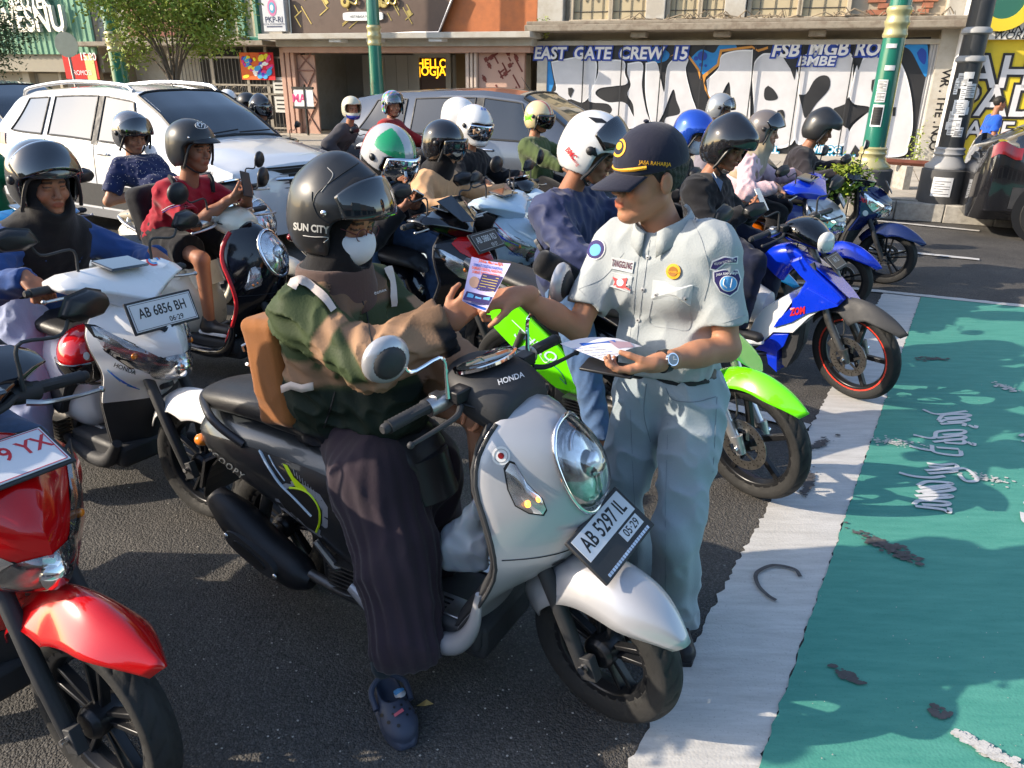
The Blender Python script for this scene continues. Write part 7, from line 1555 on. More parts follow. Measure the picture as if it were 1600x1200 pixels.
b = B(); loft(b, [(-.55, .42, 0, .08, .12, 2.4), (-.72, .50, 0, .10, .16, 2.4), (-1.0, .62, 0, .105, .13, 2.3), (-1.25, .72, 0, .10, .09, 2.2), (-1.5, .80, 0, .07, .06, 2.1), (-1.62, .84, 0, .03, .03, 2.)], 24, 24); obj('body', b, P_blackg, t21, smooth=60)
b = B(); loft(b, [(-.66, .74, .4, .06, .03, 2.4), (-.80, .77, 0, .12, .045, 2.5), (-1.1, .79, -.1, .13, .045, 2.6), (-1.4, .84, 0, .10, .04, 2.4), (-1.5, .85, 0, .04, .02, 2.2)], 24, 22); obj('seat', b, M_leath, t21, smooth=60)
b = B(); loft(b, [(-.52, .95, .3, .08, .04, 2.4), (-.44, .97, .3, .11, .065, 2.6), (-.33, .95, .3, .09, .06, 2.3), (-.27, .92, .3, .05, .04, 2.2)], 24, 16); obj('handlebar_cowl', b.xf(SM21), P_blackg, t21, smooth=60)
handlebar(t21, SM21, x=-.47, z=.96, mirror='angular', bare=True, mz=.17, lever='dark')
under_parts(t21, 1.27, .285, False); exhaust(t21, .285, -1.1, cover=False)
# ---------------------------------------------------------------- cars
M_carw = mat('car_white', (.62, .63, .65), .22, coat=1., noise=.02, nscale=2); M_card = mat('car_grey', (.12, .135, .16), .2, metal=.5, coat=1.); M_carb = mat('car_black', (.012, .012, .014), .12, coat=1.)
car('white_car', 'white family car with roof rails behind the left riders', -2.24, 8.04, -31, 4.5, M_carw, H=1.60, rails=True, plate_txt='AB 1593 JE')
car('grey_car', 'dark grey family car behind the middle riders', 1.92, 9.35, -24, 4.45, M_card, H=1.60, grille=True)
p = gnd(1516, 372); h = rad(-24); L_ = 4.5; car('black_car', 'black car cut off by the right edge, seen from its rear corner', p[0]+math.cos(h)*L_+.3, p[1]+math.sin(h)*L_+.88, -24, L_, M_carb, H=1.55, xr=-3.6)
p = atY(-40, 215, 12.); car('blue_grey_car', 'blue grey car behind the white car at the left edge', p[0]+2.3, 11.2, -28, 4.3, mat('car_blue_grey', (.22, .27, .33), .25, metal=.4, coat=1.), H=1.60)
# =================================================================== PLACING: people
def rot(MM, v): return nrm(np.array(MM.to_3x3()@Vector(tuple(v))))
def rider(MM, label, hpx, st=0, hy=0., hip=(-.93, 0, .85), face=(1, 0, -.15), facew=None, near=0, seed=1, **k):
    SMm = MM@steer_m(st); hd = lp(MM, hpx[0], hpx[1], hy); Hl = np.array(MM.inverted()@Vector(hd)); hip = np.array(hip, float)
    if 'hx' in k: hip[0] = k.pop('hx')
    f = rot(MM, face) if facew is None else nrm(facew); nk = hd-np.array([0, 0, .185])-f*np.array([1, 1, 0])*.035-rot(MM, (1, 0, 0))*k.pop('nb', .03); hipw = wl(MM, hip)
    s = dict(label=label, hip=hipw, neck=nk, head=hd, face=f, lat=rot(MM, (0, 1, 0)), near=near, seed=seed, group='riders waiting on their motorcycles', feet={}, hands={})
    s['sc'] = k.pop('sc', .94)
    def grip(sg, dx=0): return dict(p=wl(SMm, (-.53+dx, sg*.275, 1.01)), f=rot(MM, (.8, 0, -.5)), n=rot(MM, (-.45, 0, -.9)), curl=1.25, pole=rot(MM, (-.3, sg*.8, -.7)))
    def phone(P, up=(0, 0, 1)):
        P = np.array(P); a = rot(MM, (1, 0, 0)); l = rot(MM, (0, 1, 0)); r_ = {}
        for sg in (-1, 1): r_[sg] = dict(p=P+l*sg*.075-a*.06-np.array([0, 0, .05]), f=nrm(a*.45-l*sg*.75+np.array([0, 0, .35])), n=nrm(-a*.5-l*sg*.3+np.array([0, 0, .8])), curl=.75, pole=nrm(l*sg*.7-a*.2+np.array([0, 0, -.8])))
        return r_
    if 'phone' in k: s['hands'] = phone(k.pop('phone'))
    else:
        hs = k.pop('grips', (-1, 1)); s['hands'] = {sg: grip(sg) for sg in hs}
    s['hands'].update(k.pop('hands', {}))
    s['feet'] = k.pop('feet', {sg: dict(p=wl(MM, (-.62, sg*.13, .31)), f=rot(MM, (1, sg*.15, 0))) for sg in (-1, 1)})
    if 'ground' in k:
        for sg in k.pop('ground'): s['feet'][sg] = dict(p=wl(MM, (-.72, sg*.36, 0.))*[1, 1, 0], f=rot(MM, (1, sg*.3, 0)))
    s.update(k); return person(s)
def phone_obj(label, P, f, u, m=None):
    t = thing('phone', label, 'phone', loc=tuple(P)); R = np.stack([nrm(f), nrm(np.cross(u, f)), nrm(u)], 1); b = B(); b.box((0, 0, 0), (.008, .072, .148), R); o = obj('case', b, m or M_pl, t, bevel=.004)
    b = B(); b.box(-R[:, 0]*.0045, (.001, .066, .138), R); obj('screen', b, M_tin, t, smooth=0); return t
C_ = lambda *a, **k: cloth(*a, **k)
M_jn = C_('denim', (70, 95, 130), nscale=30, noise=.2); M_jn2 = C_('denim_light', (120, 155, 190), nscale=12, noise=.25); M_bk = C_('black_cloth', (22, 22, 26)); M_bks = C_('black_scarf', (20, 19, 22)); M_nv = C_('navy_nylon', (42, 50, 84), rough=.6)
M_hb = mat('helmet_black_matte', (.02, .021, .023), .38, coat=.3, noise=.2, nscale=6); M_hbg = mat('helmet_black_gloss', (.012, .012, .014), .12, coat=1.); M_hw = mat('helmet_white', (.70, .70, .70), .2, coat=1., noise=.03); M_maskc = C_('mask_white', (215, 218, 225), noise=.03, bscale=300, bump=.05)
M_vc = mat('helmet_painted', (.5, .5, .5), .2, coat=1., vcol=True); M_lin = C_('lining', (20, 20, 22))
# ---- A: main rider -------------------------------------------------------
M_jk = mat('jacket_cloth', (.5, .5, .5), .72, vcol=True, noise=.08, nscale=10, bump=.3, bscale=150, spec=.3)
def jk_col(V, c):
    T_ = (V-c['neck'])@c['up']; G_ = np.array(s2l((54, 66, 40))); D_ = np.array(s2l((24, 34, 26))); T2 = np.array(s2l((150, 118, 92))); BK = np.array(s2l((22, 24, 30))); Cc = np.tile(G_, (len(V), 1))
    lo = T_ < -.27; Cc[lo] = D_*1.15
    lat = (V-c['neck'])@c['L']; fwd = (V-c['neck'])@c['fw']; band = (T_ > -.235-abs(lat)*.15) & (T_ < -.165-abs(lat)*.15); Cc[band] = T2*.8
    for k in (1, -1):
        e, t = c['A'][k]; s0 = c['sh'][k]; a1 = nrm(e-s0); L1 = np.linalg.norm(e-s0); h = (V-s0)@a1/L1; dr = np.linalg.norm((V-s0)-((V-s0)@a1)[:, None]*a1, axis=1); q = (dr < .12) & (h > .35) & (h < 1.1) & (abs(lat) > .15); Cc[q & (h < .55)] = G_; Cc[q & (h > .45) & (h < .62)] = T2; Cc[q & (h >= .62) & (h < .86)] = G_*1.1
        a2 = nrm(t-e); L2 = np.linalg.norm(t-e); h2 = (V-e)@a2/L2; d2 = np.linalg.norm((V-e)-((V-e)@a2)[:, None]*a2, axis=1); q2 = (d2 < .12) & (h2 > -.12) & (h2 < 1.2); Cc[q2] = T2; Cc[q2 & (h2 > .80)] = BK
    Cc[((V-c['hip'])@c['up'] < -.085)] = BK; Cc[(T_ > -.055) & (abs(lat) < .12)] = T2*.55; return Cc
def sc_col(Q): return np.tile([.02, .021, .023], (len(Q), 1))
pw_ = lp(MM1, 712, 492, -.02)
A1 = rider(MM1, 'rider in olive jacket, dark skirt, black helmet and white mask on the silver scooter', (532, 345), hy=0., hip=(-.93, 0, .84), face=(.93, .05, -.30), near=2, seed=4, nb=.0, lr=.7, sc=.93, bulk=.93, skin=0,
    hands={-1: dict(p=atY(700, 505, 1.98), f=nrm([.62, .1, .55]), n=nrm([.3, .6, .2]), curl=.7, pole=(.25, -.8, -.75)), 1: dict(p=wl(MM1, (-.50, .10, .90)), f=rot(MM1, (.5, -.3, -.8)), n=rot(MM1, (-.6, 0, -.3)), curl=.6, pole=rot(MM1, (-.2, .9, -.5)))},
    feet={-1: dict(p=gnd(612, 1112), f=nrm([.45, -.9, 0]), kn=atY(618, 850, 1.90)), 1: dict(p=wl(MM1, (-.50, .12, .30)), f=rot(MM1, (1, .1, 0)))},
    upper=dict(m=M_jk, g=.036, wr=.015, fs=1.0, hem=.10, extra=[((.02, 0, .14), (.15, 0, .0), .16, .15), ((-.02, 0, .05), (-.03, 0, -.06), .155, .16)], colf=lambda V, c: np.mean([jk_col(V+np.random.RandomState(i).randn(3)*.0035, c) for i in range(9)], 0), name='jacket', puff=True, sk=.05), lower=None, hijab=M_bks, hijab_drop=.14, mask=M_maskc, sock=None,
    helmet=dict(kind='moto', m=M_hb, k=1.04, tilt=-.05, visor=M_tin, lift=.62, vz=(-.06, .05), vy=1.0, vx=.172, text=[], rim=False, piv=False))
# skirt: one draped surface from waist to ankle
sA = A1; off = sA['off']; hipw = sA['hip']; kn = sA['Lg'][-1][0]; an = sA['Lg'][-1][1]; kn2, an2 = sA['Lg'][1]
M_sk = C_('skirt_plum', (52, 42, 50), noise=.12, bump=.2)
sk = [atY(582, 740, 1.97), atY(622, 870, 1.86), atY(634, 1000, 1.75), atY(655, 725, 2.10), atY(676, 850, 2.08), atY(660, 950, 1.98)]
def f_skirt(P):
    d = cap(P, hipw-[0, 0, .08], sk[0], .11, .13)
    for i, (r1, r2) in enumerate(((.125, .12), (.12, .108))): d = smin(d, cap(P, sk[i], sk[i+1], r1, r2), .04)
    d = smin(d, cap(P, hipw-[0, 0, .05], sk[3], .12, .12), .06); d = smin(d, cap(P, sk[3], sk[4], .115, .105), .06); d = smin(d, cap(P, sk[4], sk[5], .105, .085), .06)
    ax = nrm(P[:, :2]-(kn*.5+hipw*.5)[:2].astype(np.float32)) if False else None
    tt = np.clip((sk[0][2]-P[:, 2])/(sk[0][2]-sk[2][2]), 0, 1); th = np.arctan2(P[:, 1]-(sk[0][1]*(1-tt)+sk[2][1]*tt)-.03, P[:, 0]-(sk[0][0]*(1-tt)+sk[2][0]*tt)-.02); d = d-.0045*np.cos(th*22+P[:, 2]*1.)*np.clip((hipw[2]+.05-P[:, 2])*2.2, 0, 1)-.012*folds(P-hipw.astype(np.float32), .3, 9, ax=(0, 0, 1))
    return smax(d, -(P[:, 2]-sk[2][2]+.05-.10*np.clip(P[:, 0]-an[0]-.06, 0, .5)), .01)
pp = np.array([hipw, kn, an, kn2, an2]+sk); b = B(); sdb(b, f_skirt, pp.min(0)-.22, pp.max(0)+.22, .0085); obj('skirt', b, M_sk, sA['root'], smooth=180, off=off)
b = B(); b.tube([kn*.35+an*.65, an+[0, 0, -.02], an+[0, 0, -.055]], [.043, .037, .030], n=16, smooth=8); obj('sock', b, C_('sock_teal', (38, 50, 56)), sA['root'], off=off)
def clog(root, off, c, fdir):
    R = frame(fdir); Rf = R.astype(np.float32); cf = np.asarray(c, np.float32); M_c = mat('clog_rubber', s2l((58, 66, 84)), .55, noise=.08, nscale=30)
    def f_c(P):
        Q = (P-cf)@Rf; d = smin(els(Q, (.085, 0, .035), (.075, .052, .045)), els(Q, (.0, 0, .03), (.07, .044, .04)), .03); d = smin(d, els(Q, (-.045, 0, .035), (.04, .038, .045)), .02)
        d = smax(d, -els(Q, (-.02, 0, .075), (.065, .032, .05)), .008); base = rbx(Q, (.045, 0, .012), (.118, .053, .014), .012); d = smin(d, smax(base, els(Q, (.045, 0, .01), (.125, .056, .1)), .004), .004)
        return smax(d, -Q[:, 2], .002)
    b = B(); sdb(b, f_c, c-.2, c+.2, .0036); o = obj('clog', b, M_c, root, smooth=180, off=off)
    W2 = lambda p: c+R@np.array(p); b = B(); b.tube([W2((.03, -.052, .045)), W2((-.03, -.050, .065)), W2((-.062, 0, .078)), W2((-.03, .050, .065)), W2((.03, .052, .045))], .009, n=8, smooth=20); obj('heel_strap', b, M_c, o, off=off)
    return o
cl_ = clog(sA['root'], off, gnd(612, 1108), nrm([.42, -.9, 0]))
# ---- B: officer -----------------------------------------------------------
M_uni = C_('uniform_grey', (160, 166, 168), noise=.04, bump=.3, bscale=220); M_uni2 = C_('uniform_trousers', (148, 160, 168), noise=.05, bump=.25, bscale=220)
rw = atY(812, 462, 1.98); lw = atY(1030, 566, 1.84)
A2 = person(dict(label='officer in pale grey uniform and navy cap handing over a leaflet', hip=atY(1046, 622, 2.12), neck=atY(1036, 352, 2.10), head=atY(1014, 279, 2.08), face=nrm([-.88, -.36, -.04]), hup=(0, 0, 1), lat=nrm([.82, -.57, 0]), near=2, seed=11, sc=.95, skin=0, shw=.165, bulk=.88, gaze=-1,
    hands={-1: dict(p=rw, f=nrm([-.93, -.1, -.12]), n=nrm([.1, .35, -.9]), curl=.85, pole=(0, -.1, -1)), 1: dict(p=lw, f=nrm([-.92, -.1, -.22]), n=nrm([-.1, .35, .93]), curl=[.35, .4, .5, .6], pole=(.8, .3, -.5), thumb=(.8, .1, .5))},
    feet={-1: dict(p=gnd(1010, 925), f=nrm([-.2, -.95, 0])), 1: dict(p=gnd(1052, 985), f=nrm([.05, -1, 0]))},
    upper=dict(m=M_uni, g=.015, wr=.0055, cut=.108, sleeve='short', hem=.0, name='uniform_shirt', fs=.8), lower=dict(m=M_uni2, g=.014, wide=True, long=True, wr=.011, fs=.8), shoes=M_pl, sole=M_blk, hair=True))
# ---- others ---------------------------------------------------------------
H_ = lambda **k: dict(dict(m=M_hb, k=1.0), **k)
A3 = rider(MM2, 'woman in dark headscarf and blue sleeves on the white scooter', (72, 287), hip=(-1.02, 0, .85), face=(.95, -.10, -.22), near=1, seed=21, skin=1, nb=.05, ground=(-1, 1),
    upper=dict(m=C_('sleeve_blue', (40, 70, 125)), g=.025, hem=.1, wr=.009, name='blouse'), lower=dict(m=C_('trousers_pale', (150, 158, 185), noise=.05), g=.03, wide=True, wr=.01), hijab=M_bks, hijab_drop=.40, shoes=M_bk, helmet=H_(m=mat('helmet_dark_silver', (.05, .052, .056), .16, metal=.4, coat=1.), k=1.06, visor=M_smoke, lift=1.0, tilt=-.02, vz=(-.085, .05)))
A4 = rider(MM4, 'young man in maroon polo shirt and black shorts holding a phone', (302, 234), hip=(-.86, 0, .84), facew=nrm([.92, -.35, -.10]), near=1, seed=31, skin=1, phone=lp(MM4, 385, 296, 0.02), ground=(), feet={-1: dict(p=wl(MM4, (-.52, -.15, .29)), f=rot(MM4, (1, 0, 0))), 1: dict(p=wl(MM4, (-.5, .15, .29)), f=rot(MM4, (1, 0, 0)))},
    upper=dict(m=C_('maroon_polo', (150, 18, 38)), g=.022, sleeve='short', hem=.08, wr=.009, name='polo_shirt'), lower=dict(m=M_bk, short=True, g=.02), shoes=M_pl, helmet=H_(visor=None, peak=M_pl, pl=.06, k=1.02))
phone_obj('phone in a black and green case held by the man in maroon', lp(MM4, 385, 288, 0.02), rot(MM4, (.9, 0, .3)), rot(MM4, (-.3, .3, .9)))
A5 = rider(MM5, 'man in dotted navy shirt looking down at his phone', (208, 212), hip=(-.95, 0, .86), facew=nrm([.75, -.55, -.35]), near=1, seed=41, skin=0, phone=lp(MM5, 240, 290, 0.),
    upper=dict(m=C_('navy_dotted', (30, 40, 78)), g=.022, sleeve='short', hem=.1, wr=.007), lower=dict(m=M_jn2, g=.015), shoes=M_pl, helmet=H_(m=mat('helmet_gunmetal', (.16, .165, .18), .2, metal=.5, coat=1.), visor=M_smoke, lift=.75, k=1.06))
A6 = rider(MM6, 'rider in dark top with glossy white, green and black helmet, looking at a phone', (608, 248), hip=(-.95, 0, .85), face=(.9, -.12, -.42), near=1, seed=51, skin=1, phone=lp(MM6, 650, 312, -.05), ground=(-1,), upper=dict(m=M_bk, g=.03, hem=.1), lower=dict(m=M_jn, g=.015), shoes=M_pl,
    helmet=H_(kind='full', m=M_vc, k=1.2, tilt=.12, visor=M_mir, vz=(-.095, .085), vy=1.05, vx=.182, colf=lambda Q: np.where(((Q[:, 2] > .06) & (abs(Q[:, 1]) > .03) & (Q[:, 0] > -.02))[:, None], [.01, .30, .12], np.where((Q[:, 0] < -.10)[:, None], [.6, .02, .03], np.where((Q[:, 2] < -.04)[:, None], [.02, .02, .02], [.45, .45, .46])))))
phone_obj('pale phone held by the rider with the mirrored visor', lp(MM6, 652, 306, -.05), rot(MM6, (.5, 0, .8)), rot(MM6, (.6, -.6, .4)), M_ice if False else P_ice)
A7 = rider(MM7, 'rider in tan jumper and black scarf with glossy black helmet and dark visor', (694, 228), hip=(-.95, 0, .86), face=(.97, .1, -.12), near=1, seed=61, skin=2, st=-4, upper=dict(m=C_('tan_knit', (190, 150, 112)), g=.024, hem=.12, wr=.007, name='jumper'), lower=dict(m=M_bk), shoes=M_pl, hijab=M_bks, hijab_drop=.10, helmet=H_(kind='open', m=M_hbg, visor=M_tin, vz=(-.105, .045), vx=.175, vy=1.15, k=1.04))
A8 = rider(MM8, 'rider in black jacket with white helmet and mirrored visor', (742, 200), face=(.9, -.2, -.35), near=1, seed=71, upper=dict(m=M_bk, g=.028, hem=.1, name='jacket'), lower=dict(m=M_bk), shoes=M_pl, helmet=H_(kind='full', m=M_hw, visor=M_mir, k=1.04, vz=(-.085, .05)))
A9 = rider(MM8@Matrix.Translation((-.55, .1, 0)), 'passenger in plain white helmet behind the black jacket rider', (718, 186), face=(.9, .3, -.2), near=0, seed=81, upper=dict(m=M_bk, g=.02), lower=dict(m=M_bk), shoes=M_pl, helmet=H_(kind='open', m=M_hw))
A10 = rider(MM15, 'rider in green jacket with cream striped helmet', (843, 186), face=(.95, -.1, -.15), near=1, seed=91, sc=.9, upper=dict(m=C_('army_green', (70, 84, 48)), g=.03, hem=.1, name='jacket'), lower=dict(m=M_bk), shoes=M_pl, helmet=H_(m=M_vc, visor=M_smoke, vz=(-.10, .04), vx=.168, k=1.0, colf=lambda Q: np.where(((abs(Q[:, 1]) < .035) & (abs(Q[:, 1]) > .012) & (Q[:, 2] > .03))[:, None], [.55, .10, .05], [.62, .50, .28])))
A11 = rider(MM21, 'man in navy jacket and white helmet on the lime green motorcycle', (928, 240), hip=(-.98, 0, .88), face=(.9, .25, -.45), near=1, seed=101, skin=1, ground=(), st=-12, nb=.10, feet={-1: dict(p=gnd(948, 765), f=nrm([.3, -.9, 0])), 1: dict(p=wl(MM21, (-.7, .18, .3)), f=rot(MM21, (1, 0, 0)))},
    upper=dict(m=M_nv, g=.034, hem=.12, wr=.012, name='jacket', puff=True, sk=.05), lower=dict(m=M_jn, g=.016, wr=.008), shoes=C_('suede_brown', (168, 132, 92)), sock=None, helmet=H_(m=M_hw, k=1.08, visor=M_smoke, lift=1.1, tilt=.05))
A12 = rider(MM20, 'rider in black shirt with denim strap bent over a phone behind the officer\'s shoulder', (1138, 232), hip=(-.98, 0, .88), face=(.9, -.15, -.34), near=1, seed=111, skin=1, nb=.10, phone=lp(MM20, 1188, 318, 0.),
    upper=dict(m=M_bk, g=.03, hem=.08, wr=.009), lower=dict(m=C_('dark_jeans', (22, 28, 50)), g=.02, wr=.009), shoes=M_pl, feet={-1: dict(p=wl(MM20, (-.66, -.2, .28)), f=rot(MM20, (1, 0, 0))), 1: dict(p=wl(MM20, (-.66, .2, .28)), f=rot(MM20, (1, 0, 0)))}, helmet=H_(kind='moto', m=M_hbg, k=1.14, tilt=.02))
phone_obj('phone held by the rider in the black shirt on the blue motorcycle', lp(MM20, 1190, 312, 0.), rot(MM20, (.8, 0, .6)), rot(MM20, (-.5, 0, .8)), P_whitep)
A13 = rider(MM11, 'rider in metallic blue helmet and face mask behind the officer', (1084, 212), face=(.95, -.15, -.35), near=1, seed=121, upper=dict(m=M_bk, g=.02), lower=dict(m=M_bk), shoes=M_pl, mask=M_maskc, helmet=H_(m=mat('helmet_blue', (.02, .09, .55), .15, metal=.5, coat=1.), k=1.04))
A14 = rider(MM9, 'woman in pale pink jacket and grey helmet with raised visor', (1196, 206), face=(.97, -.05, -.15), near=1, seed=131, st=-12, skin=2, upper=dict(m=C_('pale_pink', (205, 175, 180)), g=.03, hem=.12, wr=.01, name='jacket'), lower=dict(m=M_bk), shoes=M_pl, hijab=C_('scarf_beige', (165, 150, 125)), hijab_drop=.2, helmet=H_(m=mat('helmet_taupe', (.12, .105, .10), .3, coat=.6), visor=M_smoke, lift=.75))
A15 = rider(MM10, 'rider in black hoodie and matte black helmet on the dark blue scooter', (1283, 203), face=(.9, -.1, -.32), near=1, seed=141, st=-10, skin=1, nb=.08, upper=dict(m=C_('hoodie_black', (38, 34, 38)), g=.034, hem=.1, wr=.01, name='hoodie'), lower=dict(m=M_bk), shoes=M_pl, helmet=H_(kind='moto', k=1.08, tilt=.02))
MX = Matrix.Translation(tuple(atY(1110, 420, 8.)*[1, 1, 0]))@Matrix.Rotation(rad(-25), 4, 'Z')
S16 = dict(name='grey_scooter', label='grey scooter half hidden behind the blue helmet rider', X=MX[0][3]+.75, Y=MX[1][3]-.1, hd=-25, st=0, c=dict(fender=P_dgrey, apron=P_dgrey, cowl=P_dgrey, body=P_dgrey)); sporty(S16); MM16 = bikeM(S16)
A16 = rider(MM16, 'distant rider with light grey helmet and clear visor before the graffiti', (1126, 172), face=(.95, 0, -.2), near=0, seed=151, upper=dict(m=C_('grey_top', (120, 115, 125)), g=.02), lower=dict(m=M_bk), shoes=M_pl, helmet=H_(m=mat('helmet_light_grey', (.30, .32, .34), .2, metal=.3, coat=1.), visor=M_clearv, lift=.55, k=1.0))
A17 = rider(MM13, 'rider in black jacket and black visored helmet behind the white car', (408, 172), face=(.9, -.35, -.1), near=0, seed=161, upper=dict(m=M_bk, g=.03, hem=.1), lower=dict(m=M_bk), shoes=M_pl, helmet=H_(kind='moto', m=M_hbg, visor=M_smoke, k=1.08))
A18 = rider(MM13@Matrix.Translation((-.5, .15, 0)), 'passenger in dark helmet behind the black jacket rider by the iron gate', (388, 166), face=(.9, -.2, -.1), near=0, seed=171, upper=dict(m=M_bk, g=.03), lower=dict(m=M_bk), shoes=M_pl, helmet=H_(k=1.0))
MX = Matrix.Translation((-4.2, 11.2, 0))@Matrix.Rotation(rad(-22), 4, 'Z')
pz = atY(357, 160, 11.6); S17 = dict(name='dark_scooter', label='scooter hidden behind the white car windscreen', X=pz[0]+.75, Y=11.4, hd=-22, st=0, c=dict(fender=P_dgrey, apron=P_dgrey, cowl=P_dgrey, body=P_dgrey)); sporty(S17); MM17 = bikeM(S17)
A19 = rider(MM17, 'distant rider in white helmet seen over the white car windscreen', (357, 158), face=(.9, -.3, -.1), near=0, seed=181, upper=dict(m=M_bk, g=.02), lower=dict(m=M_bk), shoes=M_pl, helmet=H_(m=M_hw))
A20 = rider(MM14, 'child in grey jacket and cream full face helmet', (550, 172), hip=(-1.0, 0, .85), face=(.75, -.6, -.1), near=0, seed=191, sc=.85, grips=(), hands={-1: dict(p=wl(MM14, (-.75, -.15, .85)))}, upper=dict(m=C_('grey_jacket', (72, 70, 74)), g=.03, hem=.05), lower=dict(m=M_bk), shoes=M_pl,
    helmet=H_(kind='full', m=M_vc, k=1.0, colf=lambda Q: np.where(((Q[:, 2] < -.075) & (Q[:, 0] > .05))[:, None], [.02, .03, .25], [.60, .56, .42])))
A21 = rider(MM14@Matrix.Translation((.8, 0, 0)), 'rider in colourful green and blue helmet with clear visor', (614, 165), hip=(-.9, 0, .86), face=(.8, -.55, -.1), near=0, seed=201, upper=dict(m=P_red if False else C_('red_vest', (150, 30, 30)), g=.03), lower=dict(m=M_bk), shoes=M_pl, helmet=H_(m=M_vc, k=1.03, visor=M_clearv, lift=.6, colf=lambda Q: np.stack([.08+.3*(np.sin(Q[:, 0]*90+Q[:, 1]*70) > .3), .18+.25*(np.sin(Q[:, 2]*80+1) > 0), .12+.4*(np.sin(Q[:, 0]*60-Q[:, 2]*90) > .2)], 1)))
# pedestrian
pf = atY(1552, 320, 14.)*[1, 1, 0]+[0, 0, KH]; ph_ = atY(1562, 162, 14.)
A22 = person(dict(label='pedestrian in bright blue T-shirt walking past the yellow building', hip=ph_-[.06, 0, .70], neck=ph_-[.04, 0, .19], head=ph_, face=nrm([.95, -.15, -.05]), lat=nrm([.15, .95, 0]), near=1, seed=211, sc=.95, skin=1, hair=True,
    hands={-1: dict(p=ph_+[.10, -.22, -.66], pole=(-1, 0, -.2)), 1: dict(p=ph_+[.12, .2, -.66], pole=(-1, 0, -.2))}, feet={-1: dict(p=np.array([ph_[0]+.1, 13.9, KH]), f=(1, 0, 0)), 1: dict(p=np.array([ph_[0]-.2, 14.1, KH]), f=(1, 0, 0))},
    upper=dict(m=C_('tee_blue', (30, 80, 175)), g=.02, sleeve='short', hem=.05), lower=dict(m=C_('shorts_lime', (170, 190, 110), noise=.4, nscale=8), short=True, g=.02), shoes=M_pl))
A23 = rider(MM12, 'rider in green and black jacket cut off by the left edge', (-70, 190), face=(.95, 0, -.1), near=0, seed=221, upper=dict(m=C_('ride_green', (20, 100, 60)), g=.03, hem=.1), lower=dict(m=M_bk), shoes=M_pl, helmet=H_(m=P_green))
A24 = rider(MM3, 'rider of the red scooter, outside the left edge', tuple(projw(wl(MM3, (-.80, 0, 1.40)))), hip=(-.95, 0, .85), near=0, seed=231, grips=(), hands={-1: dict(p=wl(MM3, (-.72, -.15, .92))), 1: dict(p=wl(MM3, (-.72, .15, .92)))}, upper=dict(m=M_bk, g=.03, hem=.1, name='jacket'), lower=dict(m=M_jn), shoes=M_pl, ground=(-1,), helmet=H_())
# =================================================================== DETAILS
bpy.context.view_layer.update()
z4 = lambda x0, y0, L_: [(x0+x/4., y0+y/4.) for x, y in L_]
def circ(cx, cy, rx, ry=None, n=18, rot=0.): return [tuple(p) for p in ring_pts(rx, ry or rx, n, (cx, cy), 2, rot)]
# --- officer: cap, belt, patches, watch
s = A2; R = s['Rh']; Hc = s['Hc']; off = s['off']; root = s['root']; Rt = R@np.array(Matrix.Rotation(.20, 3, 'Y')); Hf = Hc.astype(np.float32); Rf = Rt.astype(np.float32)
M_cap = C_('cap_navy', (32, 34, 50), bump=.2); M_cy = mat('embroidery_gold', s2l((222, 160, 30)), .6, bump=.3, bscale=300)
def f_cap(P):
    Q = (P-Hf)@Rf/.95; d = els(Q, (-.014, 0, .050), (.112, .090, .102)); d = smax(d, -(Q[:, 2]-.030-.03*np.clip(Q[:, 0], -.1, .1)), .004); d = smax(d, -els(Q, (-.014, 0, .035), (.100, .080, .085)), .003)
    a = np.arctan2(Q[:, 1], Q[:, 0]+.014); d = d+.0012*np.clip(1-abs(np.sin(a*3))*14, 0, 1)*(Q[:, 2] > .06); return d*.95
b = B(); sdb(b, f_cap, Hc-.2, Hc+.24, .0038); cap_ = obj('cap', b, M_cap, root, smooth=180, off=off)
G = []
for v in np.linspace(0, 1, 8): G.append([Hc+Rt@(np.array([.088*math.cos(u*1.05)+v*.088*(1-.30*u*u), .082*math.sin(u*1.05)*(1+.05*v), .044-.012*u*u*1.5-v*.022])*.97) for u in np.linspace(-1, 1, 17)])
b = B(); b.grid(np.array(G)); obj('cap_brim', b, M_cap, cap_, smooth=60, solid=.004, off=off)
b = B(); b.tube([Hc+Rt@(np.array([.100*math.cos(u)-.008, .089*math.sin(u), .052])*.97) for u in np.linspace(-1.0, 1.0, 16)], .0055, n=6); obj('cap_cord', b, M_cy, cap_, off=off)
b = B(); b.ell(Hc+Rt@np.array([-.014, 0, .149]), (.008, .008, .005), 10, 6); obj('cap_button', b, M_cap, cap_, off=off)
on_text(cap_, 'JASA RAHARJA', (1023, 256), (50, 4), 8, M_cy, bold=.02)
on(cap_, circ(968, 231, 10, 15, rot=.25), M_cy, 'emblem'); on(cap_, circ(968, 231, 7, 11, rot=.25), M_cap, 'emblem', off=.0028); on(cap_, circ(969, 229, 4, 6, rot=.25), M_cy, 'emblem', off=.0036)
T_ = s['torso']; hz = s['hip']; up = s['up_']
def f_belt(P): return smax(T_(P, .021), abs((P-hz)@up-.112)-.020, .003)
b = B(); sdb(b, f_belt, hz-.25, hz+.25, .0065); belt = obj('belt', b, M_pl, root, smooth=180, off=off)
U = s['upper_o']; M_but = mat('button_grey', (.35, .36, .37), .3, coat=.5); M_fl = mat('uniform_flap', s2l((180, 185, 186)), .85, bump=.2, bscale=220)
for x, y in ((1013, 402), (1005, 452), (998, 500), (1026, 460), (1071, 466), (981, 447), (1087, 345)): on(U, circ(x, y, 3.4), M_but, 'button', off=.004, dome=.0015, rings=2); on(U, circ(x, y, 1.1), M_blk, 'button_hole', off=.0062, rings=1)
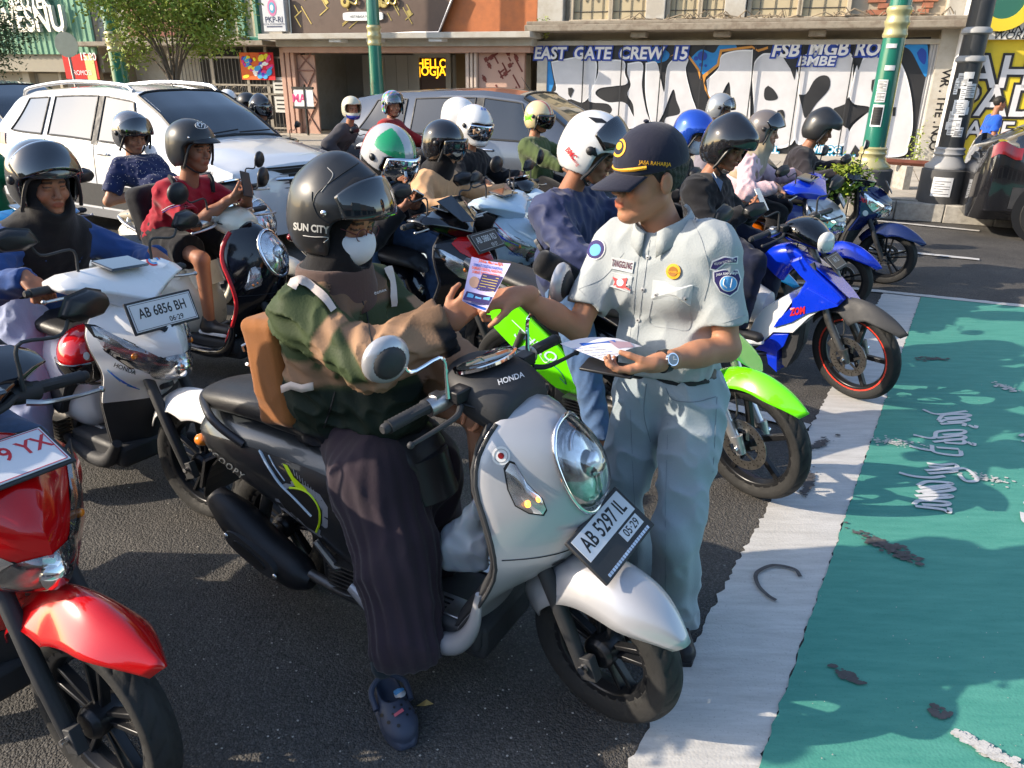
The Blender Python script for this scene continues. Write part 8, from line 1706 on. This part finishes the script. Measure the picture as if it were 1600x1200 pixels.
on_line(U, [(1016, 375), (1008, 430), (1000, 490), (992, 560)], mat('seam_grey', s2l((150, 155, 160)), .8), .0008, 'placket_seam'); on_line(U, [(1000, 388), (994, 440), (988, 500), (980, 560)], _mc['seam_grey'], .0006, 'placket_seam')
on(U, [(1021, 437), (1083, 445), (1079, 477), (1018, 466)], M_fl, 'pocket_flap', off=.0035, rings=4, smooth=0); on_line(U, [(1019, 470), (1016, 505), (1050, 513), (1077, 514), (1079, 478)], _mc['seam_grey'], .0007, 'pocket_seam', n=30)
on(U, [(955, 424), (989, 432), (985, 457), (952, 447)], M_fl, 'pocket_flap', off=.0035, rings=3, smooth=0)
M_mar = mat('thread_maroon', s2l((90, 40, 60)), .8); M_pat = mat('patch_navy', s2l((48, 40, 96)), .75); M_patl = mat('patch_blue', s2l((90, 160, 215)), .7)
on(U, [(956, 401), (992, 408), (989, 427), (955, 419)], M_fl, 'name_strip', off=.004, smooth=0); on_text(U, 'TANGGUNG', (973, 413), (32, 6), 11, M_mar, off=.0055, bold=.02)
on(U, [(957, 432), (968, 436), (982, 434), (979, 445), (986, 453), (970, 449), (957, 448), (962, 440)], mat('wing_red', s2l((200, 80, 80)), .8), 'wing_badge', off=.0055); on(U, circ(971, 441, 5.5), mat('wing_pale', s2l((205, 200, 220)), .8), 'wing_badge', off=.0065)
on(U, circ(1053, 424, 11.5, 12.5), M_cy, 'round_badge', off=.005, dome=.002); on(U, circ(1053, 424, 7, 8), mat('badge_dark', s2l((150, 95, 20)), .5), 'round_badge', off=.0075); on_text(U, 'RAHARJA', (1053, 425), (20, 2), 4, M_cy, off=.0085, bold=.02)
on(U, [(1108, 421), (1112, 407), (1130, 400), (1152, 400), (1151, 412), (1132, 413), (1118, 424)], P_wdec, 'arc_patch', off=.003); on(U, [(1110, 419), (1114, 409), (1131, 402), (1150, 402), (1149, 410), (1131, 411), (1118, 421)], M_pat, 'arc_patch', off=.0042); on_text(U, 'WILAYAH YOGYAKARTA', (1131, 409), (32, -6), 4.5, P_wdec, off=.0055)
O = [(1113, 424), (1130, 420), (1152, 421), (1157, 436), (1152, 455), (1140, 464), (1124, 456), (1114, 440)]; c = np.mean(O, 0); on(U, O, P_wdec, 'shield_patch', off=.003); on(U, [tuple(c+(np.array(p)-c)*.9) for p in O], M_pat, 'shield_patch', off=.0042); on(U, circ(1137, 443, 13, 12.5), P_wdec, 'shield_patch', off=.0052); on(U, circ(1137, 443, 11.5, 11), M_patl, 'shield_patch', off=.006)
on_text(U, 'JASA RAHARJA', (1134, 428), (32, -3), 5.5, P_wdec, off=.0065, bold=.015); on_line(U, [(1132, 436), (1130, 444), (1134, 449)], P_wdec, .0015, off=.007); on_line(U, [(1141, 435), (1139, 449)], P_wdec, .0015, off=.007)
on(U, circ(932, 390, 14, 17, rot=.5), P_wdec, 'round_patch', off=.003); on(U, circ(932, 390, 12.5, 15.5, rot=.5), M_pat, 'round_patch', off=.0042); on(U, circ(932, 391, 8, 10, rot=.5), M_patl, 'round_patch', off=.0052)
Tr = [o for o in root.children if o.name.startswith('trousers')][0]; M_sm = mat('seam_trouser', s2l((112, 124, 134)), .8)
for P_, w_ in (([(1010, 600), (1006, 645), (1016, 690)], .0012), ([(1040, 606), (1052, 624), (1085, 628), (1118, 620)], .0014), ([(1120, 620), (1112, 760), (1095, 940)], .0008), ([(1044, 660), (1040, 800), (1040, 930)], .0006), ([(985, 640), (990, 760), (996, 880)], .0006)): on_line(Tr, P_, M_sm, w_, 'seam')
for P_ in ([(905, 452), (945, 432), (975, 395)], [(1100, 470), (1108, 430), (1098, 380), (1082, 345)], [(1130, 505), (1165, 492)], [(892, 440), (915, 462)]): on_line(U, P_, _mc['seam_grey'], .0007, 'seam')
# collar and shoulder boards
nk = s['neck']; fw = s['fw_']; L = s['L_']
for k in (1, -1):
    b = B(); G = []
    for t in np.linspace(0, 1, 9):
        a = k*(.25+t*2.3); base = nk+fw*(math.cos(a)*.070+.004)+L*math.sin(a)*.072-up*(.022-.045*(t**.7)); o_ = nrm(fw*math.cos(a)+L*math.sin(a)); tip = (1-t)**2*.03; G.append([base+up*.018, base+up*.022+o_*.006, base-up*(.012+tip)+o_*.022+fw*tip*.35])
    b.grid(np.array(G)); obj('collar', b, M_uni, root, smooth=60, solid=.003, off=off)
# watch
e, t = s['A'][1]; d = nrm(t-e); c = t-d*.018; b = B(); b.tube([c-d*.011, c-d*.010, c+d*.010, c+d*.011], [.027, .0315, .0315, .027], n=24); w_ = obj('watch_strap', b, M_pl, root, off=off); dc = nrm(np.array([0, 0, CAMH])-c); dc = nrm(dc-d*(dc@d)); q = c+dc*.033
b = B(); b.tube([q-dc*.004, q+dc*.004], [.0185, .0175], n=24); wf = obj('watch_case', b, M_chr, w_, off=off); b = B(); b.tube([q+dc*.004, q+dc*.0048], [.0145, .0145], n=24); obj('watch_dial', b, mat('dial_grey', (.25, .26, .27), .2, coat=1.), wf, off=off); b = B(); b.box(q+dc*.0055, (.001, .001, .018)); b.box(q+dc*.0055+L*.004, (.009, .001, .001)); obj('watch_hand', b, P_wdec, wf, off=off)
# phone and sheet in the officer's hand
M_pap = mat('paper', (.66, .66, .72), .5, noise=.03)
def sheet(name, label, cat, corners, m, bow=.01, nu=14, nv=10):
    c = [np.array(q) for q in corners]; o = np.mean(c, 0); t = thing(name, label, cat, loc=tuple(o)); n = nrm(np.cross(c[1]-c[0], c[3]-c[0])); G = []
    for v in np.linspace(0, 1, nv): G.append([c[0]*(1-u)*(1-v)+c[1]*u*(1-v)+c[2]*u*v+c[3]*(1-u)*v+n*bow*math.sin(u*3.14)-o for u in np.linspace(0, 1, nu)])
    b = B(); b.grid(np.array(G)); return t, obj('page', b, m, t, smooth=60)
zz = 1.062; q = [gnd(875, 537, zz), gnd(966, 529, zz+.02), gnd(1003, 541, zz), gnd(951, 567, zz-.01)]
tl, pg = sheet('leaflet_stack', 'printed leaflets lying flat on the officer\'s left palm', 'leaflet', q, M_pap, -.012)
on(pg, [(905, 537), (960, 532), (962, 536), (910, 541)], P_bdec, 'print', rings=1); on(pg, [(950, 533), (985, 535), (990, 543), (965, 545)], mat('print_rose', (.45, .3, .35), .6), 'print', rings=2)
for k in range(5): on_text(pg, 'data layanan santunan', (915+k*10, 544+k*3.6), (44, -3), 3, M_blk if k % 2 else P_bdec, off=.0015)
b = B(); zc = gnd(952, 575, 1.035); ph = thing('phone', 'black phone under the leaflets in the officer\'s left hand', 'phone', loc=tuple(zc)); b.box((0, 0, 0), (.145, .074, .009), Matrix.Rotation(-.45, 3, 'Z')@Matrix.Rotation(.1, 3, 'X')); obj('case', b, M_pl, ph, bevel=.003)
q = [atY(737, 401, 1.99), atY(798, 412, 1.96), atY(759, 487, 1.90), atY(722, 470, 1.92)]
tl, pg = sheet('leaflet', 'lavender printed leaflet passed between rider and officer', 'leaflet', q, mat('paper_lavender', s2l((188, 178, 222)), .5, noise=.05, nscale=10), .010)
on(pg, circ(768, 403, 9, 3.5), P_wdec, 'print', off=.001); on_text(pg, 'JASA RAHARJA', (767, 411), (38, 7), 6, mat('print_orange', s2l((225, 90, 40)), .6), off=.0015, bold=.03)
for k, (y, w, m_) in enumerate(((417, 46, P_bdec), (422, 48, _mc['print_orange']), (428, 44, _mc['print_orange']))): on_text(pg, 'SAMSAT DIGITAL NASIONAL', (763-k*1.5, y), (w, w*.17), 4.5, m_, off=.0015, bold=.02)
on(pg, [(754, 427), (786, 433), (776, 459), (744, 452)], M_pat, 'print', off=.0015); 
for k in range(6): on_line(pg, [(755-k*1.6, 431+k*4), (780-k*1.6, 436+k*4)], mat('print_yellow', s2l((215, 190, 90)), .6), .0009, off=.002, n=5)
on(pg, circ(741, 441, 8, 9), mat('print_tan', s2l((190, 150, 130)), .6), 'print', off=.0015); on(pg, [(729, 455), (775, 464), (765, 478), (723, 468)], M_pat, 'print', off=.0015)
for k in range(3): on(pg, [(731+k*13, 458+k*2), (741+k*13, 460+k*2), (739+k*13, 466+k*2), (729+k*13, 464+k*2)], M_patl, 'print', off=.0022, rings=1)
on(pg, [(723, 470), (762, 482), (760, 486), (722, 474)], P_bdec, 'print', off=.0018, rings=1)
# --- main rider: helmet lettering, collar, straps, backpack, hem
s = A1; off = s['off']; root = s['root']; J = s['upper_o']; Hm = s['hobj']; T1_ = s['torso']; hz = s['hip']; up = s['up_']; nk = s['neck']
on_text(Hm, 'SUN CITY', (486, 356), (54, 6), 12, mat('helmet_print', (.5, .49, .46), .4), off=.002, bold=.035, shear=-.15); on_line(Hm, [(474, 368), (490, 370), (512, 371), (506, 379)], _mc['helmet_print'], .0012, off=.001)
on(Hm, circ(506, 333, 4.5), M_chr, 'rivet', off=.003, dome=.003); on_line(Hm, [(488, 300), (489, 318), (500, 340), (528, 354), (560, 366), (592, 372)], M_blk, .0016, 'shell_seam'); on_line(Hm, [(560, 255), (530, 275), (497, 300), (489, 318)], M_blk, .0014, 'shell_seam')
on(Hm, [(528, 302), (552, 278), (590, 270), (585, 276), (556, 284), (534, 300)], M_blk, 'vent', off=.0025); on_line(Hm, [(512, 262), (520, 275), (502, 300)], mat('scuff', (.3, .3, .29), .4), .0012)
ri = -up*.0
def f_hem(P): d = T1_(P, .050)+.003*np.cos(np.arctan2(P[:, 1]-hz[1], P[:, 0]-hz[0])*70); return smax(smax(d, abs((P-hz)@up+.135)-.030, .006), -T1_(P, .03), .002)
he_ = hz-up*.135
def f_hem(P):
    a = np.arctan2(P[:, 1]-hz[1], P[:, 0]-hz[0]); d = cap(P, he_, he_+up*.05, .172)+.0016*np.cos(a*110); return smax(d, abs((P-he_)@up-.012)-.028, .006)
M_colr = C_('collar_brown', (86, 68, 62))
def f_col(P): d = smin(cap(P, nk-up*.05, nk+up*.075, .122, .110), cap(P, nk-up*.055-s['L_']*.06, nk-up*.055+s['L_']*.06, .085), .03); d = smax(d, -cap(P, nk, nk+up*.2, .098), .006); d = smax(d, (P-nk)@up-.055, .006); return smax(d, -((P-nk)@up+.075), .01)-.003*folds(P-nk.astype(np.float32), .6, 2)
b = B(); sdb(b, f_col, nk-.24, nk+.24, .006); obj('jacket_collar', b, M_colr, J, smooth=180, off=off)
M_str = C_('strap_cream', (205, 190, 180), noise=.04)
on_band(J, [(456, 452), (464, 440), (482, 447), (502, 463), (520, 488)], 12, M_str, 'strap', .009); on_band(J, [(596, 408), (606, 425), (612, 450), (613, 480)], 11, M_str, 'strap', .010)
on_text(J, 'freenex', (590, 456), (24, -8), 5, P_wdec, off=.004); on_line(J, [(566, 470), (573, 490), (578, 520), (583, 545)], M_blk, .002, 'zip'); on_line(J, [(524, 612), (516, 640), (506, 668)], M_blk, .003, 'pocket_zip')
bk = lp(MM1, 455, 566, -.05); bf = rot(MM1, (1, 0, 0)); t = thing('backpack', 'tan canvas backpack with cream straps on the silver scooter rider', 'backpack', loc=tuple(bk)); Rb = frame(rot(MM1, (1, 0, .12))).astype(np.float32); M_bp = C_('tan_canvas', (140, 88, 44), nscale=8)
def f_bp(P): Q = P@Rb; d = rbx(Q, (.02, 0, 0), (.075, .13, .17), .028); d = smin(d, rbx(Q, (-.055, 0, -.075), (.035, .10, .075), .03), .012); return d-.004*folds(P, .6, 4)
b = B(); sdb(b, f_bp, (-.25, -.25, -.25), (.25, .25, .25), .0065); o = obj('bag', b, M_bp, t, smooth=180)
b = B(); b.tube([tuple(Rb@np.array(p)) for p in ((-.085, -.1, .02), (-.098, -.06, -.005), (-.1, 0, .0), (-.098, .06, -.005), (-.085, .1, .02))], .006, n=6); b.tube([tuple(Rb@np.array(p)) for p in ((-.03, -.11, .10), (-.05, -.13, .09), (-.06, -.12, .07))], .004, n=6); obj('buckle', b, M_alu, t)
b = B(); P = [lp(MM1, x, y, -.21) for x, y in ((440, 608), (455, 602), (472, 607), (490, 603))]; b.grid(np.array([[p-bk+[0, 0, .012], p-bk-[0, 0, .012]] for p in P])); obj('strap', b, M_str, t, solid=.003)
b = B(); Rg = s['Rh']; Hg = s['Hc']
for k in (-1, 1): b.tube([Hg+Rg@np.array([.108-.35*abs(k*.032+.021*math.cos(a))**1.5, k*.032+.021*math.cos(a), .004+.019*math.sin(a)])*.95 for a in np.linspace(0, 6.3, 20)], .0016, n=5)
b.tube([Hg+Rg@np.array([.102, -.054, .008])*.95, Hg+Rg@np.array([.02, -.078, .01])*.95], .0015, n=5)
obj('glasses', b, mat('glasses_wine', (.12, .03, .04), .3), root, off=off)
# clog details
for x, y in ((607, 1099), (616, 1108), (620, 1090), (627, 1104), (633, 1096), (640, 1110), (614, 1118), (649, 1116), (636, 1119)): on(cl_, circ(x, y-2, 1.9), M_blk, 'hole', rings=1)
for x, y in ((597, 1118), (608, 1129), (623, 1134)): on(cl_, circ(x, y, 3, 3), M_blk, 'hole', rings=1)
on(cl_, circ(625, 1086, 7), P_wdec, 'charm', off=.006, dome=.004); on(cl_, circ(624, 1083, 5), M_patl, 'charm', off=.010, dome=.003); on(cl_, [(616, 1118), (628, 1109), (631, 1113), (618, 1122)], mat('charm_rose', s2l((190, 90, 100)), .5), 'charm', off=.006); on(cl_, circ(648, 1105, 4, 5), M_gold, 'charm', off=.006, dome=.004)
lf = gnd(664, 1103); t = thing('fallen_leaf', 'dry yellow leaf beside the clog toe', 'leaf', loc=tuple(lf)); b = B(); b.add([(-.025, -.004, .004), (0, -.012, .012), (.026, .004, .004), (.004, .01, .016)], [(0, 1, 3), (1, 2, 3)]); obj('blade', b, mat('leaf_dry', (.45, .3, .1), .6), t, smooth=0)
# --- silver scooter graphics
D1 = lambda L_: z4(300, 560, L_)
on(bd1, D1([(520, 880), (560, 790), (640, 760), (720, 800), (800, 850), (850, 930), (850, 1050), (810, 1120), (740, 1100), (640, 1010), (560, 940)]), P_dsil, 'graphic', off=.0012, rings=5)
on(bd1, D1([(545, 880), (580, 820), (640, 795), (710, 830), (775, 880), (815, 950), (815, 1030), (785, 1085), (720, 1070), (650, 1000), (580, 930)]), M_blk, 'graphic', off=.002, rings=5)
on_line(bd1, D1([(612, 808), (660, 812), (720, 835), (775, 895), (800, 960), (798, 1030), (778, 1085)]), P_lime, .0042, 'graphic', off=.001); on(bd1, D1([(570, 655), (600, 668), (640, 740), (725, 822), (715, 838), (650, 800), (610, 730)]), P_lime, 'graphic', off=.0032, rings=3)
on_line(bd1, D1([(425, 575), (470, 660), (550, 780), (640, 870), (750, 985)]), P_ice, .0052, 'graphic', off=.001); on_line(bd1, D1([(480, 605), (520, 680), (580, 765)]), P_ice, .002, 'graphic', off=.001)
for k in range(9): on_line(bd1, D1([(635+k*18, 695+k*18), (645+k*17, 735+k*17)]), P_dsil, .0013, 'graphic', off=.001, n=4)
on_text(bd1, 'SCOOPY', tuple(D1([(215, 655)])[0]), (56, 42), 9, mat('badge_cream', (.6, .58, .5), .3), off=.003, bold=.02, space=1.3)
pod1 = [o for o in t1.children if o.name.startswith('gauge_pod')][0]; on_text(pod1, 'HONDA', (798, 592), (40, -13), 9, P_wdec, off=.003, bold=.02)
on(ap1, circ(783, 712, 14.5, 15), P_wdec, 'sticker', off=.002); on(ap1, circ(783, 712, 5), M_redl, 'sticker', off=.003); on_line(ap1, circ(783, 712, 10.5)+[circ(783, 712, 10.5)[0]], M_dgr if False else P_dgry, .0006, 'sticker', off=.003)
# plastic bag on the bag hook
pb = lp(MM1, 727, 835, -.02); t = thing('plastic_bag', 'knotted white plastic bag with a food box hanging inside the silver scooter\'s leg shield', 'bag', loc=tuple(pb))
def f_pb(P): d = smin(rbx(P, (0, 0, -.05), (.072, .06, .055), .03), cap(P, (0, 0, .0), (.045, .0, .14), .045, .012), .06); return d-.006*folds(P, 1.1, 12, ax=(0, 0, 1))
b = B(); sdb(b, f_pb, (-.14, -.14, -.16), (.14, .14, .2), .005); obj('film', b, mat('bag_film', (.62, .70, .76), .25, trans=.35, sss=.2, alpha=.82), t, smooth=180); b = B(); b.box((0, 0, -.055), (.10, .085, .06)); obj('food_box', b, mat('box_rose', (.5, .36, .36), .6), t, bevel=.008)
# --- white scooter: lettering, chevrons, stickers, red helmet
on_text(ap2, 'HONDA', (196, 576), (34, 13), 7, M_blk, off=.002, bold=.01)
for k in range(2): on(ap2, [(249, 509+k*6), (258, 513+k*6), (267, 506+k*6), (267, 509+k*6), (258, 517+k*6), (249, 512+k*6)], M_blk, 'chevron', off=.022, rings=1)
cw = [o for o in t2.children if o.name.startswith('bar_cowl')][0]; on(cw, circ(240, 408, 12, 8, rot=.15), P_redd, 'sticker', off=.003); on(cw, circ(240, 408, 9, 6, rot=.15), M_patl, 'sticker', off=.004); on(cw, circ(240, 408, 5, 3.5), P_wdec, 'sticker', off=.005)
for i in range(7): on_line(ap2, [(168+i*5, 578+i*4), (188+i*5, 596+i*2)], P_blue if i % 2 else P_cyan, .002, 'graphic')
hp = lp(MM2, 140, 562, -.13); t = thing('red_helmet', 'glossy red helmet hanging on the white scooter beside the woman\'s knee', 'helmet', loc=tuple(hp)); s = dict(Hc=hp, Rh=frame(rot(MM2, (.5, -.8, -.35))), off=hp, root=t, near=1, sc=.86)
helmet(s, dict(kind='open', m=mat('helmet_red', (.55, .01, .015), .12, coat=1.), visor=M_smoke, k=.9)); on(s['hobj'], circ(135, 556, 5, 6), P_wdec, 'decal'); on(s['hobj'], circ(138, 573, 5, 6), P_wdec, 'decal')
# --- green and blue motorcycles
gsc = [o for o in t21.children if o.name.startswith('side_cover')]; gsc = gsc[0]
on_text(gsc, 'SHIRO', (838, 540), (62, 44), 15, P_ice, off=.003, bold=.01, shear=.2); on_line(gsc, [(800, 500), (830, 530), (850, 565), (862, 560)], P_wdec if False else P_wdec, .0025); on_line(gsc, [(850, 560), (875, 580), (885, 600), (875, 590)], M_grn, .003)
O = [(1122, 560), (1140, 550), (1170, 568), (1196, 572), (1197, 582), (1180, 586), (1150, 583), (1130, 575)]; on(fc21, O, M_refl, 'headlight', off=.003, dome=.010); on(fc21, O, M_lens, 'headlight_glass', off=.006, dome=.018, rings=5); on(fc21, [(1163, 533), (1178, 528), (1192, 548), (1190, 562), (1175, 560)], M_pl, 'nose_duct', off=.002)
O = [(1271, 436), (1282, 438), (1300, 450), (1309, 458), (1296, 457), (1278, 450)]; on(fc20, O, M_refl, 'signal_lamp', off=.004, dome=.006); on(fc20, [(1276, 441), (1288, 446), (1282, 449)], M_ambp, 'bulb', off=.012)
wp = [o for o in t20.children if o.name.startswith('white_panel')][0]; on_text([o for o in t20.children if o.name.startswith('side_cowl')][0], 'ZOM', (1246, 486), (26, -4), 12, P_redd, off=.004, bold=.05, shear=.3)
on_text(ap9, 'HONDA', (1281, 362), (19, 5), 6, M_blk, off=.003, bold=.01); on_text(ap7, 'HONDA', (806, 397), (22, 4), 5, P_bdec, off=.003, bold=.01)
on_line(ap7, [(765, 350), (785, 372), (812, 385)], P_blue, .006, 'graphic'); on_line(ap7, [(770, 345), (800, 375)], P_redd, .003, 'graphic')
on(ap10, circ(1352, 333, 4.5), P_wdec, 'emblem'); on_text(ap10, 'NMAX', (1350, 313), (24, 12), 7, P_redd, off=.003, bold=.02)
# --- maroon man's collar and sleeve trims, dots on the navy shirt, other touches
U4 = A4['upper_o']; on_line(U4, [(262, 262), (270, 275), (276, 283)], P_wdec, .002, 'collar_trim', off=.003); on_line(U4, [(253, 329), (266, 322), (281, 318)], P_wdec, .002, 'sleeve_trim'); on_line(U4, [(254, 332), (267, 325), (282, 321)], P_bdec, .0015, 'sleeve_trim')
U5 = A5['upper_o']; Mi = wm(U5).inverted(); b = B(); r = random.Random(1); V5 = [v.co for v in U5.data.vertices]; N5 = [v.normal for v in U5.data.vertices]
for i in r.sample(range(len(V5)), min(700, len(V5))): c = V5[i]+N5[i]*.0015; b.ell(tuple(c), (.0024, .0024, .0024), 5, 4)
obj('dots', b, P_wdec, U5, smooth=0)['kind'] = 'stuff'
for k in ((4, A4), (5, A5)):
    pass
on_text(A4['hobj'], 'KYT', (315, 196), (15, 3), 7, P_wdec, off=.003, bold=.03); on_line(A4['hobj'], circ(315, 196, 10, 5.5)+[circ(315, 196, 10, 5.5)[0]], P_wdec, .0015, 'ring', off=.002)
on_text(A11['hobj'], 'BMC', (893, 240), (14, 16), 9, P_redd, off=.003, bold=.02); on_text(A11['hobj'], 'Racing', (897, 250), (14, 17), 7, P_redd, off=.003); on(A11['hobj'], [(918, 234), (930, 230), (950, 245), (958, 262), (935, 262), (920, 260)], M_pl, 'vent_plate', off=.003, dome=.002); on(A11['hobj'], [(918, 183), (940, 186), (952, 194), (930, 192)], M_pl, 'top_vent', off=.003)
on(A10['hobj'], [(823, 175), (828, 179), (833, 178), (829, 184), (832, 189), (825, 187), (820, 190), (821, 184), (818, 180), (823, 180)], P_green, 'leaf_print')
on_text(A8['hobj'], 'KYT', (757, 171), (11, 2), 4, P_bdec, off=.003, bold=.02)
on(A12['upper_o'], [(1083, 262), (1092, 252), (1105, 250), (1120, 262), (1128, 285), (1125, 300), (1118, 285), (1108, 268), (1095, 260)], M_jn, 'denim_strap', off=.008, rings=4); on_line(A12['upper_o'], [(1082, 266), (1093, 257), (1108, 262), (1118, 280)], P_wdec, .003, 'piping', off=.009)
# grey sling bag on the navy jacket
U = A11['upper_o']; on_line(U, [(826, 345), (838, 372), (855, 400), (880, 425)], M_pl, .014, 'sling_strap', off=.006); c = hit(U, 875, 415, .03)
if c is not None:
    t = thing('sling_bag', 'dark sling bag worn across the navy jacket', 'bag', loc=tuple(c)); b = B(); f_ = lambda P: rbx(P, (0, 0, 0), (.10, .05, .055), .035, R=np.array(Matrix.Rotation(.5, 3, 'Y')).astype(np.float32))-.003*folds(P, 1, 3); sdb(b, f_, (-.16,)*3, (.16,)*3, .008); obj('bag', b, M_bk, t, smooth=180)
# backpack of the maroon man
c = lp(MM4, 225, 325, 0.); t = thing('backpack', 'black backpack on the back of the man in the maroon shirt', 'backpack', loc=tuple(c)); Rb2 = frame(rot(MM4, (1, 0, .2))).astype(np.float32); b = B(); sdb(b, lambda P: rbx(P@Rb2, (.05, 0, -.04), (.07, .125, .17), .055)-.005*folds(P, .6, 8), (-.28,)*3, (.28,)*3, .009); obj('bag', b, M_bk, t, smooth=180)
on_line(U4, [(258, 268), (268, 282), (275, 300)], M_bk, .014, 'backpack_strap', off=.006); on_line(U4, [(322, 268), (330, 282), (332, 300)], M_bk, .014, 'backpack_strap', off=.006)
# bundle of green vegetables on the navy scooter
c = lp(MM10, 1305, 288, -.16); t = thing('vegetables', 'bundle of leafy green vegetables on the dark blue scooter\'s footboard', 'vegetables', loc=tuple(c)); b = B(); leaves(b, np.array([0, 0, 0.]), 2600, .11, .06, .055, .055, random.Random(9)); leaves(b, np.array([.12, 0, .12]), 400, .06, .05, .04, .05, random.Random(10)); obj('foliage', b, M_lf, t, smooth=0)
# orange inner panel of the silver scooter and water bottle
b = B(); c = lp(MM5, 205, 355, -.12); t = thing('water_bottle', 'clear water bottle in the side pocket by the beige scooter', 'bottle', loc=tuple(c)); b.lathe([(0, -.09), (.03, -.088), (.032, 0), (.03, .05), (.012, .08), (.012, .095), (0, .096)], axis='z', n=16); obj('bottle', b, M_lens, t); b = B(); b.lathe([(0, .11), (.015, .11), (.015, .09)], axis='z', n=12); obj('bottle_cap', b, P_cyan, t)
